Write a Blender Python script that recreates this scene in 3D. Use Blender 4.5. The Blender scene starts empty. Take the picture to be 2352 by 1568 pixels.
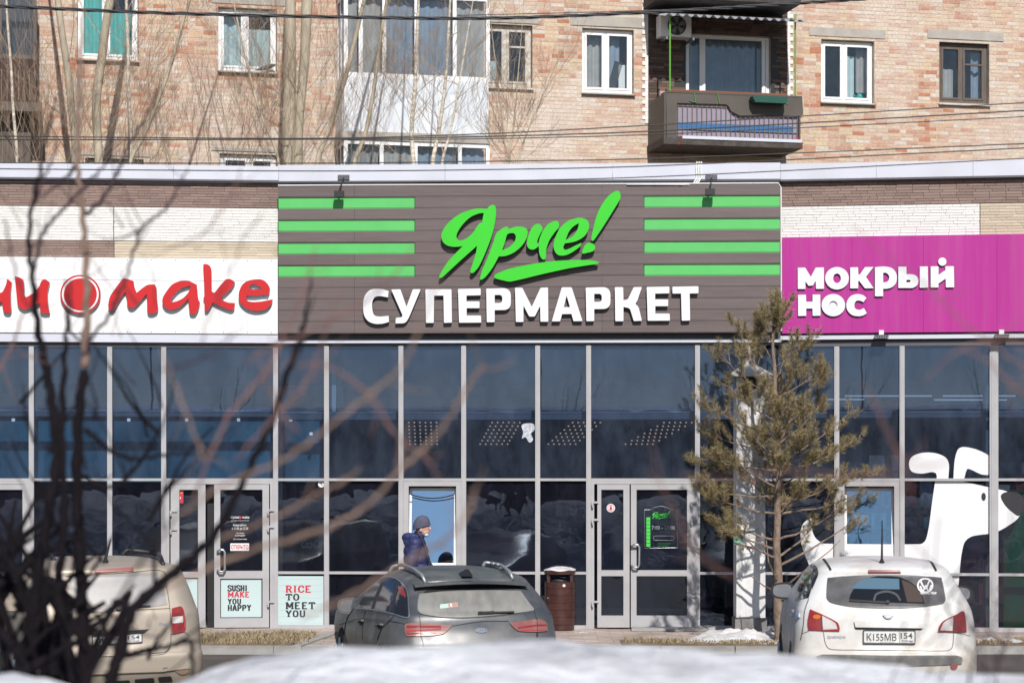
import bpy, bmesh, math, random
from math import sin, cos, tan, pi, radians, atan2, sqrt
from mathutils import Vector, Matrix, Euler
from mathutils.bvhtree import BVHTree
from mathutils.geometry import tessellate_polygon
import numpy as np
random.seed(7)
S = bpy.context.scene
COL = S.collection

# ------------------------------------------------------------------ camera
# the photograph is measured in a 2352 x 1568 grid; F is its focal length in that grid
F, CX, HZ, H = 4960.0, 1176.0, 1100.0, 2.35
cd = bpy.data.cameras.new('camera')
cam = bpy.data.objects.new('camera', cd); COL.objects.link(cam)
cam.location = (0, 0, H); cam.rotation_euler = (pi/2, 0, 0)
cd.sensor_width = 36.0; cd.lens = F/2352*36
cd.shift_y = (HZ-784)/2352
cd.clip_start = .05; cd.clip_end = 2000
cd.dof.use_dof = True; cd.dof.focus_distance = 31.0; cd.dof.aperture_fstop = 2.9
S.camera = cam
# ------------------------------------------------------------------ sky, sun, exposure
SUN_EL, SUN_AZ = radians(39), radians(9)          # azimuth measured to the right of straight behind the camera
W = bpy.data.worlds.new('World'); S.world = W; W.use_nodes = True
wn = W.node_tree; wn.nodes.clear()
sky = wn.nodes.new('ShaderNodeTexSky'); sky.sky_type = 'NISHITA'; sky.sun_disc = False
sky.sun_elevation = SUN_EL; sky.sun_rotation = pi - SUN_AZ
sky.air_density = 1.0; sky.dust_density = .6; sky.ozone_density = 1.6
bgn = wn.nodes.new('ShaderNodeBackground'); bgn.inputs[1].default_value = .085
out = wn.nodes.new('ShaderNodeOutputWorld')
wn.links.new(sky.outputs[0], bgn.inputs[0]); wn.links.new(bgn.outputs[0], out.inputs[0])
sl = bpy.data.lights.new('sun', 'SUN'); sl.energy = 4.6; sl.angle = radians(.53); sl.color = (1, .95, .89)
sun = bpy.data.objects.new('sun', sl); COL.objects.link(sun)
sdir = Vector((sin(SUN_AZ)*cos(SUN_EL), -cos(SUN_AZ)*cos(SUN_EL), sin(SUN_EL)))   # towards the sun
sun.rotation_euler = (-sdir).to_track_quat('-Z', 'Y').to_euler(); sun.location = (10, -20, 30)
S.view_settings.view_transform = 'Standard'; S.view_settings.look = 'None'
S.view_settings.exposure = .06; S.view_settings.gamma = 1; S.view_settings.use_curve_mapping = False
S.render.engine = 'CYCLES'
S.cycles.use_denoising = True
S.cycles.max_bounces = 6; S.cycles.transparent_max_bounces = 16
S.cycles.caustics_reflective = False; S.cycles.caustics_refractive = False
S.cycles.sample_clamp_indirect = 6

# ------------------------------------------------------------------ helpers
def P(px, py, Y):
    return Vector(((px-CX)*Y/F, Y, H+(HZ-py)*Y/F))

class Frame:
    """a vertical plane: origin, tangent t along the wall, outward normal n towards the street"""
    def __init__(s, a, b):
        s.o = Vector((a[0], a[1], 0)); d = Vector((b[0]-a[0], b[1]-a[1], 0)); s.t = d.normalized()
        s.n = Vector((s.t.y, -s.t.x, 0)); s.yaw = atan2(s.t.y, s.t.x)
    def hit(s, px, py, off=0.0):
        d = Vector(((px-CX)/F, 1, (HZ-py)/F)); c = Vector((0, 0, H)); q = s.o + s.n*off
        k = (q-c).dot(s.n)/d.dot(s.n); p = c + d*k
        return (p-s.o).dot(s.t), p.z
    def rect(s, x0, y0, x1, y1, off=0.0):
        u0, z1 = s.hit(x0, y0, off); u1, z0 = s.hit(x1, y1, off)
        return u0, u1, z0, z1
    def world(s, u, off, z):
        p = s.o + s.t*u + s.n*off; return Vector((p.x, p.y, z))

class WF:
    """the world itself as a frame"""
    o = Vector((0, 0, 0)); yaw = 0.0
WORLD = WF()

BASE = {}
def empty(name, label=None, cat=None, frame=WORLD, base=(0, 0, 0), group=None, kind=None):
    o = bpy.data.objects.new(name, None); COL.objects.link(o)
    b = Vector(base); R = Matrix.Rotation(frame.yaw, 4, 'Z')
    o.location = frame.o + (R @ b); o.rotation_euler = (0, 0, frame.yaw); o.empty_display_size = .2
    BASE[o.name] = b
    tag(o, label, cat, group, kind)
    return o
def tag(o, label=None, cat=None, group=None, kind=None):
    if label: o['label'] = label
    if cat: o['category'] = cat
    if group: o['group'] = group
    if kind: o['kind'] = kind
    return o

class MB:
    def __init__(s): s.v = []; s.f = []
    def add(s, v, f):
        n = len(s.v); s.v += [tuple(p) for p in v]; s.f += [tuple(i+n for i in q) for q in f]; return s
    def box(s, x0, x1, y0, y1, z0, z1):
        if x0 > x1: x0, x1 = x1, x0
        if y0 > y1: y0, y1 = y1, y0
        if z0 > z1: z0, z1 = z1, z0
        return s.add([(x0,y0,z0),(x1,y0,z0),(x1,y1,z0),(x0,y1,z0),(x0,y0,z1),(x1,y0,z1),(x1,y1,z1),(x0,y1,z1)],
                     [(0,3,2,1),(4,5,6,7),(0,1,5,4),(1,2,6,5),(2,3,7,6),(3,0,4,7)])
    def quad(s, a, b, c, d): return s.add([a, b, c, d], [(0, 1, 2, 3)])
    def tube(s, pts, rad, n=8, cap=True):
        pts = [Vector(p) for p in pts]
        if not hasattr(rad, '__len__'): rad = [rad]*len(pts)
        V = []; Fc = []; prev = None
        for i, p in enumerate(pts):
            a = pts[max(i-1, 0)]; b = pts[min(i+1, len(pts)-1)]; d = (b-a)
            d = d.normalized() if d.length > 1e-9 else Vector((0, 0, 1))
            if prev is None:
                u = d.orthogonal().normalized()
            else:
                u = prev - d*prev.dot(d); u = u.normalized() if u.length > 1e-6 else d.orthogonal().normalized()
            prev = u; w = d.cross(u)
            for k in range(n):
                t = 2*pi*k/n; V.append(p+(u*cos(t)+w*sin(t))*rad[i])
        for i in range(len(pts)-1):
            for k in range(n):
                a = i*n+k; b = i*n+(k+1) % n; Fc.append((a, b, b+n, a+n))
        if cap:
            Fc.append(tuple(range(n-1, -1, -1))); e = (len(pts)-1)*n; Fc.append(tuple(e+k for k in range(n)))
        return s.add(V, Fc)
    def disc(s, c, nrm, r, th, n=20, r2=None):
        c = Vector(c); nrm = Vector(nrm).normalized()
        return s.tube([c, c+nrm*th], [r, r if r2 is None else r2], n)
    def lathe(s, prof, c=(0, 0, 0), n=20, ax='z'):
        V = []; Fc = []
        for r, h in prof:
            for k in range(n):
                t = 2*pi*k/n
                if ax == 'z': V.append((c[0]+r*cos(t), c[1]+r*sin(t), c[2]+h))
                else: V.append((c[0]+h, c[1]+r*cos(t), c[2]+r*sin(t)))
        for i in range(len(prof)-1):
            for k in range(n):
                a = i*n+k; b = i*n+(k+1) % n; Fc.append((a, b, b+n, a+n))
        Fc.append(tuple(range(n-1, -1, -1))); e = (len(prof)-1)*n; Fc.append(tuple(e+k for k in range(n)))
        return s.add(V, Fc)
    def build(s, name, mat, parent=None, smooth=False, base=None, auto=None):
        b = base if base is not None else (BASE.get(parent.name, Vector((0, 0, 0))) if parent else Vector((0, 0, 0)))
        me = bpy.data.meshes.new(name)
        me.from_pydata([(p[0]-b[0], p[1]-b[1], p[2]-b[2]) for p in s.v], [], s.f); me.update()
        if mat: me.materials.append(mat)
        o = bpy.data.objects.new(name, me); COL.objects.link(o)
        if parent: o.parent = parent
        BASE[o.name] = Vector(b)
        if smooth:
            me.polygons.foreach_set('use_smooth', [True]*len(me.polygons))
            if auto is not None:
                try: me.set_sharp_from_angle(angle=radians(auto))
                except Exception: pass
        return o
def part(name, mb, mat, parent, smooth=False, auto=None, label=None, kind=None):
    o = mb.build(name, mat, parent, smooth, auto=auto)
    if label: o['label'] = label
    if kind: o['kind'] = kind
    return o
def single(name, mb, mat, label=None, cat=None, frame=WORLD, base=(0, 0, 0), group=None, kind=None, smooth=False, auto=None):
    o = mb.build(name, mat, None, smooth, base=Vector(base), auto=auto)
    R = Matrix.Rotation(frame.yaw, 4, 'Z'); o.location = frame.o + R @ Vector(base); o.rotation_euler = (0, 0, frame.yaw)
    return tag(o, label, cat, group, kind)
def B(x0, x1, y0, y1, z0, z1): return MB().box(x0, x1, y0, y1, z0, z1)

# ---- outlines
def spline(pts, n=6, closed=True):
    """Catmull-Rom through pts; a third truthy element marks a corner"""
    N = len(pts); o = []
    for i in range(N if closed else N-1):
        p0, p1, p2, p3 = pts[(i-1) % N], pts[i], pts[(i+1) % N], pts[(i+2) % N]
        if not closed:
            if i == 0: p0 = p1
            if i == N-2: p3 = p2
        c1 = len(p1) > 2 and p1[2]; c2 = len(p2) > 2 and p2[2]
        a = Vector(p1[:2]); b = Vector(p2[:2])
        t1 = (b-a)*.5 if c1 else (Vector(p2[:2])-Vector(p0[:2]))*.5
        t2 = (b-a)*.5 if c2 else (Vector(p3[:2])-Vector(p1[:2]))*.5
        L = (b-a).length
        for t in (t1, t2):
            if t.length > L*1.0: t *= L*1.0/t.length
        for k in range(n):
            t = k/n; h1 = 2*t**3-3*t*t+1; h2 = t**3-2*t*t+t; h3 = -2*t**3+3*t*t; h4 = t**3-t*t
            o.append(tuple(a*h1+t1*h2+b*h3+t2*h4))
    if not closed: o.append(tuple(pts[-1][:2]))
    return o
def rounded(pts, r, n=4):
    o = []; N = len(pts)
    for i in range(N):
        a, b, c = Vector(pts[i-1][:2]), Vector(pts[i][:2]), Vector(pts[(i+1) % N][:2])
        rr = pts[i][2] if len(pts[i]) > 2 else r
        d1 = (a-b); d2 = (c-b); m = min(rr, d1.length*.48, d2.length*.48)
        p = b+d1.normalized()*m; q = b+d2.normalized()*m
        if m < 1e-6: o.append(tuple(b)); continue
        for k in range(n+1):
            t = k/n; o.append(tuple(p*(1-t)**2+b*2*t*(1-t)+q*t*t))
    return o
def ellipse(cx, cy, rx, ry, n=32, a0=0.0):
    return [(cx+rx*cos(a0+2*pi*k/n), cy+ry*sin(a0+2*pi*k/n)) for k in range(n)]
def fill(loops):
    """loops of 2D points (outer + holes) -> verts, triangles, loops' index ranges"""
    L3 = [[Vector((p[0], p[1], 0)) for p in l] for l in loops]
    tri = tessellate_polygon(L3)
    return [p for l in loops for p in l], [tuple(t) for t in tri]
def slab(loops, fmap, y_front, y_back):
    """flat solid from outlines: fmap(p)->(u,z); front and back given as local y"""
    mb = MB(); v, tri = fill(loops); V = [fmap(p) for p in v]; n = len(V)
    F_ = []
    for a, b, c in tri:
        A, Bb, C = Vector(V[a]), Vector(V[b]), Vector(V[c])
        if (Bb-A).cross(C-A) < 0: a, c = c, a
        F_.append((a, b, c)); F_.append((a+n, c+n, b+n))
    i = 0
    for l in loops:
        m = len(l); pts = [Vector(V[i+k]) for k in range(m)]
        for k in range(m):
            a = i+k; b = i+(k+1) % m; F_.append((a, a+n, b+n, b))
        i += m
    mb.add([(u, y_front, z) for u, z in V]+[(u, y_back, z) for u, z in V], F_)
    me = mb
    return me
def fixn(o):
    bm = bmesh.new(); bm.from_mesh(o.data); bmesh.ops.recalc_face_normals(bm, faces=bm.faces); bm.to_mesh(o.data); bm.free(); return o
def zoomer(x0, y0, sc): return lambda p: ((x0+p[0]/sc)*.9408, (y0+p[1]/sc)*.9408)
_txt = {}
def text_geo(body, bold=0.0, shear=0.0, spacing=1.0):
    k = (body, bold, shear, spacing)
    if k not in _txt:
        c = bpy.data.curves.new('lettering', 'FONT'); c.body = body; c.offset = bold; c.shear = shear; c.fill_mode = 'FRONT'
        c.resolution_u = 3; c.space_character = spacing; c.align_x = 'CENTER'; c.space_line = .9
        o = bpy.data.objects.new('lettering', c); m = bpy.data.meshes.new_from_object(o)
        V = [tuple(v.co[:2]) for v in m.vertices]; Fc = [tuple(p.vertices) for p in m.polygons]
        bpy.data.objects.remove(o); bpy.data.curves.remove(c); bpy.data.meshes.remove(m)
        xs = [p[0] for p in V]; ys = [p[1] for p in V]; x0, x1, y0, y1 = min(xs), max(xs), min(ys), max(ys)
        _txt[k] = ([((x-x0)/(x1-x0), (y-y0)/(y1-y0)) for x, y in V], Fc)
    return _txt[k]
def text_mb(body, u0, u1, z0, z1, y, bold=.02, shear=0.0, spacing=1.0):
    V, Fc = text_geo(body, bold, shear, spacing)
    return MB().add([(u0+(u1-u0)*a, y, z0+(z1-z0)*b) for a, b in V], Fc)

# ------------------------------------------------------------------ materials
def nt(m): return m.node_tree.nodes, m.node_tree.links
def mat(name, col, rough=.6, metal=0.0, spec=.5, var=0.0, vscale=4.0, bump=0.0, bscale=30.0, dirt=None, damt=.0, dscale=2.0,
        stretch=None, island=0.0, emit=None, estr=0.0, coat=0.0, coords='Object', detail=5.0):
    m = bpy.data.materials.new(name); m.use_nodes = True; N, L = nt(m); b = N['Principled BSDF']
    b.inputs['Roughness'].default_value = rough; b.inputs['Metallic'].default_value = metal
    b.inputs['Specular IOR Level'].default_value = spec; b.inputs['Base Color'].default_value = (*col, 1)
    if coat: b.inputs['Coat Weight'].default_value = coat; b.inputs['Coat Roughness'].default_value = .08
    if emit: b.inputs['Emission Color'].default_value = (*emit, 1); b.inputs['Emission Strength'].default_value = estr
    tc = N.new('ShaderNodeTexCoord'); src = tc.outputs[coords]
    if stretch:
        mp = N.new('ShaderNodeMapping'); mp.inputs['Scale'].default_value = stretch; L.new(src, mp.inputs[0]); src2 = mp.outputs[0]
    else: src2 = src
    cur = None
    def mix(fac, a, c, mode='MIX'):
        x = N.new('ShaderNodeMix'); x.data_type = 'RGBA'; x.blend_type = mode
        if isinstance(fac, float): x.inputs[0].default_value = fac
        else: L.new(fac, x.inputs[0])
        for i, q in ((6, a), (7, c)):
            if isinstance(q, tuple): x.inputs[i].default_value = (*q, 1)
            else: L.new(q, x.inputs[i])
        return x.outputs[2]
    cur = tuple(col)
    if var:
        n = N.new('ShaderNodeTexNoise'); n.inputs['Scale'].default_value = vscale; n.inputs['Detail'].default_value = detail
        L.new(src2, n.inputs[0]); mr = N.new('ShaderNodeMapRange'); mr.inputs[1].default_value = .3; mr.inputs[2].default_value = .7
        L.new(n.outputs[0], mr.inputs[0])
        cur = mix(mr.outputs[0], tuple(c*(1-var) for c in col), tuple(min(1, c*(1+var)) for c in col))
    if island:
        g = N.new('ShaderNodeNewGeometry'); oi = N.new('ShaderNodeObjectInfo'); a = N.new('ShaderNodeMath'); a.operation = 'ADD'
        L.new(g.outputs['Random Per Island'], a.inputs[0]); L.new(oi.outputs['Random'], a.inputs[1])
        fr = N.new('ShaderNodeMath'); fr.operation = 'FRACT'; L.new(a.outputs[0], fr.inputs[0])
        mr = N.new('ShaderNodeMapRange'); mr.inputs[3].default_value = 1-island; mr.inputs[4].default_value = 1+island
        L.new(fr.outputs[0], mr.inputs[0])
        x = N.new('ShaderNodeMix'); x.data_type = 'RGBA'; x.blend_type = 'MULTIPLY'; x.inputs[0].default_value = 1
        if isinstance(cur, tuple): x.inputs[6].default_value = (*cur, 1)
        else: L.new(cur, x.inputs[6])
        L.new(mr.outputs[0], x.inputs[7]); cur = x.outputs[2]
    if dirt:
        n = N.new('ShaderNodeTexNoise'); n.inputs['Scale'].default_value = dscale; n.inputs['Detail'].default_value = 8; n.inputs['Roughness'].default_value = .65
        L.new(src2, n.inputs[0]); mr = N.new('ShaderNodeMapRange'); mr.inputs[1].default_value = .42; mr.inputs[2].default_value = .72
        mr.inputs[4].default_value = damt; L.new(n.outputs[0], mr.inputs[0]); cur = mix(mr.outputs[0], cur, tuple(dirt))
    if not isinstance(cur, tuple): L.new(cur, b.inputs['Base Color'])
    if bump:
        n = N.new('ShaderNodeTexNoise'); n.inputs['Scale'].default_value = bscale; n.inputs['Detail'].default_value = 6; L.new(src2, n.inputs[0])
        bp = N.new('ShaderNodeBump'); bp.inputs['Strength'].default_value = bump; bp.inputs['Distance'].default_value = .02
        L.new(n.outputs[0], bp.inputs['Height']); L.new(bp.outputs[0], b.inputs['Normal'])
    return m
def glass(name, tint, refl, rtint=(1, 1, 1), rough=.0, dust=0.0, dcol=(.4, .42, .45), wav=0.0, dscale=3.0, dstretch=(1, 1, 1)):
    """thin pane: tinted see-through + mirror share + a film of dust that can carry painted reflection tint"""
    m = bpy.data.materials.new(name); m.use_nodes = True; N, L = nt(m); N.remove(N['Principled BSDF']); o = N['Material Output']
    tr = N.new('ShaderNodeBsdfTransparent'); tr.inputs[0].default_value = (*tint, 1)
    gl = N.new('ShaderNodeBsdfGlossy'); gl.inputs[0].default_value = (*rtint, 1); gl.inputs['Roughness'].default_value = rough
    fr = N.new('ShaderNodeFresnel'); fr.inputs[0].default_value = 1.45
    ad = N.new('ShaderNodeMath'); ad.operation = 'ADD'; ad.use_clamp = True; ad.inputs[1].default_value = refl; L.new(fr.outputs[0], ad.inputs[0])
    mx = N.new('ShaderNodeMixShader'); L.new(ad.outputs[0], mx.inputs[0]); L.new(tr.outputs[0], mx.inputs[1]); L.new(gl.outputs[0], mx.inputs[2])
    tc = N.new('ShaderNodeTexCoord'); last = mx.outputs[0]
    if wav:
        n = N.new('ShaderNodeTexNoise'); n.inputs['Scale'].default_value = 1.1; n.inputs['Detail'].default_value = 2.5; L.new(tc.outputs['Object'], n.inputs[0])
        bp = N.new('ShaderNodeBump'); bp.inputs['Strength'].default_value = wav; bp.inputs['Distance'].default_value = .03
        L.new(n.outputs[0], bp.inputs['Height']); L.new(bp.outputs[0], gl.inputs['Normal'])
    if dust:
        df = N.new('ShaderNodeBsdfDiffuse'); df.inputs[0].default_value = (*dcol, 1)
        mp = N.new('ShaderNodeMapping'); mp.inputs['Scale'].default_value = dstretch; L.new(tc.outputs['Object'], mp.inputs[0])
        n = N.new('ShaderNodeTexNoise'); n.inputs['Scale'].default_value = dscale; n.inputs['Detail'].default_value = 7; n.inputs['Roughness'].default_value = .7
        L.new(mp.outputs[0], n.inputs[0]); mr = N.new('ShaderNodeMapRange'); mr.inputs[1].default_value = .4; mr.inputs[2].default_value = .7
        mr.inputs[3].default_value = dust*.3; mr.inputs[4].default_value = dust; L.new(n.outputs[0], mr.inputs[0])
        m2 = N.new('ShaderNodeMixShader'); L.new(mr.outputs[0], m2.inputs[0]); L.new(last, m2.inputs[1]); L.new(df.outputs[0], m2.inputs[2]); last = m2.outputs[0]
    L.new(last, o.inputs[0])
    return m

M = {}
M['mullion'] = mat('grey_aluminium', (.405, .40, .415), .45, var=.06, vscale=3, dirt=(.3, .28, .26), damt=.25, dscale=4)
M['fascia'] = mat('pale_metal_trim', (.58, .60, .68), .5, var=.05, vscale=1.5, dirt=(.4, .4, .42), damt=.2, dscale=1.2)
M['soffit'] = mat('dark_grey_metal', (.09, .09, .11), .5)
M['white_board'] = mat('white_sign_board', (.80, .80, .80), .45, var=.03, dirt=(.58, .57, .56), damt=.4, dscale=1.6, stretch=(4, 1, .4))
M['plank'] = mat('brown_grey_siding', (.118, .09, .09), .55, var=.10, vscale=2, stretch=(.3, 1, 6), island=.07, bump=.15, bscale=60, dirt=(.22, .19, .18), damt=.25, dscale=5)
M['green_board'] = mat('green_siding', (.085, .48, .115), .55, var=.04, vscale=2, island=.02, dirt=(.18, .45, .17), damt=.2, dscale=4)
M['green_letter'] = mat('green_letter', (.033, .56, .018), .4, var=.03, vscale=3)
M['white_letter'] = mat('white_letter', (.73, .745, .78), .4, dirt=(.6, .6, .6), damt=.25, dscale=4)
M['dark_return'] = mat('dark_letter_side', (.03, .03, .035), .5)
M['red_letter'] = mat('red_letter', (.52, .006, .010), .4, var=.05)
M['grey_return'] = mat('grey_letter_side', (.35, .36, .4), .5)
M['magenta'] = mat('magenta_panel', (.40, .007, .24), .5, var=.07, vscale=1.2, stretch=(5, 1, .3), dirt=(.40, .07, .25), damt=.5, dscale=1.3)
M['tile_brown'] = mat('brown_clinker_tile', (.245, .17, .145), .7, island=.16, bump=.25, bscale=40)
M['tile_white'] = mat('white_clinker_tile', (.74, .73, .71), .7, island=.04, bump=.2, bscale=40)
M['tile_beige'] = mat('beige_clinker_tile', (.54, .46, .35), .7, island=.10, bump=.2, bscale=40)
M['grout_dark'] = mat('dark_grout', (.15, .105, .09), .9)
M['grout_pale'] = mat('pale_grout', (.55, .52, .48), .9)
M['concrete'] = mat('concrete', (.42, .39, .35), .85, var=.15, vscale=6, bump=.3, bscale=25, dirt=(.25, .23, .21), damt=.5, dscale=3)
M['pvc'] = mat('white_window_plastic', (.80, .81, .82), .35)
M['oldwood'] = mat('flaking_white_wood', (.55, .52, .47), .7, var=.15, vscale=12, dirt=(.2, .16, .12), damt=.7, dscale=9)
M['darkwood'] = mat('dark_old_wood', (.12, .097, .082), .75, var=.2, vscale=9, stretch=(4, 4, .6))
M['brownwood'] = mat('brown_balcony_boards', (.055, .03, .021), .8, island=.35, var=.2, vscale=8, stretch=(4, 4, .5))
M['curtain_teal'] = mat('teal_curtain', (.10, .50, .46), .8, var=.1, vscale=5)
M['curtain_pale'] = mat('pale_curtain', (.52, .66, .68), .8, var=.08, vscale=5)
M['curtain_blue'] = mat('grey_blue_curtain', (.25, .31, .40), .8, var=.12, vscale=5)
M['curtain_grey'] = mat('grey_curtain', (.40, .39, .38), .8, var=.12, vscale=5)
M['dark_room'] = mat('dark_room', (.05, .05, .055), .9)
M['apt_glass'] = glass('flat_window_glass', (.93, .955, .965), .012, (.8, .9, 1), dust=.03, wav=.05)
M['shop_glass_top'] = glass('upper_shop_glass', (.60, .68, .78), .075, (.40, .56, .95), dust=.105, dcol=(.27, .335, .47), wav=.02, dscale=2.4, dstretch=(1, 1, .45))  # bluish film: dust whose colour also paints in the blue of mirrored sky
M['shop_glass'] = glass('lower_shop_glass', (.62, .65, .69), .020, (.72, .84, 1.0), dust=.045, dcol=(.20, .20, .33), wav=.16, dscale=3, dstretch=(1, 1, .4))  # bluish dust colour lifts the dark panes like a reflected haze
M['sky_glass'] = glass('coated_vent_glass', (.6, .65, .7), .55, (.58, .80, 1.0), wav=.05)
M['vent_glass_clearer'] = glass('clearer_vent_glass', (.93, .95, .96), .24, (.55, .80, 1.0), wav=.05)
M['black'] = mat('black_plastic', (.018, .018, .02), .5)
M['black_gloss'] = mat('black_gloss', (.01, .01, .012), .12)
M['steel'] = mat('brushed_steel', (.62, .62, .63), .3, metal=.9)
M['chrome'] = mat('chrome', (.75, .75, .77), .15, metal=1.0)
M['white_print'] = mat('white_print', (.75, .75, .75), .6)
M['black_print'] = mat('black_print', (.02, .02, .025), .6)
M['red_print'] = mat('red_print', (.50, .03, .05), .6)
M['green_print'] = mat('green_print', (.05, .55, .06), .6)
M['poster'] = mat('pale_poster', (.50, .62, .62), .5, var=.05, vscale=3, dirt=(.35, .48, .5), damt=.4, dscale=1.5)
M['cable'] = mat('black_cable', (.03, .03, .035), .5)
M['white_cable'] = mat('white_cable', (.7, .7, .7), .5)
M['bin'] = mat('brown_bin_metal', (.052, .017, .014), .38, var=.15, vscale=6, dirt=(.13, .09, .075), damt=.25, dscale=8)
M['snow'] = None
from mathutils import noise as mnoise
def fbm(x, y, s=1.0, seed=0.0, o=4):
    return mnoise.fractal(Vector((x*s+seed, y*s-seed, seed)), .9, 2.1, o)
# ================================================================== wall frames
def at(px, k): Y = 32.0/k; return ((px-CX)*Y/F, Y)
FC = Frame(at(640, 1.0), at(1793, 1.008))
FL = Frame(at(0, 1.011), at(640, 1.0))
FR = Frame(at(1793, 1.008), at(2352, 1.023))
def frame_for(px): return FL if px < 640 else (FC if px < 1793 else FR)
def aptpt(px, Y): return ((px-CX)*Y/F, Y)
FA = Frame(aptpt(565, 41.2), aptpt(2215, 44.4))

# ================================================================== ground
def ground_mat():
    m = mat('wet_asphalt', (.075, .062, .053), .75, var=.25, vscale=.6, bump=.4, bscale=14, dirt=(.16, .12, .09), damt=.9, dscale=.5)
    return m
gz = ground_mat()
g = MB(); n = 40
g.quad((-400, -400, 0), (400, -400, 0), (400, 400, 0), (-400, 400, 0))
single('ground', g, gz, kind='structure')
M['paver'] = mat('pink_grey_pavers', (.44, .365, .32), .85, var=.12, vscale=3, island=.12, bump=.25, bscale=30, dirt=(.24, .19, .155), damt=.8, dscale=1.4)
M['paver_joint'] = mat('paver_joint', (.21, .175, .15), .95, var=.2, vscale=6)
def zp(y): return .10+.05*(min(y, 32.0)-29.0)/3
pm_ = MB(); pm_.add([(-12, 29.15, -.3), (12, 29.15, -.3), (12, 32.0, -.3), (-12, 32.0, -.3), (-12, 29.15, zp(29.15)-.008), (12, 29.15, zp(29.15)-.008), (12, 32.0, .142), (-12, 32.0, .142)],
   [(0, 3, 2, 1), (4, 5, 6, 7), (0, 1, 5, 4), (1, 2, 6, 5), (2, 3, 7, 6), (3, 0, 4, 7)])
pm_.box(-12, 12, 32.001, 38.5, -.3, .142)
single('pavement', pm_, M['paver_joint'], kind='structure')
# pavers one by one near the front edge would be under a pixel deep: joined geometry
pv = MB(); y = 29.17; r = 0
while y < 31.9:
    x = -9.6 + (.2 if r % 2 else 0)
    while x < 9.6:
        dz = random.uniform(-.002, .003)
        x0, x1, y0, y1, z1 = x+.005, x+.395, y+.005, y+.195, zp(y+.1)+dz; zq = z1-.012
        pv.add([(x0,y0,zq),(x1,y0,zq),(x1,y1,zq),(x0,y1,zq),(x0,y0,z1),(x1,y0,z1),(x1,y1,z1),(x0,y1,z1)], [(4,5,6,7),(0,1,5,4),(1,2,6,5),(3,0,4,7)])
        x += .4
    y += .2; r += 1
single('pavement_paving', pv, M['paver'], kind='structure')
M['kerb'] = mat('concrete_kerb', (.34, .335, .32), .85, var=.12, vscale=5, bump=.3, dirt=(.25, .22, .2), damt=.5, dscale=4)
kx = -10.0; ki = 0
kerb = empty('kerb', kind='structure')
while kx < 10:
    part('kerb_stone', B(kx+.006, kx+.992, 29.02, 29.145, -.2, .104+random.uniform(-.003, .003)), M['kerb'], kerb); kx += 1.0

def grass_patch(name, x0, x1, y0, y1, z, label, n, hmax):
    mb = MB()
    for i in range(n):
        x = random.uniform(x0, x1); y = random.uniform(y0, y1)
        if fbm(x, y*2, 1.6, 7.7) < random.uniform(-.25, .12): continue
        h = hmax*random.uniform(.4, 1); a = random.uniform(0, 2*pi); l = h*random.uniform(.3, 1.2); w = .006
        dx, dy = cos(a)*l, sin(a)*l
        mb.add([(x-w, y, z), (x+w, y, z), (x+dx*.5+w*.6, y+dy*.5, z+h*.7), (x+dx, y+dy, z+h), (x+dx*.5-w*.6, y+dy*.5, z+h*.7)], [(0, 1, 2, 4), (4, 2, 3)])
    return mb
M['dry_grass'] = mat('dry_grass', (.26, .205, .125), .9, island=.5)
M['soil'] = mat('dry_soil', (.17, .125, .08), .95, var=.3, vscale=8, bump=.5, bscale=30)
def planter(x0, x1, y0, y1, flare):
    s = empty('planting_bed', kind='structure', base=((x0+x1)/2, y0, 0))
    part('soil', B(x0+.1, x1-.1, y0+.1, y1-.06, .0, .134), M['soil'], s)
    xx = x0
    while xx < x1-.05:
        e = min(xx+1.0, x1); part('kerb_stone', B(xx+.004, e-.004, y0, y0+.09, .0, .118+random.uniform(-.003, .003)), M['kerb'], s); xx += 1.0
    xx = x0
    while xx < x1-.05:
        e = min(xx+1.0, x1); part('kerb_stone', B(xx+.004, e-.004, y1-.06, y1, .05, .150), M['kerb'], s); xx += 1.0
    mb = MB(); mb.add([(x1-.1, y0+.002, .0), (x1+.02, y0+.002, .0), (x1+flare+.02, y1, .0), (x1+flare-.1, y1, .0),
                       (x1-.1, y0+.002, .125), (x1+.02, y0+.002, .125), (x1+flare+.02, y1, .158), (x1+flare-.1, y1, .158)],
                      [(0,3,2,1),(4,5,6,7),(0,1,5,4),(1,2,6,5),(2,3,7,6),(3,0,4,7)])
    part('kerb_stone', mb, M['kerb'], s)
    single('dry_grass', grass_patch('dry_grass', x0+.12, x1+flare*.5-.1, y0+.12, y1-.08, .130, '', 6500, .09), M['dry_grass'], kind='stuff')
planter(-6.2, -2.85, 29.1-.12, 31.0, .35)
# bare verge to the right, dry grass and a heap of old snow
gx0 = P(1425, 1480, 29.8).x
single('verge', B(gx0, 8.5, 29.16, 30.0, .0, .124), M['soil'], kind='structure')
single('dry_grass', grass_patch('dry_grass', gx0+.05, 8.4, 29.18, 29.95, .120, '', 7000, .07), M['dry_grass'], kind='stuff')

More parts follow.
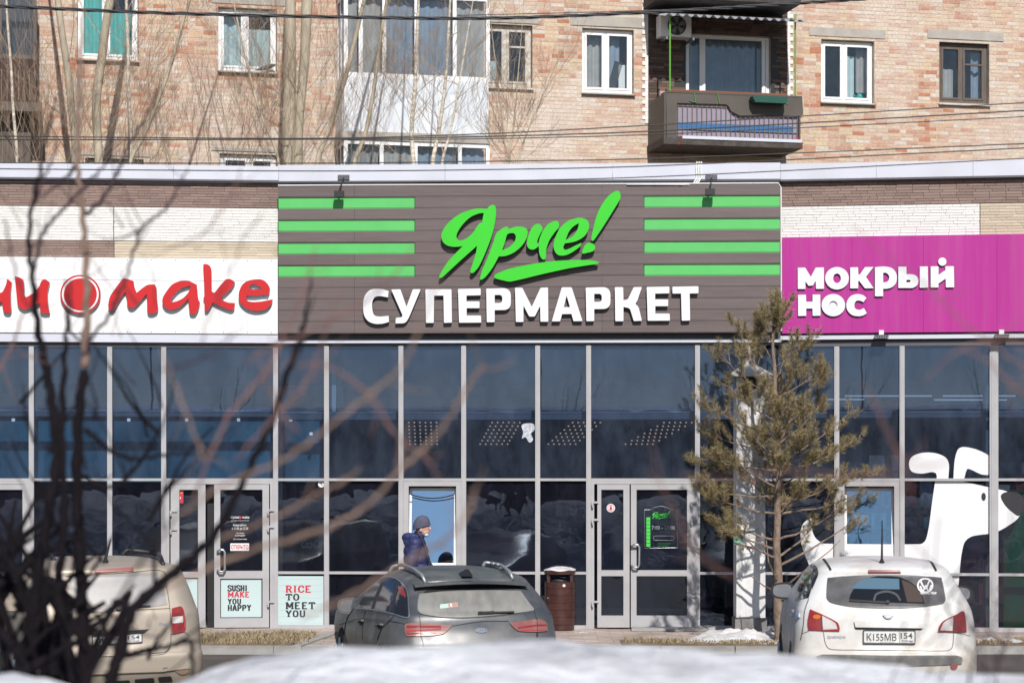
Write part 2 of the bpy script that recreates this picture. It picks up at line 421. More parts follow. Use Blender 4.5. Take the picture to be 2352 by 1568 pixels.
def snow_mat():
    m = bpy.data.materials.new('old_snow'); m.use_nodes = True; N, L = nt(m); b = N['Principled BSDF']
    b.inputs['Roughness'].default_value = .7; b.inputs['Specular IOR Level'].default_value = .2
    b.inputs['Subsurface Weight'].default_value = .0
    tc = N.new('ShaderNodeTexCoord'); n = N.new('ShaderNodeTexNoise'); n.inputs['Scale'].default_value = 2.2; n.inputs['Detail'].default_value = 9; n.inputs['Roughness'].default_value = .62
    L.new(tc.outputs['Object'], n.inputs[0]); r = N.new('ShaderNodeValToRGB'); e = r.color_ramp.elements
    e[0].position = .34; e[0].color = (.48, .48, .50, 1); e[1].position = .56; e[1].color = (.80, .81, .84, 1)
    L.new(n.outputs[0], r.inputs[0]); L.new(r.outputs[0], b.inputs['Base Color'])
    bp = N.new('ShaderNodeBump'); bp.inputs['Strength'].default_value = .8; bp.inputs['Distance'].default_value = .07
    n2 = N.new('ShaderNodeTexNoise'); n2.inputs['Scale'].default_value = 12; n2.inputs['Detail'].default_value = 8; L.new(tc.outputs['Object'], n2.inputs[0])
    L.new(n2.outputs[0], bp.inputs['Height']); L.new(bp.outputs[0], b.inputs['Normal'])
    return m
M['snow'] = snow_mat()
def snow_heap(cx, cy, rx, ry, h, seed, z0=.15, n=34):
    mb = MB(); V = []; Fc = []
    for j in range(n+1):
        for i in range(n+1):
            a = i/n*2-1; b = j/n*2-1; d = min(1, sqrt(a*a+b*b))
            hh = h*max(0, (1-d*d))**1.1*(1+.5*fbm(a*2, b*2, 1.3, seed)) + .05*fbm(a, b, 6, seed)*(1-d) - .03
            V.append((cx+a*rx, cy+b*ry, z0+hh))
    for j in range(n):
        for i in range(n):
            a = j*(n+1)+i; Fc.append((a, a+1, a+n+2, a+n+1))
    return mb.add(V, Fc)
hp = P(1720, 1470, 29.75)
M['dirty_snow'] = mat('dirty_snow', (.66, .66, .67), .8, dirt=(.26, .22, .18), damt=.75, dscale=5, bump=.6, bscale=14)
single('snow', snow_heap(hp.x-.05, 29.95, 1.0, .62, .15, 3.3, .118), M['dirty_snow'], kind='stuff', smooth=True)

for k, (px_, py_, Yq, rx, ry, h) in enumerate(((1640, 1480, 29.5, .35, .2, .05), (1790, 1478, 29.35, .5, .22, .07), (2290, 1478, 29.6, .6, .25, .07), (1335, 1452, 31.2, .2, .12, .03))):
    single('snow', snow_heap(P(px_, py_, Yq).x, Yq, rx, ry, h, 9.1+k*2.3, zp(Yq)+.005, 16), M['dirty_snow'], kind='stuff', smooth=True)
# the big bank of ploughed snow between camera and car park
SN = [(-60, 1545), (300, 1600), (430, 1572), (520, 1512), (640, 1500), (760, 1489), (900, 1479), (1100, 1472), (1250, 1478), (1400, 1478), (1550, 1490),
      (1700, 1497), (1800, 1500), (1880, 1507), (1950, 1521), (2100, 1535), (2250, 1546), (2500, 1556)]
def snow_ridge(x):
    px = CX+x*F/6.0
    for (a, ya), (b, yb) in zip(SN, SN[1:]):
        if a <= px <= b: t = (px-a)/(b-a); t = t*t*(3-2*t); py = ya+(yb-ya)*t; break
    else: py = SN[0][1] if px < SN[0][0] else SN[-1][1]
    return H+(HZ-py)*6.0/F
mb = MB(); V = []; Fc = []; NX, NY = 150, 70
for j in range(NY+1):
    for i in range(NX+1):
        x = -9+18*i/NX; y = 1.2+9.3*(j/NY)
        top = snow_ridge(x)
        if y < 6: k = 1-.42*((6-y)/4.8)**1.3
        else: k = 1-min(1, ((y-6)/3.6))**1.5*1.05
        z = top*k + (.035*fbm(x, y, 2.5, 5.1)+.020*fbm(x, y, 7.0, 2.2))*(2.2 if y > 6.6 else .9)
        if abs(y-6) < .35: z = min(z, top+.03*fbm(x, y, 4, 1.1))
        V.append((x, y, z))
for j in range(NY):
    for i in range(NX):
        a = j*(NX+1)+i; Fc.append((a, a+1, a+NX+2, a+NX+1))
single('snow_bank', mb.add(V, Fc), M['snow'], kind='structure', smooth=True)
# ploughed snow on the near pavement behind the camera
single('snow_field', B(-14, 14, -2.5, 1.15, -.2, .75), M['snow'], kind='structure')

# ================================================================== apartment building
def clip_rect(rects, u0, u1, z0, z1):
    for a, b, c, d in rects:
        if u0 < b and u1 > a and z0 < d and z1 > c: return True
    return False
def wall_mesh(u0, u1, z0, z1, holes, y, depth):
    us = sorted({u0, u1, *[min(max(h[0], u0), u1) for h in holes], *[min(max(h[1], u0), u1) for h in holes]})
    zs = sorted({z0, z1, *[min(max(h[2], z0), z1) for h in holes], *[min(max(h[3], z0), z1) for h in holes]})
    mb = MB()
    for a, b in zip(us, us[1:]):
        for c, d in zip(zs, zs[1:]):
            if b-a < 1e-5 or d-c < 1e-5: continue
            m, q = (a+b)/2, (c+d)/2
            if any(h[0] < m < h[1] and h[2] < q < h[3] for h in holes): continue
            mb.quad((a, y, c), (b, y, c), (b, y, d), (a, y, d))
    for a, b, c, d in holes:
        mb.quad((a, y, c), (a, y+depth, c), (a, y+depth, d), (a, y, d)); mb.quad((b, y, c), (b, y, d), (b, y+depth, d), (b, y+depth, c))
        mb.quad((a, y, c), (b, y, c), (b, y+depth, c), (a, y+depth, c)); mb.quad((a, y, d), (a, y+depth, d), (b, y+depth, d), (b, y, d))
    return mb
def brick_colour():
    m = bpy.data.materials.new('sunlit_brick'); m.use_nodes = True; N, L = nt(m); b = N['Principled BSDF']; b.inputs['Roughness'].default_value = .85
    b.inputs['Specular IOR Level'].default_value = .2
    g = N.new('ShaderNodeNewGeometry'); oi = N.new('ShaderNodeObjectInfo'); a = N.new('ShaderNodeMath'); a.operation = 'ADD'
    L.new(g.outputs['Random Per Island'], a.inputs[0]); L.new(oi.outputs['Random'], a.inputs[1])
    fr = N.new('ShaderNodeMath'); fr.operation = 'FRACT'; L.new(a.outputs[0], fr.inputs[0])
    r = N.new('ShaderNodeValToRGB'); r.color_ramp.interpolation = 'CONSTANT'; e = r.color_ramp.elements
    cols = [(.53, .345, .25), (.57, .40, .285), (.59, .455, .33), (.50, .285, .20), (.58, .46, .37), (.55, .36, .27), (.61, .48, .33), (.47, .205, .125), (.62, .54, .47), (.56, .40, .31)]
    for i in range(8): e.new(.1+.1*i)
    for i, c in enumerate(cols):
        e[i].position = i*.1; e[i].color = (*c, 1)
    L.new(fr.outputs[0], r.inputs[0])
    n = N.new('ShaderNodeTexNoise'); n.inputs['Scale'].default_value = .55; n.inputs['Detail'].default_value = 6; L.new(g.outputs['Position'], n.inputs[0])
    mr = N.new('ShaderNodeMapRange'); mr.inputs[1].default_value = .42; mr.inputs[2].default_value = .70; mr.inputs[4].default_value = .78; L.new(n.outputs[0], mr.inputs[0])
    x = N.new('ShaderNodeMix'); x.data_type = 'RGBA'; x.inputs[7].default_value = (.64, .565, .50, 1); L.new(mr.outputs[0], x.inputs[0]); L.new(r.outputs[0], x.inputs[6])
    n3 = N.new('ShaderNodeTexNoise'); n3.inputs['Scale'].default_value = 22; n3.inputs['Detail'].default_value = 5; L.new(g.outputs['Position'], n3.inputs[0])
    mr3 = N.new('ShaderNodeMapRange'); mr3.inputs[1].default_value = .3; mr3.inputs[2].default_value = .7; mr3.inputs[3].default_value = .82; mr3.inputs[4].default_value = 1.12; L.new(n3.outputs[0], mr3.inputs[0])
    x2 = N.new('ShaderNodeMix'); x2.data_type = 'RGBA'; x2.blend_type = 'MULTIPLY'; x2.inputs[0].default_value = 1; L.new(x.outputs[2], x2.inputs[6]); L.new(mr3.outputs[0], x2.inputs[7])
    # long rain streaks and soot
    mp = N.new('ShaderNodeMapping'); mp.inputs['Scale'].default_value = (1.1, 1.1, .22); L.new(g.outputs['Position'], mp.inputs[0])
    n4 = N.new('ShaderNodeTexNoise'); n4.inputs['Scale'].default_value = 1.3; n4.inputs['Detail'].default_value = 7; n4.inputs['Roughness'].default_value = .6; L.new(mp.outputs[0], n4.inputs[0])
    mr4 = N.new('ShaderNodeMapRange'); mr4.inputs[1].default_value = .52; mr4.inputs[2].default_value = .75; mr4.inputs[3].default_value = 1.0; mr4.inputs[4].default_value = .78; L.new(n4.outputs[0], mr4.inputs[0])
    x3 = N.new('ShaderNodeMix'); x3.data_type = 'RGBA'; x3.blend_type = 'MULTIPLY'; x3.inputs[0].default_value = 1; L.new(x2.outputs[2], x3.inputs[6]); L.new(mr4.outputs[0], x3.inputs[7])
    L.new(x3.outputs[2], b.inputs['Base Color'])
    n2 = N.new('ShaderNodeTexNoise'); n2.inputs['Scale'].default_value = 35; n2.inputs['Detail'].default_value = 6; L.new(g.outputs['Position'], n2.inputs[0])
    bp = N.new('ShaderNodeBump'); bp.inputs['Strength'].default_value = .5; bp.inputs['Distance'].default_value = .02; L.new(n2.outputs[0], bp.inputs['Height']); L.new(bp.outputs[0], b.inputs['Normal'])
    return m
M['brick'] = brick_colour()
M['mortar'] = mat('brick_mortar', (.52, .45, .38), .95, var=.15, vscale=5, bump=.3)
M['dark_brick'] = mat('dark_facing_stone', (.115, .075, .06), .8, island=.5, bump=.4)

apt = empty('apartment_building', 'old brick block of flats with balconies rising behind the low shop', 'apartment block', FA, (0, 0, 0))
def R(x0, y0, x1, y1, off=0): return FA.rect(x0, y0, x1, y1, off)
# window openings measured on the photograph: (rectangle, style)
WINS = [((178, -60, 318, 140), 'teal'), ((501, 16, 636, 167), 'palecurt'), ((1113, 54, 1223, 202), 'oldwood'), ((1337, 64, 1456, 216), 'pvc_items'),
        ((1886, 90, 2008, 238), 'pvc_pale'), ((2157, 96, 2272, 240), 'darkwood'), ((505, 352, 636, 500), 'low'), ((196, 362, 330, 500), 'low')]
holes = [R(*w) for w, k in WINS]
DOOR = R(1575, 76, 1770, 330); holes.append(DOOR)
uL, _ = FA.hit(-500, 0); uR, _ = FA.hit(2900, 0)
ZT = 13.2
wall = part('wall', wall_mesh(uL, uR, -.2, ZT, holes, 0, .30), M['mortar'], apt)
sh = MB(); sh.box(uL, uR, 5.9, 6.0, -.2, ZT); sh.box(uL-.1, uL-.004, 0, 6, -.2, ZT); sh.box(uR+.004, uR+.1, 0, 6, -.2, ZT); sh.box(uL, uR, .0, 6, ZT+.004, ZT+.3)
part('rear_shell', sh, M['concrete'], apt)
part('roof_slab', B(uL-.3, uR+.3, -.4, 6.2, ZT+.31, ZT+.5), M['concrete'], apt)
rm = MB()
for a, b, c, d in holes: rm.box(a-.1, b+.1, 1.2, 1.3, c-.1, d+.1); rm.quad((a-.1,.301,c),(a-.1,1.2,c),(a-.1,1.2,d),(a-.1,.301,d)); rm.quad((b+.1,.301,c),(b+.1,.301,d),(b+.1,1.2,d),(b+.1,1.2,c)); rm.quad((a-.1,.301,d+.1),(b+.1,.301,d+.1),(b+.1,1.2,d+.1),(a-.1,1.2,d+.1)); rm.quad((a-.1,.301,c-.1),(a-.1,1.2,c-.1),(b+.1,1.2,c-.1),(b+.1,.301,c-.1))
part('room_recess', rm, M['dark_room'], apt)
# lintels and the dark-stone loggia panel keep bricks out
LINT = [((1310, 34, 1486, 66), 0), ((1113, 36, 1237, 56), 0), ((1858, 62, 2033, 90), 0), ((2130, 68, 2304, 96), 0), ((485, -14, 655, 15), 0), ((485, 338, 655, 351), 0), ((176, 348, 345, 361), 0)]
lrect = [R(*l[0]) for l in LINT]
PANEL = R(1488, -40, 1808, 330)
for r in lrect: part('lintel', B(r[0], r[1], -.02, .12, r[2], r[3]-.002), M['concrete'], apt)
VENTS = [R(1952, 273, 1963, 285), R(2201, 280, 2213, 292), R(584, 209, 596, 221), R(262, 185, 274, 197)]
block = holes + lrect + [PANEL] + VENTS
BL, BH, JT = .25, .065, .012
bx = MB().box(0, BL, -.0045, .01, 0, BH)
bme = None; nb = 0; stuff = MB(); zc = FA.hit(1176, 430)[1]-1.2; row = 0
cand = []
while zc < 12.75:
    u = uL + (.0 if row % 2 else .131) + random.uniform(-.02, .02)
    u_lo, _ = FA.hit(-60, 200); u_hi, _ = FA.hit(2420, 200)
    if u < u_lo: u += int((u_lo-u)/(BL+JT))*(BL+JT)
    while u < u_hi:
        L_ = BL if random.random() > .16 else .12
        a, b = u, u+L_; u = b+JT
        segs = [(a, b)]
        for h in block:
            if h[2] < zc+BH-.01 and h[3] > zc+.01:
                ns = []
                for s0, s1 in segs:
                    if h[1] <= s0 or h[0] >= s1: ns.append((s0, s1)); continue
                    if h[0]-s0 > .03: ns.append((s0, h[0]))
                    if s1-h[1] > .03: ns.append((h[1], s1))
                segs = ns
        for s0, s1 in segs:
            full = abs(s1-s0-BL) < 1e-6
            cand.append((s0, s1, zc, full))
    zc += BH+JT; row += 1
uq0, _ = FA.hit(1228, 200); uq1, _ = FA.hit(1486, 200); zq0 = FA.hit(1300, 330)[1]
pick = [c for c in cand if c[3] and uq0 < c[0] < uq1 and c[2] > zq0 and c[2] < FA.hit(1300, -10)[1]]
uq2, _ = FA.hit(650, 200)
random.shuffle(pick); chosen = set(id(c) for c in pick[:300])
for c in cand:
    s0, s1, z, full = c; j = random.uniform(-.0022, .0022)
    if id(c) in chosen:
        if bme is None:
            o = part('brick', bx, M['brick'], wall); bme = o.data
        else:
            o = bpy.data.objects.new('brick', bme); COL.objects.link(o); o.parent = wall
        o.location = (s0, j, z)
    else:
        y = -.0045+j
        dz0, dz1 = random.uniform(-.003, .003), random.uniform(-.003, .003)
        stuff.add([(s0, y, z+dz0), (s1, y, z+dz1), (s1, y, z+BH+dz1), (s0, y, z+BH+dz0), (s0, .01, z+dz0), (s1, .01, z+dz1), (s1, .01, z+BH+dz1), (s0, .01, z+BH+dz0)],
                  [(0, 1, 2, 3), (0, 4, 5, 1), (3, 2, 6, 7), (0, 3, 7, 4), (1, 5, 6, 2)])
part('brickwork', stuff, M['brick'], wall, kind='stuff')
for r in VENTS:
    v = MB(); v.box(r[0], r[1], .002, .3, r[2], r[3]); part('vent_hole', v, M['black'], apt)

def bars(mb, u0, u1, z0, z1, w, y0, y1):
    mb.box(u0, u0+w, y0, y1, z0, z1); mb.box(u1-w, u1, y0, y1, z0, z1); mb.box(u0+w, u1-w, y0, y1, z0, z0+w); mb.box(u0+w, u1-w, y0, y1, z1-w, z1)
def curtain(u0, u1, z0, z1, y, amp=.025, wl=.16):
    mb = MB(); n = max(6, int((u1-u0)/.02)); V = []; Fc = []
    for i in range(n+1):
        u = u0+(u1-u0)*i/n; yy = y+amp*sin(u*2*pi/wl+sin(u*9)*.8); V += [(u, yy, z0), (u+random.uniform(-.004, .004), yy, z1)]
    for i in range(n): a = 2*i; Fc.append((a, a+2, a+3, a+1))
    return mb.add(V, Fc)
def window(rect, split, frame_mat, glass_mat, curt=None, w=.06, sill=None, y=.10, cross=None, halves=None):
    u0, u1, z0, z1 = rect; u0 += .012; u1 -= .012; z0 += .012; z1 -= .012
    mb = MB(); bars(mb, u0, u1, z0, z1, w, y, y+.07); um = u0+(u1-u0)*split
    mb.box(um-.03, um+.03, y-.002, y+.072, z0+w, z1-w)
    wd = part('window', mb, frame_mat, apt)
    for a, b in ((u0+w, um-.03), (um+.03, u1-w)):
        s = MB(); bars(s, a+.003, b-.003, z0+w+.003, z1-w-.003, .042, y-.014, y+.05); part('sash', s, frame_mat, wd)
        if cross and a > u0+w+.1 or cross == 2:
            zz = z0+(z1-z0)*.66; part('sash_bar', B(a+.046, b-.046, y-.01, y+.045, zz-.018, zz+.018), frame_mat, wd)
        part('pane', B(a+.046, b-.046, y+.02, y+.026, z0+w+.046, z1-w-.046), glass_mat, wd)
    for (f0, f1, g0, g1, cm) in (curt or []):
        part('curtain', curtain(u0+(u1-u0)*f0, u0+(u1-u0)*f1, z0+(z1-z0)*g0, z0+(z1-z0)*g1, y+.2), M[cm], wd, smooth=True)
    if sill is not None:
        mbs = MB(); mbs.add([(u0-.03, -.07, z0-.05), (u1+.03, -.07, z0-.05), (u1+.03, .1, z0-.012), (u0-.03, .1, z0-.012), (u0-.03, -.07, z0-.066), (u1+.03, -.07, z0-.066), (u1+.03, .1, z0-.03), (u0-.03, .1, z0-.03)],
                            [(0, 1, 2, 3), (4, 7, 6, 5), (0, 4, 5, 1), (1, 5, 6, 2), (3, 2, 6, 7), (0, 3, 7, 4)])
        part('sill', mbs, sill, wd)
    return wd
dark_sill = mat('dark_tin_sill', (.10, .11, .13), .5)
window(holes[0], .47, M['pvc'], M['apt_glass'], [(0, .48, 0, .78, 'curtain_teal'), (.52, 1, 0, .62, 'curtain_teal')], sill=M['darkwood'])
window(holes[1], .46, M['pvc'], M['apt_glass'], [(0, .42, 0, 1, 'curtain_pale'), (.5, .98, 0, .72, 'curtain_pale')], sill=M['darkwood'])
window(holes[2], .45, M['oldwood'], M['apt_glass'], [(.0, .3, 0, .45, 'curtain_pale')], sill=M['oldwood'], cross=1, w=.07)
window(holes[3], .47, M['pvc'], M['apt_glass'], [(0, .45, .0, .95, 'curtain_grey'), (.5, .8, .25, 1, 'curtain_blue')], sill=dark_sill, cross=None)
window(holes[4], .45, M['pvc'], M['apt_glass'], [(.48, .72, .0, .8, 'curtain_pale'), (.75, 1, .2, 1, 'curtain_grey')], sill=dark_sill)
window(holes[5], .48, M['darkwood'], M['apt_glass'], [(0, .4, .0, .6, 'curtain_grey'), (.75, 1, 0, .9, 'curtain_blue')], sill=M['oldwood'], cross=1, w=.07)
window(holes[6], .52, M['pvc'], M['apt_glass'], [(.52, 1, 0, .95, 'curtain_blue')]); window(holes[7], .5, M['oldwood'], M['apt_glass'])
# things on the kitchen sill of the fourth window
h3 = holes[3]
def win_item(px, py0, py1, wpx, label, cat, m, kind):
    u, zb = FA.hit(px, py1, -.28); _, zt = FA.hit(px, py0, -.28); w = wpx/118.0
    mb = MB()
    if kind == 'fan':
        mb.tube([(u, .3, zb+.05), (u, .3, zt-.08)], .012, 8); mb.lathe([(.085, 0), (.08, .03), (.03, .04)], (u, .3, zb), 14)
        mb.disc((u, .27, zt-.08), (0, 1, 0), .1, .05, 18)
    elif kind == 'bottle':
        h = zt-zb; mb.lathe([(w/2, 0), (w/2, h*.62), (w/5, h*.8), (w/5, h)], (u, .3, zb), 12)
    else:
        mb.box(u-w/2, u+w/2, .27, .33, zb, zt)
    return single({'fan': 'desk_fan', 'bottle': 'bottle', 'can': 'watering_can', 'box': 'box'}[kind], mb, m, label, cat, FA, (u, .3, zb))
win_item(1405, 140, 200, 20, 'dark slanted kitchen gadget behind the kitchen window pane', 'gadget', M['black'], 'box').rotation_euler[1] = .28
win_item(1428, 150, 206, 16, 'white appliance standing on the kitchen window ledge', 'appliance', M['pvc'], 'box')
teal = mat('teal_plastic', (.02, .45, .36), .4)
can = MB(); uu, zb = FA.hit(1975, 228, -.26)
can.lathe([(.06, 0), (.07, .05), (.05, .10), (.02, .115)], (uu, .28, zb), 14); can.tube([(uu-.06, .28, zb+.03), (uu-.13, .28, zb+.09)], .012, 6)
single('watering_can', can, teal, 'small teal watering can standing in the white window', 'watering can', FA, (uu, .28, zb), smooth=True)

# ---- white glazed balcony with corrugated side
def balcony_white():
    D = .95
    u0, u1, z0, z1 = FA.rect(790, 176, 1122, 312, D)
    ub, _ = FA.hit(745, 240, 0)
    u0s = u0
    b = empty('glazed_balcony', 'white clad balcony with plastic glazing and ribbed side behind the birches', 'balcony', FA, (u0, -D, z0))
    part('front_panel', B(u0, u1, -D, -D+.03, z0, z1), mat('bluish_white_cladding', (.66, .71, .76), .5, var=.04, vscale=2, dirt=(.5, .52, .54), damt=.4, dscale=1.5), b)
    rib = mat('ribbed_white_metal', (.60, .63, .66), .45); k = 0; y = -D+.03
    rb = MB()
    while y < -.06:
        rb.box(u0-.012 if k % 2 else u0-.03, u0, y, y+.06, z0+.02, z1-.01); y += .06; k += 1
    part('ribbed_side', rb, rib, b)
    part('side_panel', B(u1-.03, u1, -D+.03, -.01, z0, z1), rib, b)
    part('slab', B(u0-.06, u1+.04, -D-.03, -.004, z0-.16, z0-.004), M['concrete'], b)
    for (za, zb_, lower) in ((z1, z1+1.62, 0), (z0-1.80, z0-.162, 1)):
        fr = MB(); fr.box(u0, u1, -D, -D+.06, za, za+.09); fr.box(u0, u1, -D, -D+.06, zb_-.08, zb_)
        pxs = [790, 824, 878, 952, 1040, 1113] if not lower else [794, 872, 950, 1052, 1110]
        us = [u0]+[FA.hit(p, 100, D)[0] for p in pxs[1:-1]]+[u1-.05]
        for u in us: fr.box(u, u+.075, -D-.004, -D+.064, za+.09, zb_-.08)
        fr.box(u0, u0+.05, -D+.064, -.01, za, za+.08); fr.box(u0, u0+.05, -D+.064, -.01, zb_-.08, zb_)
        fr.box(u0, u0+.05, -.08, -.012, za+.08, zb_-.08)
        fr.box(u0, u0+.05, -D/2-.03, -D/2+.03, za+.08, zb_-.08)
        f = part('glazing_frame', fr, M['pvc'], b)
        for a, c in zip(us, us[1:]):
            part('pane', B(a+.077, c-.002, -D+.025, -D+.031, za+.092, zb_-.082), M['apt_glass'], f)
        cm = ['curtain_grey', 'curtain_grey', 'curtain_blue', 'curtain_blue', 'curtain_grey']
        for i, (a, c) in enumerate(zip(us, us[1:])):
            part('curtain', curtain(a+.08, c-.01, za+.1, zb_-.1, -D+.16, .02, .2), M[cm[i % 5]], f, smooth=True)
        part('side_pane', B(u0+.022, u0+.028, -D+.066, -.085, za+.082, zb_-.082), M['apt_glass'], f)
    part('mid_slab', B(u0-.02, u1+.02, -D, -.004, z1+1.622, z1+1.78), M['concrete'], b)
    part('back_curtain', curtain(u0+.1, u1-.1, z1, z1+1.6, -.25, .03, .22), M['curtain_grey'], b, smooth=True)
balcony_white()
# ---- dark wooden balcony at the far left
def balcony_wood():
    D = .9; u0, u1, z0, z1 = FA.rect(-140, 128, 84, 240, D)
    b = empty('wooden_balcony', 'dark brown boarded balcony with old framed glazing at the left edge', 'balcony', FA, (u0, -D, z0))
    w = .1; u = u0
    while u < u1-.02:
        part('plank', B(u+.004, min(u+w-.004, u1), -D, -D+.02, z0+.03, z1), M['brownwood'], b); u += w
    part('side_boards', B(u1-.02, u1, -D+.022, -.01, z0+.03, z1), M['brownwood'], b)
    part('slab', B(u0-.1, u1+.1, -D-.05, -.004, z0-.14, z0+.028), M['darkwood'], b)
    fr = MB(); zt = z1+1.5
    fr.box(u0, u1, -D, -D+.06, z1+.002, z1+.08); fr.box(u0, u1, -D, -D+.06, zt-.08, zt); uu = u1-.06
    us = []
    while uu > u0: fr.box(uu, uu+.06, -D-.003, -D+.063, z1+.08, zt-.08); us.append(uu); uu -= .62
    f = part('glazing_frame', fr, M['darkwood'], b)
    for a in us[1:]: part('pane', B(a+.062, a+.618, -D+.02, -D+.026, z1+.082, zt-.082), M['apt_glass'], f)
    part('back_panel', B(u0, u1, -.05, -.012, z1, zt), M['dark_room'], b)
    part('side_pane', B(u1-.02, u1-.014, -D+.07, -.06, z1+.1, zt-.1), M['apt_glass'], f)
    # lower storey, smoke-dark boards
    u0, u1, z0b, z1b = FA.rect(-140, 262, 70, 420, .55)
    part('lower_boards', B(u0, u1, -.55, -.01, z0b-1, z0-.16), M['darkwood'], b)
balcony_wood()

# ---- open balcony with grille, awning, dark stone back wall
def balcony_open():
    D = 1.15
    u0, u1, z0, z1 = FA.rect(1526, 214, 1840, 329, D)
    b = empty('open_balcony', 'dark clad balcony with bar grille, green poles and ribbed awning on the right half', 'balcony', FA, (u0, -D, z0))
    clad = mat('grey_brown_cladding', (.085, .072, .062), .6, var=.1, vscale=3, dirt=(.05, .045, .04), damt=.4)
    part('slab', B(u0-.02, u1+.02, -D-.03, -.004, z0-.11, z0+.02), mat('crumbling_slab', (.07, .06, .055), .9, bump=.8, bscale=18, var=.3, vscale=8), b)
    part('slab_edge', B(u0+.35, u1, -D-.05, -D-.031, z0+.0, z0+.06), M['fascia'], b)
    part('side_cladding', B(u0, u0+.03, -D+.002, -.01, z0+.022, z1), clad, b)
    part('side_cladding', B(u1-.03, u1, -D+.03, -.01, z0+.022, z1), clad, b)
    fx = zoomer(1500, 0, 2.352)
    def q(p): return FA.hit(*fx(p), D)
    top = slab([[ (297, 522), (1078, 552), (1085, 660), (1040, 668), (880, 662), (720, 665), (672, 640), (655, 610), (640, 600), (360, 592), (358, 820), (300, 815)]], q, -D, -D+.03)
    fixn(part('torn_cladding', top, clad, b))
    part('screen', B(FA.hit(*fx((360, 600)), D)[0], u1-.05, -D+.07, -D+.075, z0+.06, z1-.15), mat('lilac_screen', (.27, .235, .30), .5, var=.05), b)
    _, sb0 = q((700, 755)); _, sb1 = q((700, 712)); s0, _ = q((360, 700)); s1, _ = q((1030, 740))
    part('blue_band', B(s0, s1, -D+.064, -D+.0685, sb0, sb1), mat('blue_band', (.02, .13, .33), .5), b)
    bar_m = mat('rusty_grey_bars', (.20, .17, .15), .6)
    n = 26; us = FA.hit(*fx((368, 700)), D)[0]; ue = u1-.06
    for i in range(n):
        u = us+(ue-us)*i/(n-1)
        part('grille_bar', MB().tube([(u, -D+.035, z0+.03), (u, -D+.035, z1-.06)], .008, 5), bar_m, b)
    for zz in (z0+.2, z0+.65): part('grille_rail', MB().tube([(us, -D+.048, zz), (ue, -D+.048, zz)], .009, 5), bar_m, b)
    strap = mat('green_strap', (.06, .22, .05), .6); tie = mat('red_tie', (.55, .03, .03), .6)
    for a, c in (((455, 530), (466, 590)), ((590, 533), (604, 596)), ((430, 580), (462, 590)), ((985, 575), (990, 600))):
        pa, pb = q(a), q(c); part('strap', MB().tube([(pa[0], -D-.012, pa[1]), (pb[0], -D-.012, pb[1])], .012, 5), strap, b)
    for a in ((376, 772), (376, 788), (372, 825), (1040, 792), (1050, 800), (1072, 826)):
        pa = q(a); part('red_tie', MB().tube([(pa[0]-.02, -D-.03, pa[1]-.02), (pa[0]+.01, -D-.036, pa[1]+.02), (pa[0]+.03, -D-.03, pa[1]-.01)], .009, 5), tie, b)
    # top board of pale chipboard, further in
    rd = mat('pinkish_board', (.42, .30, .29), .7, var=.1); rr = mat('rust_brown_edge', (.23, .08, .03), .7)
    a0, a1, c0, c1 = FA.rect(1493, 207, 1798, 226, .75)
    part('inner_board', B(a0+.2, a1+.1, -.75, -.72, c0-.1, c1), rd, b); part('inner_board_edge', B(a0+.2, a1+.1, -.76, -.715, c1+.002, c1+.03), rr, b)
    part('ledge', B(u0, u1, -D, -D+.26, z1+.002, z1+.025), clad, b)
    gp = mat('green_pole_paint', (.12, .34, .04), .45)
    for px in (1541, 1829):
        u, _ = FA.hit(px, 150, D); _, zt = FA.hit(px, 32, D)
        part('pole', MB().tube([(u, -D+.06, z1+.03), (u, -D+.06, zt)], .017, 8), gp, b)
    u, _ = FA.hit(1614, 150, .1); 
    # awning: corrugated sheet
    aw0, aw1, _, zt = FA.rect(1520, 34, 1850, 30, D); mb = MB(); n = 66; V = []; Fc = []
    for i in range(n+1):
        t = i/n; u = aw0+(aw1-aw0)*t; dz = .022*(1 if (i//2) % 2 else -1)
        V += [(u, -D-.12, zt-.02+dz), (u, -.03, zt+.28+dz)]
    for i in range(n): a = 2*i; Fc.append((a, a+2, a+3, a+1))
    aw = part('awning', mb.add(V, Fc), mat('grey_corrugated_sheet', (.45, .47, .52), .5, var=.1), b)
    part('upper_slab', B(u0-.1, u1, -D, -.004, zt+.34, zt+.62), mat('dirty_upper_slab', (.06, .052, .047), .9, bump=.9, bscale=14, var=.4, vscale=6), b)
    # dark facing stone on the back wall, each stone on its own course
    pu0, pu1, pz0, pz1 = PANEL; pan = MB(); z = pz0; cnt = 0; back = part('stone_backing', wall_mesh(pu0, pu1, pz0, pz1+.3, [DOOR], -.012, .01), M['black'], b)
    st = None; stones = MB()
    while z < pz1+.25:
        u = pu0+random.uniform(-.2, 0)
        while u < pu1:
            L_ = random.uniform(.14, .34); a, c = max(u+.004, pu0), min(u+L_-.004, pu1); u += L_
            if c-a < .03 or (a < DOOR[1] and c > DOOR[0] and z < DOOR[3] and z+.05 > DOOR[2]): continue
            y = -.02-random.uniform(0, .012)
            stones.add([(a, y, z+.003), (c, y, z+.003), (c, y, z+.055), (a, y, z+.055), (a, -.012, z+.003), (c, -.012, z+.003), (c, -.012, z+.055), (a, -.012, z+.055)], [(0,1,2,3),(0,4,5,1),(3,2,6,7),(0,3,7,4),(1,5,6,2)]); cnt += 1
        z += .058
    part('facing_stones', stones, M['dark_brick'], b, kind='stuff')
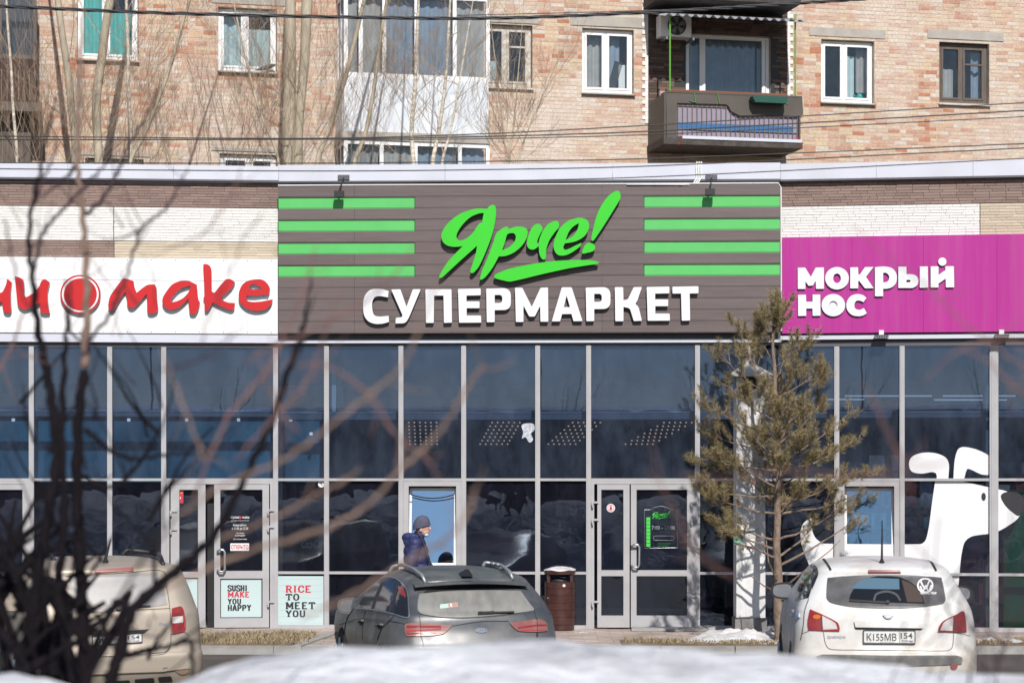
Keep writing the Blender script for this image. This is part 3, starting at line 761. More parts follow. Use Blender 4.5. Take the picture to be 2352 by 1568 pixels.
    # pale toothed quoins either side
    for uq, sgn in ((pu0, -1), (pu1, 1)):
        z = pz0+.3; k = 0
        while z < pz1+.25:
            w = .12 if k % 2 else .06; part('quoin', B(min(uq, uq+sgn*w), max(uq, uq+sgn*w), -.022, -.009, z, z+.074), M['tile_white'], b); z += .077; k += 1
    u0d, u1d, z0d, z1d = DOOR
    fr = MB(); bars(fr, u0d+.01, u1d-.01, z0d+.01, z1d-.01, .075, .06, .13)
    us = [FA.hit(p, 150, -.1)[0] for p in (1612,)]
    for u in us: fr.box(u-.06, u+.06, .058, .132, z0d+.085, z1d-.085)
    u2, _ = FA.hit(1752, 150, -.1); fr.box(u2-.035, u2+.035, .058, .132, z0d+.085, z1d-.085)
    d = part('balcony_door', fr, M['pvc'], b)
    for a, c in ((u0d+.087, us[0]-.062), (us[0]+.062, u2-.037)): part('pane', B(a, c, .09, .096, z0d+.087, z1d-.087), M['apt_glass'], d)
    part('curtain', curtain(us[0]+.0, u2, z0d, z1d, .26, .03, .18), M['curtain_blue'], d, smooth=True); part('curtain', curtain(u0d, us[0], z0d, z1d, .28, .03, .3), M['curtain_blue'], d, smooth=True)
    # things on the balcony
    a = FA.rect(1518, 32, 1588, 86, .45)
    ac = empty('air_conditioner', 'white outdoor air conditioner unit on the dark wall under the awning', 'air conditioner', FA, (a[0], -.45, a[2]))
    part('casing', B(a[0], a[1], -.45, -.12, a[2], a[3]), M['pvc'], ac)
    cu, cz = a[0]+(a[1]-a[0])*.52, (a[2]+a[3])/2
    part('fan_grille', MB().disc((cu, -.451, cz), (0, -1, 0), .19, .02, 24), M['dark_room'], ac)
    fb = MB()
    for k in range(5):
        t = 2*pi*k/5; fb.add([(cu+.03*cos(t), -.474, cz+.03*sin(t)), (cu+.17*cos(t+.1), -.474, cz+.17*sin(t+.1)), (cu+.17*cos(t+.75), -.474, cz+.17*sin(t+.75)), (cu+.03*cos(t+.7), -.474, cz+.03*sin(t+.7))], [(0, 1, 2, 3)])
    part('fan_blades', fb, mat('fan_grey', (.2, .2, .2), .5), ac)
    for du in (.1, .65): part('bracket', B(a[0]+du, a[0]+du+.04, -.46, -.012, a[2]-.06, a[2]-.004), M['steel'], ac)
    pf = zoomer(1500, 0, 2.352)
    def pq(p): return FA.hit(*pf(p), D+.14)
    box = slab([[(790, 552), (985, 562), (985, 572), (978, 600), (800, 592), (783, 560)]], pq, -D-.25, -D-.05)
    pu, pz = pq((880, 590))
    single('planter_box', box, mat('dark_green_plastic', (.012, .075, .055), .4), 'long dark green flower box hung on the balcony front', 'flower box', FA, (pu, -D-.1, pz))
    fixn(bpy.data.objects['planter_box'])
balcony_open()
# roof line pigeon on the second window ledge
def pigeon():
    u, z = FA.hit(612, 166, .03); s = .30
    mb = MB(); mb.tube([(u+.17, -.03, z+.14), (u+.13, -.03, z+.135), (u+.06, -.03, z+.11), (u, -.03, z+.085), (u-.09, -.03, z+.06), (u-.19, -.03, z+.03)], [.018, .032, .045, .055, .035, .012], 10)
    mb.tube([(u+.19, -.03, z+.145), (u+.215, -.03, z+.138)], [.008, .002], 5)
    for d in (-.02, .02): mb.tube([(u+.01+d, -.03+d, z+.05), (u+.02+d, -.03+d, z-.04)], .006, 5)
    single('pigeon', mb, mat('pigeon_grey', (.05, .05, .065), .6, var=.4, vscale=14), 'dark grey pigeon perched on a white window ledge', 'pigeon', FA, (u, -.03, z), smooth=True)
pigeon()
# ================================================================== the low shop building
shop = empty('shop_building', 'long low shop building with tiled band, pale roof trim and full-height glazing', 'shop building')
def sub(frame, name):
    """an unlabelled wing of the building carrying its wall's direction"""
    return frame
class Wing:
    """parts of the shop sit in their wall's frame but are children of the one building"""
    def __init__(s, fr): s.fr = fr
    def put(s, o, parent=None):
        pass
def spart(name, mb, mat_, fr, parent=None, smooth=False, kind=None, label=None, auto=None):
    o = mb.build(name, mat_, None, smooth, base=Vector((0, 0, 0)), auto=auto)
    p = parent or shop
    o.parent = p
    if p == shop:
        o.location = fr.o; o.rotation_euler = (0, 0, fr.yaw)
    if label: o['label'] = label
    if kind: o['kind'] = kind
    return o
ZG = .15
def fr_edges(fr): return {id(FL): (-90, 640), id(FC): (640, 1793), id(FR): (1793, 2460)}[id(fr)]
# ---- roof trim, shadow gap, wall behind, head band
TRIM = {id(FL): ((376, 379), (404.5, 415)), id(FC): ((379, 374), (415, 412)), id(FR): ((374, 366), (412, 401))}
for fr in (FL, FC, FR):
    x0, x1 = fr_edges(fr); (ta, tb), (ba, bb) = TRIM[id(fr)]
    off = .09
    ua, zt = fr.hit(x0, ta, off); ub, zt2 = fr.hit(x1, tb, off); _, zb = fr.hit(x0, ba, off); _, zb2 = fr.hit(x1, bb, off)
    if fr is FL: ua -= .0
    zt = (zt+zt2)/2; zb = (zb+zb2)/2
    fr.trim_z = (zb, zt)
    npc = 3; jo = [ua+(ub-ua)*k/npc for k in range(npc+1)]
    for a, b in zip(jo, jo[1:]):
        mb = MB(); mb.box(a+.002, b-.002, -off, -.02, zb, zt)
        spart('roof_trim', mb, M['fascia'], fr)
    spart('trim_lip', B(ua, ub, -off-.018, -off+.02, zb-.03, zb-.004), M['soffit'], fr)
    u0, _ = fr.hit(x0, 700, 0); u1, _ = fr.hit(x1, 700, 0)
    fr.u0, fr.u1 = u0, u1
    zh = fr.hit(x0 if fr is not FL else 300, 797, 0)[1] if fr is not FC else fr.hit(1176, 794, 0)[1]
    fr.zh = zh
    spart('upper_wall', B(u0, u1, .0, .25, zh, zb+.1), M['grout_dark'], fr)
    spart('head_band', B(u0, u1, -.045, -.002, zh, zh+.075), M['soffit'], fr)
# roof slab behind the trim
rp = [(-5.6, 32.1), (8.6, 31.6), (8.6, 37.2), (-9, 37.2), (-9, 32.0)]
zr = FC.trim_z[1]-.12
mb = MB(); mb.add([(x, y, zr) for x, y in [(-9, 32.1), (9, 31.7), (9, 37.4), (-9, 37.4)]]+[(x, y, zr-.2) for x, y in [(-9, 32.1), (9, 31.7), (9, 37.4), (-9, 37.4)]],
                  [(0, 1, 2, 3), (7, 6, 5, 4), (0, 4, 5, 1), (1, 5, 6, 2), (2, 6, 7, 3), (3, 7, 4, 0)])
rs = mb.build('roof_slab', M['concrete'], None); rs.parent = shop
# ---- tiled bands
def tile_band(fr, px0, px1, y0, y1, mname, grout, host, ind, course=.0405, Lr=(.17, .30), off=.03):
    ref = {id(FL): 640, id(FC): 1200, id(FR): 1793}[id(fr)]
    u0 = fr.hit(px0, y0, off)[0]; u1 = fr.hit(px1, y1, off)[0]; zt = fr.hit(ref, y0, off)[1]; zb = fr.hit(ref, y1, off)[1]
    band = spart('tile_band', B(u0, u1, -.012, -.002, zb, zt), grout, fr)
    z = zb; mb = MB(); full = None; N = max(1, round((zt-zb)/course)); c = (zt-zb)/N
    BLK = .235
    fm = MB().box(0, BLK-.007, -.010, 0, 0, c-.006)
    cells = []
    for k in range(N):
        u = u0+(-random.uniform(0, BLK) )
        while u < u1:
            L_ = BLK if random.random() > .3 else random.uniform(.1, .2)
            a, b = max(u, u0), min(u+L_-.007, u1); u += L_
            if b-a < .02: continue
            cells.append((a, b, z+.003, abs((b-a)-(BLK-.007)) < 1e-5))
        z += c
    fulls = [q for q in cells if q[3]]; random.shuffle(fulls); ch = set(id(q) for q in fulls[:ind]); me = None
    for q in cells:
        a, b, zz, f = q; y = -.021+random.uniform(-.004, .003)
        if id(q) in ch:
            if me is None: o = spart('tile', fm, M[mname], fr, band); me = o.data
            else: o = bpy.data.objects.new('tile', me); COL.objects.link(o); o.parent = band
            o.location = (a, y+.010, zz)
        else: mb.box(a, b, y, -.011, zz, zz+c-.006)
    if mb.v: spart('tilework', mb, M[mname], fr, band, kind='stuff')
GD, GP = M['grout_dark'], M['grout_pale']
tile_band(FL, -90, 640, 411, 478, 'tile_brown', GD, None, 70)
tile_band(FL, -90, 260, 479.2, 556, 'tile_white', GP, None, 30)
tile_band(FL, 262, 640, 479.2, 556, 'tile_white', GP, None, 40)
tile_band(FL, -90, 261, 557.2, 600, 'tile_brown', GD, None, 20)
tile_band(FL, 263, 640, 557.2, 600, 'tile_beige', GP, None, 25)
tile_band(FC, 641, 782, 411, 445, 'tile_brown', GD, None, 5)
tile_band(FC, 783, 1330, 411, 445, 'tile_beige', GP, None, 15)
tile_band(FC, 1331, 1792, 411, 445, 'tile_white', GP, None, 15)
tile_band(FR, 1795, 2460, 409, 474, 'tile_brown', GD, None, 50)
tile_band(FR, 1795, 2250, 475.2, 552, 'tile_white', GP, None, 30)
tile_band(FR, 2252, 2460, 475.2, 552, 'tile_beige', GP, None, 10)

# ---- glazing
XM = [-62, 72, 252, 376, 633, 750, 921, 1065, 1235, 1352, 1602, 1718, 1922, 2072, 2283, 2432]
ROW = [(797, 1098), (1104, 1312), (1318, 1438)]
ZT1 = FC.hit(1200, 1098)[1]; ZT0 = FC.hit(1200, 1104)[1]; ZM1 = FC.hit(1200, 1312)[1]; ZM0 = FC.hit(1200, 1318)[1]; ZB = .20
MW = .036
def U(px): fr = frame_for(px); return fr, fr.hit(px, 1000, .05)[0]
for px in XM:
    fr, u = U(px); zt = fr.zh
    w = MW if px != 2283 else .062
    spart('mullion', B(u-w, u+w, -.06, .06, ZG-.01, zt), M['mullion'], fr)
    spart('mullion_cap', B(u-w*.55, u+w*.55, -.066, -.061, ZG, zt-.001), M['mullion'], fr)
# white flashing line above the glazing
for fr, y0, y1, m in ((FL, 767, 786, 'fascia'), (FC, 779, 787, 'fascia'), (FR, 769, 778, 'fascia')):
    x0, x1 = fr_edges(fr); xm = (max(x0, 0)+min(x1, 2352))/2
    zt = fr.hit(xm, y0, .1)[1]; zb = fr.hit(xm, y1, .1)[1]; spart('head_flashing', B(fr.u0, fr.u1, -.11, -.046, zb, zt), M[m], fr)
    spart('sign_backing', B(fr.u0, fr.u1, -.06, -.0015, zt+.002, zt+.14), M['soffit'], fr)
pane_count = 0
DOORS = {(376, 633), (1352, 1602), (-62, 72)}; VENT = {(921, 1065), (1922, 2072)}
def pane(fr, u0, u1, z0, z1, m, y=.0, parent=None, name='glass_pane', tilt=0.0):
    mb = B(u0, u1, y, y+.008, z0, z1)
    return spart(name, mb, m, fr, parent)
for a, b in zip(XM, XM[1:]):
    fr, ua = U(a); fr2, ub = U(b)
    if fr is not fr2:
        # the bay that holds the bend runs in the frame of the centre of the bay
        fr = frame_for((a+b)/2); ua = fr.hit(a, 1000, .05)[0]; ub = fr.hit(b, 1000, .05)[0]
    x0, x1 = ua+MW+.001, ub-MW-.001; zt = fr.zh
    if b == 2283: x1 -= .028
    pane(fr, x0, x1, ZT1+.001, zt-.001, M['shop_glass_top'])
    spart('transom', B(x0, x1, -.05, .05, ZT0, ZT1), M['mullion'], fr)
    if (a, b) in DOORS: continue
    spart('transom', B(x0, x1, -.05, .05, ZM0, ZM1), M['mullion'], fr)
    spart('sill_rail', B(x0, x1, -.05, .05, ZG-.01, ZB), M['mullion'], fr)
    pane(fr, x0, x1, ZB+.001, ZM0-.001, M['shop_glass'])
    if (a, b) not in VENT: pane(fr, x0, x1, ZM1+.001, ZT0-.001, M['shop_glass'])
    else:
        v = MB(); bars(v, x0, x1, ZM1+.001, ZT0-.001, .075, -.045, .045)
        vw = spart('vent_window', v, M['mullion'], fr)
        zlo = fr.hit((a+b)/2, 1297 if a < 1500 else 1300, 0)[1]
        # sash hinged at the foot, leaning inwards at the top
        sw0, sw1, s0, s1 = x0+.078, x1-.078, ZM1+.09, ZT0-.10
        sm = MB(); an = radians(7.5)
        def L(u, y, z): return (u, y*cos(an)+(z-s0)*sin(an), s0+(z-s0)*cos(an)-y*sin(an))
        def lbox(mb, a0, a1, y0, y1, z0, z1):
            q = MB().box(a0, a1, y0, y1, z0, z1); mb.add([L(*p) for p in q.v], q.f)
        w = .034
        lbox(sm, sw0, sw0+w, -.03, .03, s0, s1); lbox(sm, sw1-w, sw1, -.03, .03, s0, s1); lbox(sm, sw0+w, sw1-w, -.03, .03, s0, s0+w); lbox(sm, sw0+w, sw1-w, -.03, .03, s1-w, s1)
        so = spart('sash', sm, M['pvc'], fr, vw)
        gm = MB(); lbox(gm, sw0+w+.001, sw1-w-.001, -.004, .004, s0+w+.001, s1-w-.001); spart('glass_pane', gm, M['sky_glass'] if a < 1500 else M['vent_glass_clearer'], fr, vw)
        if a < 1500:
            zc_ = s1-.10; cu_ = [(sw0+.03+(sw1-sw0-.06)*k/10, -.035, zc_-.055*(1-((k-5)/5)**2)) for k in range(11)]
            spart('loose_cable', MB().tube(cu_, .009, 6), M['black'], fr, vw)

# ---- doors
def hinge(fr, u, z, par):
    mb = MB(); mb.box(u-.035, u-.005, -.115, -.062, z, z+.05); mb.box(u-.004, u+.07, -.085, -.062, z+.03, z+.06); mb.tube([(u-.018, -.10, z-.03), (u-.018, -.10, z)], .014, 8)
    spart('hinge', mb, M['mullion'], fr, par)
def leaf(fr, px0, px1, y_split, glass_px, name='door', y0=1112, yb=1440, swing=0.0):
    u0, zt = fr.hit(px0, y0, .05); u1, zb = fr.hit(px1, yb, .05); zb = max(zb, ZG+.012)
    g0, g1 = [fr.hit(p, 1200, .05)[0] for p in glass_px]
    zs0, zs1 = fr.hit(px0, y_split[1], .05)[1], fr.hit(px0, y_split[0], .05)[1]
    ztop = fr.hit(px0, 1124, .05)[1]; zlow = fr.hit(px0, y_split[2], .05)[1]
    mb = MB(); Y0, Y1 = -.062, -.012
    mb.box(u0, g0, Y0, Y1, zb, zt); mb.box(g1, u1, Y0, Y1, zb, zt); mb.box(g0, g1, Y0, Y1, ztop, zt); mb.box(g0, g1, Y0, Y1, zs0, zs1); mb.box(g0, g1, Y0, Y1, zb, zlow)
    d = spart(name, mb, M['mullion'], fr)
    spart('glass_pane', B(g0, g1, -.04, -.034, zs1, ztop), M['shop_glass'], fr, d); spart('glass_pane', B(g0, g1, -.04, -.034, zlow, zs0), M['shop_glass'], fr, d)
    sb = MB()   # thin bead round the glass
    for a, b in ((zs1, ztop), (zlow, zs0)): bars(sb, g0, g1, a, b, .008, Y0-.004, Y0+.004)
    spart('glazing_bead', sb, M['black'], fr, d)
    return d, u0, u1, g0, g1
def dframe(fr, px0, px1):
    u0 = fr.hit(px0, 1200, .05)[0]+MW+.001; u1 = fr.hit(px1, 1200, .05)[0]-MW-.001
    zt = ZT0-.001; w = .045
    mb = MB(); mb.box(u0, u0+w, -.055, .05, ZG-.005, zt); mb.box(u1-w, u1, -.055, .05, ZG-.005, zt); mb.box(u0+w, u1-w, -.055, .05, zt-w, zt)
    spart('door_frame', mb, M['mullion'], fr)
def handle(fr, px, y0, y1, par):
    u, z1 = fr.hit(px, y0, .12); _, z0 = fr.hit(px, y1, .12); du = .105
    pts = [(u, -.063, z1-.02), (u, -.12, z1-.02), (u+.03, -.135, z1), (u+du*.8, -.135, z1), (u+du, -.135, z1-.04), (u+du, -.135, z0+.04), (u+du*.8, -.135, z0), (u+.03, -.135, z0), (u, -.12, z0+.02), (u, -.063, z0+.02)]
    spart('handle', MB().tube(pts, .017, 8), M['steel'], fr, par, smooth=True)
dframe(FL, 376, 633); dframe(FC, 1352, 1602); dframe(FL, -62, 72)
# sushi shop: left leaf fixed, gap where the right leaf stands ajar
d1, *_ = leaf(FL, 392, 472, (1312, 1326, 1420), (412, 455)); hl = [1165, 1205]
for y in (1180, 1222): u, z = FL.hit(396, y, .05); hinge(FL, u, z, d1)
d2, a0, a1, g0, g1 = leaf(FL, 492, 618, (1310, 1328, 1418), (506, 603))
for y in (1178, 1216, 1388): u, z = FL.hit(619, y, .05); hinge(FL, u, z, d2)
handle(FL, 500, 1262, 1312, d2)
u0 = FL.hit(473, 1200, .05)[0]; u1 = FL.hit(491, 1200, .05)[0]
spart('dark_gap', B(u0, u1, .3, .31, ZG, ZT0), M['black'], FL)
# supermarket
d3, *_ = leaf(FC, 1372, 1446, (1308, 1322, 1412), (1381, 1432))
for y in (1160, 1200, 1388): u, z = FC.hit(1364, y, .05); hinge(FC, u, z, d3)
d4, *_ = leaf(FC, 1449, 1590, (1308, 1322, 1412), (1462, 1578))
for y in (1160, 1200, 1375): u, z = FC.hit(1591, y, .05); hinge(FC, u, z, d4)
handle(FC, 1452, 1250, 1302, d4)
d5, *_ = leaf(FL, -50, 60, (1312, 1326, 1420), (-40, 52))
step = spart('door_step', B(FC.hit(1450, 1445, .2)[0], FC.hit(1625, 1445, .2)[0], -.42, -.07, .145, .185), M['kerb'], FC)

# ---- interior: floor, walls, suspended ceiling edge, lamps
inn = MB(); zc = FC.hit(1176, 962, 0)[1]
M['inner_wall'] = mat('shop_inner_wall', (.16, .16, .17), .9, var=.2, vscale=.8); M['inner_floor'] = mat('shop_floor_tiles', (.12, .115, .11), .5); M['edge_pale'] = mat('pale_edge_strip', (.6, .62, .64), .6)
single('shop_floor', B(-9, 9, 32.35, 37.2, .1, .158), M['inner_floor'], kind='structure')
single('inner_back_wall', B(-9, 9, 37.1, 37.38, .158, zr-.21), M['inner_wall'], kind='structure')
single('inner_ceiling', B(-9, 9, 32.6, 37.08, zc+.5, zc+.56), M['dark_room'], kind='structure')
for px in (640, 1765):
    p = P(px, 1000, 32.5); single('partition_wall', B(p.x-.06, p.x+.06, 32.5, 37.09, .158, zc+.49), M['inner_wall'], kind='structure')
for px in (-80, 2420):
    p = P(px, 1000, 32.4); single('partition_wall', B(p.x-.06, p.x+.06, 31.9, 37.09, .158, zr-.22), M['inner_wall'], kind='structure')
for fr, x0, x1, y0, y1 in ((FC, 640, 1793, 945, 963), (FR, 1793, 2460, 948, 962), (FL, -90, 640, 944, 958)):
    _, zt = fr.hit(1176, y0, -.3); _, zb = fr.hit(1176, y1, -.3)
    spart('ceiling_edge', B(fr.u0, fr.u1, .28, .34, zb, zt), mat('ceiling_edge_grey', (.30, .31, .34), .7), fr)
    spart('ceiling_edge_line', B(fr.u0, fr.u1, .27, .279, zt-.02, zt), M['edge_pale'], fr)
lampdot = mat('warm_lamp_dot', (1, .8, .6), .5, emit=(1, .62, .38), estr=1.1)
for cx in (970, 1148, 1320, 1515):
    mb = MB(); y0 = 34.2
    pnl = empty('grid_lamp', 'louvred ceiling lamp of warm dots seen through the glass ' + {970: 'left of the vent window top', 1148: 'behind the middle bay', 1320: 'above the narrow bay', 1515: 'above the supermarket door'}[cx], 'ceiling lamp', WORLD, tuple(P(cx, 990, y0)), group='warm louvred lamps inside the supermarket')
    hs = MB()
    for i in range(6):
        for j in range(7):
            k = (j-3)*.0+ (cx-970)*-.00055*j
            x = P(cx, 990, y0).x+(i-2.5)*.088+(3-j)*.045*(cx-960)/260; z = P(cx, 970+j*8, y0).z
            hs.box(x-.012, x+.012, y0-.006+j*.1, y0+j*.1, z-.010, z+.010)
    part('lamp_dots', hs, lampdot, pnl, kind='stuff')
tube_m = mat('lamp_tube', (.8, .85, 1), .4, emit=(.75, .85, 1), estr=.55)
for i, (x0, x1, y, Y) in enumerate(((1925, 1945, 866, 34.0), (1962, 2190, 866, 34.0), (2222, 2400, 866, 34.0), (1940, 2140, 883, 34.6), (2165, 2345, 883, 34.6), (1900, 1985, 891, 35.2), (2145, 2330, 892, 35.2))):
    a, b = P(x0+1, y+26, Y), P(x1, y+26, Y)
    single('tube_lamp', B(a.x, b.x, Y-.02, Y+.02, a.z-.012, a.z+.012), tube_m, ['short end of the top row of white tube lamps beside the pine', 'white tube lamp of the top row over the vent window bay', 'white tube lamp of the top row at the right edge', 'white tube lamp of the second row over the vent window bay', 'white tube lamp of the second row above the dog ears', 'short white tube lamp of the lowest row beside the pine', 'dim white tube lamp of the lowest row above the dog ears'][i], 'tube lamp', WORLD, tuple((a+b)/2), group='tube lamps in the pet shop')
# wall strip light above sushi shop seating
for i, px in enumerate((31, 296, 429, 548, 636, 668, 715)):
    y = 964 if i < 6 else 996
    fr = frame_for(px); u, z = fr.hit(px, y, -.5); single('spot_lamp', B(u-.022, u+.022, .46, .5, z-.022, z+.022), mat('small_lamp', (1, 1, 1), .5, emit=(1, 1, 1), estr=1.2) if i == 0 else bpy.data.materials['small_lamp'],
        'tiny square white spot lamp ' + ['in the pane at the left edge', 'in the narrow pane left of the sushi door', 'over the left leaf of the sushi door', 'over the right leaf of the sushi door', 'beside the mullion at the sign corner', 'above the rice poster, upper of two', 'above the rice poster, lower of two'][i], 'spot lamp', fr, (u, .48, z), group='square spots in the sushi shop')
teal_in = mat('teal_inner_wall', (.10, .31, .38), .7, var=.45, vscale=1.2, stretch=(1, 1, .5))
for fr, xa, xb in ((FL, 0, 636), (FC, 642, 748)):
    a, zt_ = fr.hit(xa, 966, -.9); b_, zb_ = fr.hit(xb, 1093, -.9); spart('teal_wall_panel', B(a, b_, .9, .93, zb_-.1, zt_), teal_in, fr)
rr_ = FC.rect(694, 1238, 742, 1258, -.5); co = text_mb('Coca-Cola', rr_[0], rr_[1], rr_[2], rr_[3], .5, .0, .25); spart('fridge_lettering', co, mat('dim_fridge_print', (.12, .22, .28), .6), FC)
# pale wall panel inside upper sushi bays
u0, z1 = FL.hit(420, 1020, -1.2); u1, z0 = FL.hit(620, 1055, -1.2)
spart('blue_inner_sign', B(u0, u1, 1.2, 1.23, z0, z1), mat('teal_inner_panel', (.04, .30, .42), .5), FL)
u0, z1 = FC.hit(762, 838, -.6); u1, z0 = FC.hit(772, 945, -.6)
spart('inner_post', B(u0, u1, .6, .64, z0, z1), M['white_letter'], FC); u0, z1 = FC.hit(775, 852, -.6); u1, _ = FC.hit(787, 940, -.6); spart('inner_post', B(u0, u1, .62, .66, z0, z1), M['inner_floor'], FC)
# inner column of the pet shop
u0, z1 = FR.hit(2258, 815, -.5); u1, z0 = FR.hit(2272, 1440, -.5); spart('inner_column', B(u0, u1, .5, .58, ZG, z1), M['mullion'], FR)

# pet shop shelving with packs
pal = [(.25, .06, .05), (.32, .13, .08), (.10, .14, .20), (.36, .30, .22), (.08, .22, .26), (.30, .09, .16), (.45, .42, .38), (.16, .10, .07)]
pm = [mat('pack_colour', c, .6, var=.25, vscale=9) for c in pal]
sh_ = empty('shelf', 'tall dark shelf unit of packed goods inside the pet shop', 'shelf', FR, (FR.hit(1960, 1300, -1)[0], 1.0, .16))
ua, ub = FR.hit(1930, 1300, -1)[0], FR.hit(2420, 1300, -1)[0]
for k, z in enumerate((.5, .9, 1.28, 1.62, 1.95)):
    part('shelf_board', B(ua, ub, 1.0, 1.42, z-.02, z), M['inner_floor'], sh_)
part('shelf_back', B(ua, ub, 1.425, 1.44, .16, 2.6), M['dark_room'], sh_)
for k, z in enumerate((.5, .9, 1.28, 1.62, 1.95)):
    u = ua+.05; rown = ['lowest', 'second', 'third', 'fourth', 'top'][k]
    while u < ub-.2:
        w = random.uniform(.12, .26); h = random.uniform(.16, .30) if k < 4 else random.uniform(.25, .5)
        ci = random.randrange(8); wp = FR.world(u+w/2, -1.1, z); qx = CX+wp.x/wp.y*F; where = 'behind the pine' if qx < 1925 else 'behind the left half of the vent window' if qx < 2000 else 'behind the right half of the vent window' if qx < 2072 else 'behind the dog neck' if qx < 2140 else 'behind the dog head' if qx < 2220 else 'behind the dog snout' if qx < 2290 else 'by the right edge'
        o = single('product_pack', B(u, u+w, 1.02, 1.3, z+.001, z+h), pm[ci], ('wide ' if w > .19 else 'slim ')+['dark red', 'russet', 'navy', 'tan', 'teal', 'plum', 'pale', 'brown'][ci]+' pack on the '+rown+' shelf '+where, 'package', FR, (u+w/2, 1.15, z), group='packs on the pet shop shelves'); u += w+random.uniform(.01, .1)
seen_ = {}
for o in list(COL.objects):
    if o.name.startswith('product_pack'): seen_.setdefault(o['label'], []).append(o)
for lab, os_ in seen_.items():
    if len(os_) == 2:
        os_.sort(key=lambda o: o.location.x); os_[0]['label'] = lab+', left of two'; os_[1]['label'] = lab+', right of two'
# two feed sacks high on the shelf, printed with their name
sack = mat('feed_sack_paper', (.42, .33, .28), .7, var=.2, vscale=5)
for k, (x0, x1, lab) in enumerate(((1995, 2042, 'pale brown feed sack standing high left of the dog ears'), (2044, 2070, 'narrow pale brown feed sack touching the mullion left of the dog ears'))):
    r = FR.rect(x0, 1045, x1, 1096, -.55); sk = empty('feed_sack', lab, 'sack', FR, ((r[0]+r[1])/2, .55, r[2]))
    mb = MB(); mb.add([(r[0], .55, r[2]), (r[1], .55, r[2]), (r[1], .75, r[2]), (r[0], .75, r[2]), (r[0]+.01, .58, r[3]-.04), (r[1]-.01, .58, r[3]-.04), (r[1]-.01, .70, r[3]-.04), (r[0]+.01, .70, r[3]-.04), (r[0]+.02, .63, r[3]), (r[1]-.02, .63, r[3]), (r[1]-.02, .65, r[3]), (r[0]+.02, .65, r[3])],
        [(3, 2, 1, 0), (0, 1, 5, 4), (1, 2, 6, 5), (2, 3, 7, 6), (3, 0, 4, 7), (4, 5, 9, 8), (5, 6, 10, 9), (6, 7, 11, 10), (7, 4, 8, 11), (8, 9, 10, 11)])
    part('paper', mb, sack, sk); w = r[1]-r[0]
    part('lettering', text_mb('NAVARRA' if k == 0 else 'NA', r[0]+w*.15, r[1]-w*.15, r[2]+.07, r[2]+.11, .548, .03), M['red_print'], sk)
# brown carton and white box near the dog's chest
cb = FR.rect(2210, 1240, 2270, 1292, -.45); single('carton', B(cb[0], cb[1], .45, .7, cb[2], cb[3]), mat('brown_carton', (.17, .085, .05), .7, var=.2), 'brown carton behind the glass under the dog sticker chin', 'carton', FR, (cb[0], .5, cb[2]))
gr = FR.rect(2305, 1125, 2350, 1430, -.3); single('green_poster', B(gr[0], gr[1]+.3, .3, .31, .2, gr[3]), mat('green_poster_paper', (.03, .22, .05), .6), 'tall green poster inside the glass at the right edge', 'poster', FR, (gr[0], .3, .2))

# ================================================================== stickers and prints on the glass
def flat(name, loops, fmap, fr, m, y0=-.004, y1=-.001, label=None, cat=None, group=None):
    v, t = fill(loops); pts = [fmap(p) for p in v]; us = [p[0] for p in pts]; zs = [p[1] for p in pts]
    mb = slab(loops, fmap, y0, y1)
    if cat: o = single(name, mb, m, label, cat, fr, ((min(us)+max(us))/2, y0, min(zs)), group)
    else: o = mb
    if cat: fixn(o)
    return o
D4 = zoomer(1880, 1050, 2.5419)
dogpts = [(250, 545), (262, 560), (262, 620), (285, 670), (330, 702, 1), (930, 705), (965, 680), (985, 600), (1005, 450), (1025, 315), (1035, 290), (1030, 266, 1), (1005, 258), (940, 268), (880, 255), (862, 210), (880, 165), (940, 140),
          (1020, 140), (1085, 165), (1110, 210), (1106, 300, 1), (1138, 300, 1), (1145, 190), (1165, 120), (1200, 103), (1270, 115), (1340, 145), (1405, 192, 1), (1402, 272, 1), (1320, 275), (1250, 245), (1222, 242), (1200, 318, 1),
          (1400, 362), (1475, 380), (1560, 430), (1548, 530), (1480, 590), (1390, 635), (1260, 655), (1210, 690), (1190, 760), (1180, 840), (1170, 965, 1), (1085, 965, 1), (1080, 880, 1), (620, 880), (420, 890), (410, 965, 1), (320, 965, 1), (250, 850), (205, 740), (188, 650), (205, 580)]
def fR(p): x, y = D4(p); return FR.hit(x, y, .003)
dog = empty('dog_sticker', 'big white dog silhouette sticker across the pet shop glass', 'sticker', FR, (fR((700, 960))[0], -.003, fR((700, 960))[1]))
fixn(part('silhouette', slab([spline(dogpts, 6)], fR, -.0045, -.0015), mat('white_vinyl', (.73, .73, .75), .45), dog))
fixn(part('eye', slab([ellipse(1325, 412, 14, 25)], fR, -.0065, -.0047), M['black_print'], dog))
fixn(part('nose', slab([spline([(1432, 405), (1475, 380), (1545, 392), (1580, 440), (1548, 528), (1500, 505), (1455, 460)], 5)], fR, -.0065, -.0047), M['black_print'], dog))

def note(name, fr, x0, y0, x1, y1, m, lab, cat, y=-.004, depth=.003, base_off=None):
    u0, u1, z0, z1 = fr.rect(x0, y0, x1, y1, -y)
    return empty(name, lab, cat, fr, ((u0+u1)/2, y, z0)), (u0, u1, z0, z1)
def lines(par, fr, rect, rows, m, y, bold=.02):
    """rows: (text, x0, x1, y0, y1) as fractions of the sheet, y from the top"""
    u0, u1, z0, z1 = rect
    for (tx, a, b, c, d, mm) in rows:
        part('lettering', text_mb(tx, u0+(u1-u0)*a, u0+(u1-u0)*b, z1-(z1-z0)*d, z1-(z1-z0)*c, y, bold), mm or m, par)
BP, RP, WP = M['black_print'], M['red_print'], M['white_print']
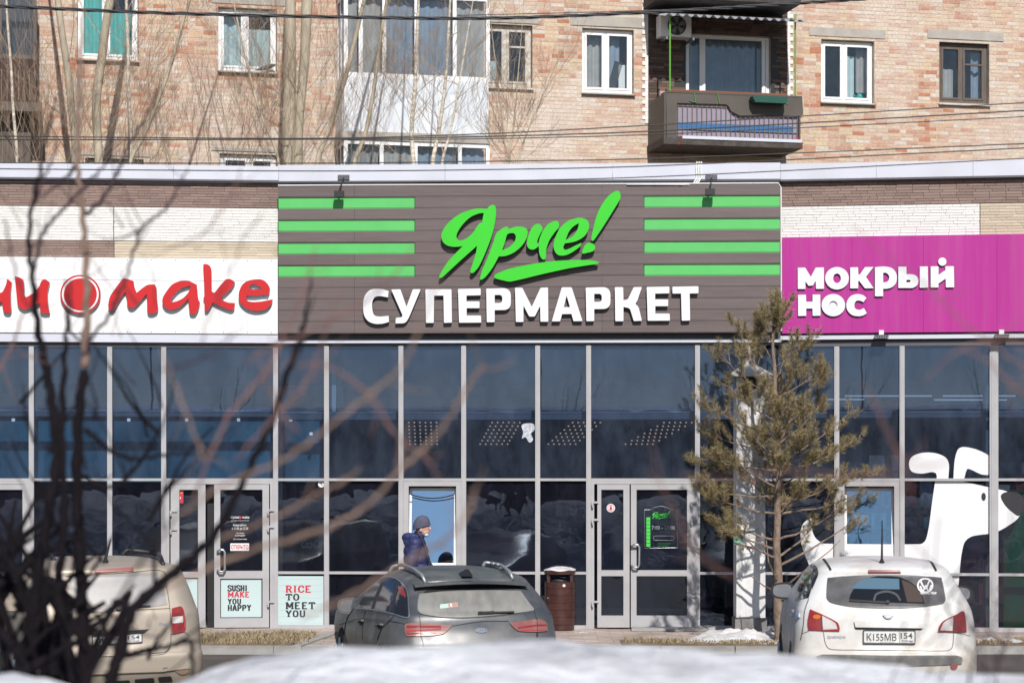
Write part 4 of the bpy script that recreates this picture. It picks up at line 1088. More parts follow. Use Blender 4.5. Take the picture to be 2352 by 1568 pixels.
# slab-serif posters
SLAB = {   # strokes on a unit box: (x0, y0, x1, y1, width); serifs follow
 'S': [[(.88,.74),(.86,.88),(.62,.96),(.3,.94),(.14,.8),(.2,.62),(.5,.52),(.8,.42),(.88,.24),(.74,.07),(.42,.03),(.16,.1),(.12,.28)]],
 'U': [[(.2,.95),(.2,.3),(.32,.08),(.5,.04),(.68,.08),(.8,.3),(.8,.95)]], 'H': [[(.2,0),(.2,1)],[(.8,0),(.8,1)],[(.2,.5),(.8,.5)]], 'I': [[(.5,0),(.5,1)]],
 'M': [[(.16,0),(.16,1)],[(.84,0),(.84,1)],[(.16,.97),(.5,.25)],[(.5,.25),(.84,.97)]], 'A': [[(.12,0),(.46,.97)],[(.88,0),(.54,.97)],[(.28,.32),(.72,.32)],[(.4,.94),(.6,.94)]],
 'K': [[(.2,0),(.2,1)],[(.22,.42),(.8,.97)],[(.42,.55),(.84,.03)]], 'E': [[(.2,0),(.2,1)],[(.2,.93),(.84,.93)],[(.2,.5),(.64,.5)],[(.2,.07),(.86,.07)]],
 'Y': [[(.16,.97),(.5,.48)],[(.84,.97),(.5,.48)],[(.5,.5),(.5,0)]], 'O': [[(.5,.96),(.24,.86),(.14,.5),(.24,.14),(.5,.04),(.76,.14),(.86,.5),(.76,.86),(.5,.96)]],
 'P': [[(.2,0),(.2,1)],[(.2,.93),(.62,.93),(.82,.8),(.82,.6),(.62,.46),(.2,.46)]], 'R': [[(.2,0),(.2,1)],[(.2,.93),(.6,.93),(.8,.8),(.8,.62),(.6,.5),(.2,.5)],[(.5,.5),(.84,.04)]],
 'C': [[(.86,.68),(.84,.86),(.54,.96),(.26,.86),(.14,.5),(.26,.14),(.54,.04),(.84,.16),(.88,.3)]], 'T': [[(.5,0),(.5,.95)],[(.12,.93),(.88,.93)],[(.12,.98),(.12,.72)],[(.88,.98),(.88,.72)]]}
SERIF = {'U': [(.04,.38,1),(.62,.96,1)], 'H': [(.02,.38,1),(.62,.98,1),(.02,.38,0),(.62,.98,0)], 'I': [(.24,.76,1),(.24,.76,0)], 'M': [(.0,.28,1),(.72,1,1),(.0,.34,0),(.66,1,0)], 'A': [(-.02,.3,0),(.7,1.02,0)],
 'K': [(.02,.4,1),(.6,.98,1),(.02,.4,0),(.64,1,0)], 'E': [(.04,.3,1),(.04,.3,0)], 'Y': [(.0,.34,1),(.66,1,1),(.3,.7,0)], 'P': [(.04,.3,1),(.02,.42,0)], 'R': [(.04,.3,1),(.02,.4,0),(.68,1,0)], 'T': [(.3,.7,0)]}
def serif_word(par, word, u0, u1, z0, z1, y, m):
    """heavy slab-serif capitals, one mesh per letter; overlapping strokes are stepped apart"""
    wd = [.62 if c == 'I' else 1.25 if c == 'M' else 1 for c in word]; tot = sum(wd)+.10*(len(word)-1); x = u0; un = (u1-u0)/tot; h = z1-z0
    for c, w in zip(word, wd):
        W_ = un*w; mb = MB(); k = 0; th = .105*h*1.0
        def Q(p): return Vector((x+W_*p[0], z0+h*p[1]))
        for st in SLAB[c]:
            for a, b in zip(st, st[1:]):
                A, Bq = Q(a), Q(b); d = (Bq-A).normalized(); nn = Vector((-d.y, d.x)); ext = d*th*.35 if len(st) > 2 else Vector((0, 0)); t = th*(1.25 if abs(d.y) > .6 else .85)
                yy = y-k*.00012; k += 1
                mb.add([(q.x, yy, q.y) for q in (A-nn*t-ext, Bq-nn*t+ext, Bq+nn*t+ext, A+nn*t-ext)], [(0, 1, 2, 3)])
        for s0, s1, top in SERIF.get(c, []):
            yy = y-k*.00012; k += 1; a = z0+h*(.86 if top else 0); mb.quad((x+W_*s0, yy, a), (x+W_*s1, yy, a), (x+W_*s1, yy, a+h*.14), (x+W_*s0, yy, a+h*.14))
        part('letter', mb, m, par); x += W_+un*.10
ps, r = note('poster', FL, 506, 1328, 602, 1418, None, 'pale poster with black and red words in the lower pane of the ajar door', 'poster', y=-.046)
part('sheet', B(r[0]+.01, r[1]-.01, -.048, -.0455, r[2]+.01, r[3]-.01), M['poster'], ps)
for w, y0, y1, x0, x1, m in (('SUSHI', 1343, 1357, 523, 568, BP), ('MAKE', 1358, 1371, 523, 574, RP), ('YOU', 1374, 1387, 523, 554, BP), ('HAPPY', 1388, 1402, 523, 577, BP)):
    a = FL.hit(x0, y1, .049); b = FL.hit(x1, y0, .049); serif_word(ps, w, a[0], b[0], a[1], b[1], -.0495, m)
ps, r = note('poster', FL, 637, 1322, 744, 1438, None, 'pale poster with large words in the low pane right of the sushi door', 'poster')
frp = FC
u0, u1, z0, z1 = FC.rect(638, 1322, 743, 1437, .012); ps.location = FC.world((u0+u1)/2, .008, z0); ps.rotation_euler[2] = FC.yaw; BASE[ps.name] = Vector(((u0+u1)/2, -.008, z0))
part('sheet', B(u0, u1, -.012, -.008, z0, z1), M['poster'], ps)
for w, y0, y1, x0, x1, m in (('RICE', 1344, 1360, 656, 716, RP), ('TO', 1363, 1378, 656, 688, BP), ('MEET', 1382, 1398, 656, 724, BP), ('YOU', 1401, 1416, 656, 702, BP)):
    a = FC.hit(x0, y1, .012); b = FC.hit(x1, y0, .012); serif_word(ps, w, a[0], b[0], a[1], b[1], -.0135, m)
for yy in range(8):
    z = z0+(z1-z0)*(yy+.5)/8; part('plank_line', B(u0+.02, u1-.02, -.0128, -.0121, z, z+.003), M['grey_return'], ps)
ps, r = note('poster', FL, 413, 1328, 454, 1418, None, 'plain pale poster in the low pane of the left sushi door leaf', 'poster', y=-.046)
part('sheet', B(r[0], r[1], -.048, -.0455, r[2], r[3]), M['poster'], ps)
# opening-hours print and OPEN card on the sushi door
ps, r = note('hours_print', FL, 525, 1180, 578, 1240, None, 'white opening hours lettering on the sushi shop door glass', 'lettering', y=-.044)
lines(ps, FL, r, [('суши   make', .1, .9, .07, .19, None), ('магазин японской кухни', .12, .88, .23, .27, None), ('Режим работы:', .2, .78, .38, .48, None), ('с 11.00 до 22.00', .15, .85, .5, .62, None), ('без обеда', .33, .67, .7, .76, None), ('и выходных', .28, .72, .79, .86, None), ('ООО «Суши Мейк»', .2, .8, .93, .99, None)], WP, -.0455, .01)
fixn(part('red_disc', slab([ellipse(551.5, 1188, 3.2, 3.4, 16)], lambda p: FL.hit(p[0], p[1], .045), -.0465, -.0452), RP, ps))
ps, r = note('open_card', FL, 529, 1247, 572, 1264, None, 'white card with red OPEN word inside the sushi shop door', 'card', y=-.044)
part('sheet', B(r[0], r[1], -.046, -.0445, r[2], r[3]), M['white_print'], ps); lines(ps, FL, r, [('ОТКРЫТО', .04, .96, .2, .82, None)], RP, -.047, .03)
ps, r = note('alarm_sticker', FL, 403, 1128, 421, 1155, None, 'red and white alarm sticker at the top of the left sushi door leaf', 'sticker', y=-.0405)
part('sheet', B(r[0], r[1], -.0425, -.041, r[2], r[3]), RP, ps); c = ((r[0]+r[1])/2, r[2]+(r[3]-r[2])*.45)
part('white_spot', MB().disc((c[0], -.043, c[1]), (0, -1, 0), .022, .001, 16), WP, ps); part('top_line', B(r[0]+.01, r[1]-.01, -.0438, -.0428, r[3]-.03, r[3]-.018), mat('amber_print', (.7, .35, .03), .5), ps)
for (px, y, rr, lab) in ((738, 1111, 8, 'round white sticker at the top corner of the pane above the rice poster'),):
    u, z = FC.hit(px, y, .004); s = empty('sticker', lab, 'sticker', FC, (u, -.004, z)); part('disc', MB().disc((u, -.001, z), (0, -1, 0), .05, .003, 24), WP, s)
    part('mark', MB().tube([(u-.02, -.0045, z+.02), (u+.005, -.0045, z-.01), (u-.005, -.0045, z+.005), (u+.02, -.0045, z-.02)], .005, 6), BP, s)
u, z = FC.hit(1403, 1166, .045); s = empty('sticker', 'round white and red sticker on the narrow supermarket door leaf', 'sticker', FC, (u, -.041, z))
part('disc', MB().disc((u, -.0405, z), (0, -1, 0), .062, .003, 24), WP, s); part('ring', MB().tube([(u+.045*cos(t), -.0445, z+.045*sin(t)) for t in [2*pi*k/24 for k in range(25)]], .004, 5), RP, s)
part('figure', B(u-.018, u+.018, -.0455, -.0438, z-.03, z+.01), RP, s); part('figure', MB().disc((u, -.0438, z+.02), (0, -1, 0), .013, .0012, 12), RP, s)
# hours board of the supermarket door
ps, r = note('hours_board', FC, 1482, 1168, 1555, 1258, None, 'dark hours board with green logo on the supermarket door glass', 'board', y=-.044)
Dd = zoomer(1400, 1100, 3.135)
def fD(p): x, y = Dd(p); return FC.hit(x, y, .045)
outl = [(543, 450), (590, 450), (620, 432), (665, 422), (710, 430), (745, 448), (793, 448), (796, 740), (548, 745)]
part('outline', MB().tube([(fD(p)[0], -.0455, fD(p)[1]) for p in outl+outl[:1]], .0025, 5), M['steel'], ps)
for k in range(8):
    y = 508+k*28.5; a = fD((558, y+25)); b = fD((588, y)); part('green_square', B(a[0], b[0], -.047, -.045, a[1], b[1]), M['green_print'], ps)
HOURS = ps
part('hours', text_mb('7:00 - 23:00', fD((598, 0))[0], fD((778, 0))[0], fD((0, 602))[1], fD((0, 572))[1], -.047, .02), mat('dim_print', (.22, .25, .25), .6), ps)
pl = rounded([(612, 650), (770, 650), (770, 684), (612, 684)], 16, 6)
part('pill', MB().tube([(fD(p)[0], -.047, fD(p)[1]) for p in pl+pl[:1]], .004, 5), M['steel'], ps)
for k, y in enumerate((702, 714, 726)): a = fD((645, y+7)); b = fD((748-k*8, y)); part('small_print', text_mb(['без перерыва', 'и выходных', 'ждём вас'][k], a[0], b[0], a[1], b[1], -.047, .01), mat('dim_green', (.03, .2, .05), .6) if k == 0 else bpy.data.materials['dim_green'], ps)
# torn film remains on an upper pane
tb = slab([spline([(0, 0), (30, -8), (62, -4), (66, 20), (48, 34), (58, 60), (40, 72), (20, 50), (2, 56), (8, 30)], 4)], lambda p: FC.hit(1198+p[0]*.45, 976+p[1]*.55, .004), -.004, -.001)
u, z = FC.hit(1212, 1010, .004); o = single('torn_paper', tb, mat('torn_paper_white', (.45, .47, .52), .7, var=.5, vscale=22), 'scrap of torn white paper on the upper middle pane', 'scrap', FC, (u, -.004, z)); fixn(o)
# ================================================================== signs
def letter(par, name, loops, fmap, y_front, y_back, face, side, label=None):
    """front face sheet plus side returns in their own material, one mesh"""
    mb = slab(loops, fmap, y_front, y_back)
    o = mb.build(name, face, par); o.data.materials.append(side); fixn(o)
    for p in o.data.polygons:
        if abs(p.normal.y) < .5: p.material_index = 1
    if label: o['label'] = label
    return o
# ---- dark supermarket sign
Fs = FC; OFF = .24
u0, _ = Fs.hit(639, 600, OFF); u1, _ = Fs.hit(1792, 600, OFF)
zt = (Fs.hit(640, 429.5, OFF)[1]+Fs.hit(1792, 421, OFF)[1])/2; zb = (Fs.hit(640, 767, OFF)[1]+Fs.hit(1792, 762, OFF)[1])/2
sg = empty('supermarket_sign', 'wide brown plank sign with green stripes and raised letters over the glazing', 'shop sign', Fs, ((u0+u1)/2, -OFF, zb))
part('backing', B(u0+.01, u1-.01, -OFF+.045, -.035, zb+.01, zt-.01), M['soffit'], sg)
NB = 13; hb = (zt-zb)/NB
def up(px): return Fs.hit(px, 600, OFF)[0]
for k in range(NB):
    z1 = zt-k*hb; z0 = z1-hb
    green = k in (1, 3, 5, 7)
    if green: seg = [(639, 952, 'green_board', .022), (953, 1479, 'plank', 0), (1480, 1792, 'green_board', .022)]
    else: seg = [(639, 814, 'plank', 0), (814, 1383, 'plank', 0), (1383, 1792, 'plank', 0)]
    for a, b, m, rec in seg:
        q = MB(); A, Bq = up(a)+.0015, up(b)-.0015
        # board with a small drip groove along its foot
        q.box(A, Bq, -OFF+rec, -OFF+.04, z0+.014, z1-.001); q.box(A, Bq, -OFF+rec+.006, -OFF+.04, z0+.001, z0+.0135)
        part('plank', q, M[m], sg, label='bright green plank' if green and m == 'green_board' else None)
tr = MB(); tr.tube([(u0, -OFF-.004, zt+.012), (u1-.03, -OFF-.004, zt+.012), (u1+.012, -OFF-.004, zt-.05), (u1+.016, -OFF-.004, zb+.02)], .011, 6)
part('edge_cable', tr, M['white_cable'], sg)
ZA = zoomer(1050, 440, 4.704); LO = OFF+.105
def fA(p): x, y = ZA(p); return Fs.hit(x, y, LO)
Ya = [(105,1105),(118,1122),(150,1105),(345,925),(540,752,1),(520,860),(465,1030),(470,1062),(500,1060),(560,990),(640,820),(720,600),(755,420),(757,340),(745,295),(715,283),(680,300),(655,330,1),(560,325),(450,345),(320,400),(210,490),(145,580),(130,650),(150,710),(200,750),(280,765),(375,757,1),(300,830),(200,940),(130,1050)]
Yah = [(618,377,1),(560,382),(470,420),(390,490),(330,570),(302,640),(318,682),(360,690),(420,665),(490,605),(540,530),(575,490),(600,487,1),(606,430)]
Pa = [(573,1130),(590,1142),(640,1105),(720,1000),(788,875,1),(870,868),(970,825),(1060,745),(1105,670),(1120,600),(1105,555),(1060,535),(980,535),(903,562,1),(895,540),(870,533),(820,560),(765,605),(720,730),(660,890),(600,1030)]
Pah = [(885,625),(930,607),(970,615),(985,655),(965,710),(910,765),(828,803,1),(860,710)]
Ch = [(1240,500),(1270,515),(1292,555),(1270,605),(1240,670),(1230,712),(1250,730,1),(1255,680),(1290,590),(1350,510),(1410,475),(1460,470),(1480,500),(1475,545),(1430,600),(1370,690),(1335,790),(1328,890),(1305,912),(1275,890),(1255,840),(1248,755,1),(1200,792),(1150,792),(1118,760),(1115,700),(1135,620),(1180,530)]
Ee = [(1740,718,1),(1720,760),(1650,815),(1560,860),(1480,862),(1435,820),(1418,750),(1440,650),(1500,540),(1590,465),(1690,435),(1770,440),(1815,475),(1825,530),(1805,600),(1750,660),(1660,705),(1548,725,1),(1530,770),(1550,798),(1600,785),(1670,750)]
Eeh = [(1557,685,1),(1590,600),(1640,535),(1710,492,1),(1690,570),(1640,640)]
Ex = [(1850,685),(1870,695),(1895,670),(1990,530),(2090,370),(2180,220),(2187,170),(2165,125),(2120,130),(2050,180),(1980,270),(1920,390),(1880,530)]
Ed = [(1745,830),(1760,842),(1800,835),(1870,815),(1895,780),(1885,740),(1850,722),(1810,720),(1775,750)]
Un = [(735,1100),(760,1075),(900,1020),(1150,965),(1400,930),(1650,915),(1850,920),(1935,940),(1930,958),(1850,970),(1600,1010),(1300,1075),(930,1162),(840,1150),(750,1125)]
gl, dr = M['green_letter'], M['dark_return']
for nm, lp in (('letter', [Ya, Yah]), ('letter', [Pa, Pah]), ('letter', [Ch]), ('letter', [Ee, Eeh]), ('exclamation_bar', [Ex]), ('exclamation_dot', [Ed]), ('underline', [Un])):
    letter(sg, nm, [spline(l, 6) for l in lp], fA, -LO, -OFF-.055, gl, dr)
for lp in ([Ya, Yah], [Pa, Pah], [Ch], [Ee, Eeh], [Ex], [Ed], [Un]):      # the same logo, small, on the door's hours board
    fixn(part('logo_letter', slab([spline(l, 3) for l in lp], lambda p: fD((602+(p[0]-105)/2082*143, 457+(p[1]-125)/1037*64)), -.0478, -.0466), M['green_print'], HOURS))
ZBm = zoomer(860, 680, 2.7034); LB = OFF+.075
def fB(p): x, y = ZBm(p); return Fs.hit(x, y, LB)
def shift(l, dx, dy): return [(p[0]+dx, p[1]+dy, *p[2:]) for p in l]
r5 = 6
Sc = spline([(240,82,1),(200,70),(150,68),(110,80),(80,120),(72,180),(78,240),(105,280),(150,298),(200,297),(243,285,1),(240,245,1),(180,250),(145,240),(132,200),(133,150),(150,122),(180,115),(236,124,1)], 5)
Uc = rounded([(257,72),(318,70),(358,185,3),(400,70),(452,70),(372,262,30),(350,294,30),(285,296),(288,258),(322,256,12),(333,244,10)], r5)
Pc = rounded([(483,70),(655,70),(658,290),(605,292),(602,112,1),(540,112,1),(538,292),(486,292)], r5)
Ec = rounded([(698,68),(848,65),(848,110),(754,112,1),(754,150,1),(840,150),(840,195),(755,195,1),(755,243,1),(850,243),(852,290),(705,291)], r5)
Rc = rounded([(884,66),(1047,62,55),(1047,207,62),(940,208,1),(940,287),(888,288)], r5, 7); Rh = rounded([(940,108,1),(990,107,22),(990,160,22),(940,160,1)], 2, 6)
Mc = rounded([(1074,60),(1122,60),(1185,185,6),(1243,60),(1292,58),(1294,284),(1242,284),(1240,180,1),(1205,250,8),(1168,250,8),(1130,178,1),(1130,286),(1080,286)], r5)
Ac = rounded([(1383,57),(1448,57),(1520,280),(1460,281),(1447,233,1),(1385,234,1),(1372,282),(1317,282)], r5); Ah = [(1415,112),(1437,188),(1396,188)]
Kc = rounded([(1733,56),(1788,56),(1790,142,1),(1818,138,12),(1858,56),(1912,55),(1880,150,14),(1868,166,6),(1890,186,14),(1912,278),(1858,280),(1832,195,16),(1790,187,1),(1790,281),(1736,281)], r5)
Tc = rounded([(2113,53),(2285,50),(2285,97),(2227,98,1),(2230,276),(2175,278),(2170,98,1),(2114,99)], r5)
for lp in ([Sc], [Uc], [Pc], [Ec], [Rc, Rh], [Mc], [Ac, Ah], [shift(Rc, 657, -7), shift(Rh, 657, -7)], [Kc], [shift(Ec, 1245, -13)], [Tc]):
    letter(sg, 'letter', lp, fB, -LB, -OFF-.03, M['white_letter'], dr)

# ---- white and red sushi sign
Fs2 = FL; O2 = .13
r0, r1 = Fs2.hit(-90, 700, O2)[0], Fs2.hit(638, 700, O2)[0]
zt = (Fs2.hit(0, 588.5, O2)[1]+Fs2.hit(638, 595.5, O2)[1])/2; zb = Fs2.hit(300, 765, O2)[1]
s2 = empty('sushi_sign', 'white panel sign with raised red brush letters and a red disc', 'shop sign', Fs2, ((r0+r1)/2, -O2, zb))
part('panel', B(r0, r1, -O2, -.035, zb, zt), M['white_board'], s2)
_, zl = Fs2.hit(300, 648-4, O2); part('panel_seam', B(r0, r1-.06, -O2-.0012, -O2+.002, zl, zl+.008), M['grey_return'], s2)
sc = MB()
for i in range(14):
    for z in (zb+.02, zt-.03): u = r0+.3+i*.35; sc.disc((u, -O2, z), (0, -1, 0), .007, .003, 8)
part('screws', sc, M['soffit'], s2, kind='stuff')
ZC = zoomer(240, 620, 5.3455); L2 = O2+.075
def fC(p): x, y = ZC(p); return Fs2.hit(x, y, L2)
mm = [(320,318,1),(400,330),(460,355,1),(470,430),(500,507,1),(580,440),(650,400),(735,397,1),(758,450),(765,600),(780,715,1),(760,755),(700,778),(650,765),(637,700),(635,600),(630,522,1),(560,600),(470,695),(430,705),(395,690),(375,640),(372,560),(352,490,1),(300,560),(240,660),(190,740),(150,730),(128,680),(150,560),(220,450)]
aa = [(1205,358,1),(1285,400,1),(1295,520),(1305,595),(1325,625,1),(1305,710),(1270,775),(1230,785),(1195,765),(1185,680),(1175,582,1),(1110,650),(1030,710),(950,727),(880,705),(840,650),(838,580),(880,500),(960,400),(1040,360),(1130,345)]
ah = [(1203,408,1),(1180,490),(1110,570),(1020,615),(950,626),(955,590),(1000,520),(1080,450)]
kk = [(1368,135,1),(1410,130),(1455,155),(1475,210),(1478,400),(1480,490,1),(1515,505,1),(1600,400),(1660,335),(1710,325),(1760,345),(1782,370,1),(1740,440),(1660,520),(1590,575,1),(1640,610),(1700,632),(1782,638,1),(1775,700),(1745,728),(1690,720),(1580,675),(1490,630,1),(1460,690),(1425,738),(1390,735),(1385,600),(1370,575,1),(1385,550,1),(1380,350)]
ee = [(2215,540,1),(2170,530),(2050,545),(1930,543,1),(1930,580),(1950,612),(2020,625),(2120,620),(2200,605),(2275,590,1),(2255,650),(2200,710),(2110,738),(2010,735),(1920,700),(1850,630),(1832,560),(1840,480),(1880,400),(1950,350),(2050,330),(2140,335),(2210,390),(2240,460)]
eh = [(1965,455,1),(1985,410),(2030,395),(2090,415),(2140,455,1),(2050,460)]
for lp in ([mm], [aa, ah], [kk], [ee, eh]): letter(s2, 'letter', [spline(l, 6) for l in lp], fC, -L2, -O2-.001, M['red_letter'], M['grey_return'])
ZD = zoomer(0, 380, 3.267)
def fD2(p): x, y = ZD(p); return Fs2.hit(x, y, L2)
ii = [(118,960,1),(180,985),(192,1050),(193,1110),(205,1130,1),(265,1095),(310,1045),(330,1000),(358,985),(395,1008,1),(380,1090),(382,1180),(395,1255,1),(352,1258),(322,1240),(318,1175,1),(245,1210),(190,1225),(145,1190),(130,1090)]
sh = [(-10,1095,1),(20,1085),(50,1020),(58,985),(92,1010,1),(84,1090),(85,1190),(88,1238),(62,1255),(30,1240),(14,1160,1),(-60,1195),(-110,1170),(-160,1195),(-230,1200),(-255,1150),(-250,1000),(-200,985),(-195,1100),(-150,1110),(-125,1000),(-80,990),(-75,1090)]
for lp in ([ii], [sh]): letter(s2, 'letter', [spline(l, 6) for l in lp], fD2, -L2, -O2-.001, M['red_letter'], M['grey_return'])
letter(s2, 'disc', [ellipse(640, 1105, 161, 156, 48)], fD2, -L2+.012, -O2-.001, M['red_letter'], M['grey_return'])
part('disc_ring', fD3 if False else slab([ellipse(640, 1105, 147, 142, 48), ellipse(640, 1105, 132, 127, 48)], fD2, -L2+.006, -L2+.0118), M['white_letter'], s2)
letter(s2, 'disc_face', [ellipse(640, 1105, 131, 126, 48)], fD2, -L2-.004, -L2+.0118, M['red_letter'], M['red_letter'])

# ---- magenta pet shop sign
F3 = FR; O3 = .14
q0, q1 = F3.hit(1796, 650, O3)[0], F3.hit(2450, 650, O3)[0]
zt = (F3.hit(1796, 545.5, O3)[1]+F3.hit(2352, 537, O3)[1])/2; zb = (F3.hit(1796, 765, O3)[1]+F3.hit(2352, 761.5, O3)[1])/2
s3 = empty('pet_shop_sign', 'magenta panel sign with raised white rounded letters', 'shop sign', F3, ((q0+q1)/2, -O3, zb))
jx = [1796, 1957, 2121, 2290, 2450]
for a, b in zip(jx, jx[1:]): part('panel', B(F3.hit(a, 650, O3)[0]+.0015, F3.hit(b, 650, O3)[0]-.0015, -O3, -.035, zb, zt), M['magenta'], s3)
ZE = zoomer(1920, 610, 5.3455); L3 = O3+.035
def fE(p): x, y = ZE(p); return F3.hit(x, y, L3)
c4 = 8
Lm = rounded([(148,232),(245,230),(318,350,4),(382,230),(490,228),(490,508),(385,508),(382,405,1),(345,465),(288,468),(248,410,1),(248,510),(148,510)], c4)
Lk = rounded([(832,228),(935,226),(938,320,2),(958,320,2),(1025,224),(1138,222,2),(1040,352,2),(1138,500,2),(1025,502),(950,405,2),(938,405,2),(936,502),(832,503)], c4)
Lr = spline([(1155,605,1),(1155,225,1),(1200,220,1),(1290,217),(1380,240),(1430,300),(1442,370),(1425,440),(1370,490),(1300,507),(1262,506,1),(1262,605,1)], 6)
Lrh = spline([(1262,300,1),(1300,300),(1335,330),(1340,370),(1325,405),(1300,420),(1262,422,1)], 5)
Lb = spline([(1460,220,1),(1565,220,1),(1568,318,1),(1640,318),(1700,345),(1722,405),(1705,460),(1650,495),(1600,497,1),(1460,497,1)], 5); Lbh = spline([(1566,392,1),(1600,390),(1622,405),(1605,420),(1566,422,1)], 4)
Li = rounded([(1740,217),(1845,215),(1850,492),(1740,494)], c4)
Lj = rounded([(1882,215),(1985,213),(1985,325,2),(2075,262,2),(2075,213),(2185,212),(2190,488),(2080,490),(2078,375,2),(1985,440,2),(1985,490),(1882,492)], c4)
Ln = rounded([(150,585),(255,583),(258,675,1),(340,675,1),(342,582),(442,581),(445,858),(342,860),(340,765,1),(258,765,1),(258,860),(152,862)], c4)
Ls = spline([(1045,625,1),(1005,682,1),(960,662),(915,665),(890,700),(888,740),(910,772),(960,780),(1010,758,1),(1050,825,1),(1000,855),(930,865),(850,845),(795,785),(782,715),(800,650),(850,595),(930,575),(1000,590)], 5)
for lp in ([Lm], [ellipse(660,370,155,147,40), ellipse(660,370,50,62,28)], [Lk], [Lr, Lrh], [Lb, Lbh], [Li], [Lj], [Ln], [ellipse(612,720,154,146,40), ellipse(612,720,53,54,28)], [Ls]):
    letter(s3, 'letter', lp, fE, -L3, -O3-.001, M['white_letter'], M['dark_return'])
letter(s3, 'letter_dot', [ellipse(2035, 153, 54, 54, 28)], fE, -L3, -O3-.001, M['white_letter'], M['dark_return'])
letter(s3, 'nose_disc', [ellipse(612, 720, 52, 53, 28)], fE, -L3+.022, -O3-.001, M['white_letter'], M['white_letter'])

# ---- floodlights on brackets, cables
def flood_top(px, py, lab):
    u, z = Fs.hit(px, py, OFF+.14); _, zt = Fs.hit(px, 410, .10)
    f = empty('floodlight', lab, 'floodlight', Fs, (u, -OFF-.14, z), group='floodlights over the supermarket sign')
    part('head', B(u-.07, u+.07, -OFF-.18, -OFF-.10, z-.045, z+.045), M['black'], f)
    part('lens', B(u-.06, u+.06, -OFF-.0999, -OFF-.094, z-.036, z+.036), M['steel'], f)
    part('arm', MB().tube([(u, -OFF-.14, z+.045), (u+.035, -.13, zt), (u+.035, -.092, zt)], .012, 6), M['black'], f)
    part('mount', B(u-.05, u+.12, -.12, -.092, zt-.02, zt+.05), M['soffit'], f)
flood_top(779, 446, 'small black floodlight on an arm above the left green stripes'); flood_top(1631, 441, 'small black floodlight on an arm above the right green stripes')
def flood_low(px, py, lab):
    fr = F3; u, z = fr.hit(px, py, .3)
    f = empty('floodlight', lab, 'floodlight', fr, (u, -.3, z), group='floodlights under the magenta sign')
    part('box', B(u-.035, u+.035, -.2, -.13, z+.0, z+.07), M['white_letter'], f); part('head', B(u-.1, u+.1, -.3, -.14, z-.03, z-.003), M['soffit'], f)
    mb = MB()
    for k in range(6): mb.box(u-.09+k*.034, u-.07+k*.034, -.29, -.15, z-.05, z-.031)
    part('fins', mb, M['steel'], f)
flood_low(2025, 768, 'small floodlight below the magenta sign under the middle letters'); flood_low(2302, 767, 'small floodlight below the magenta sign near the right edge'); flood_low(1752, 770, 'small floodlight at the pine top below the sign corner')
for k in range(3):
    dx = k*5
    u, zt = FC.hit(1601+dx, 377, .10); _, z2 = FC.hit(1601+dx, 414, .10); u3, z3 = FC.hit(1560-k*60, 424, .26)
    mb = MB().tube([(u, .1, zt+.03), (u, -.09, zt+.03), (u-.01, -.105, zt-.05), (u-.004, -.106, z2+.03), (u-.06, -.16, z3+.02), (u-.2, -.25, z3), (u3, -.26, z3)], .012, 6)
    single('white_cable', mb, M['white_cable'], ['left', 'middle', 'right'][k] + ' one of three white cables looping over the roof trim above the sign', 'cable', FC, (u, -.1, zt), group='white cables over the roof trim', smooth=True)
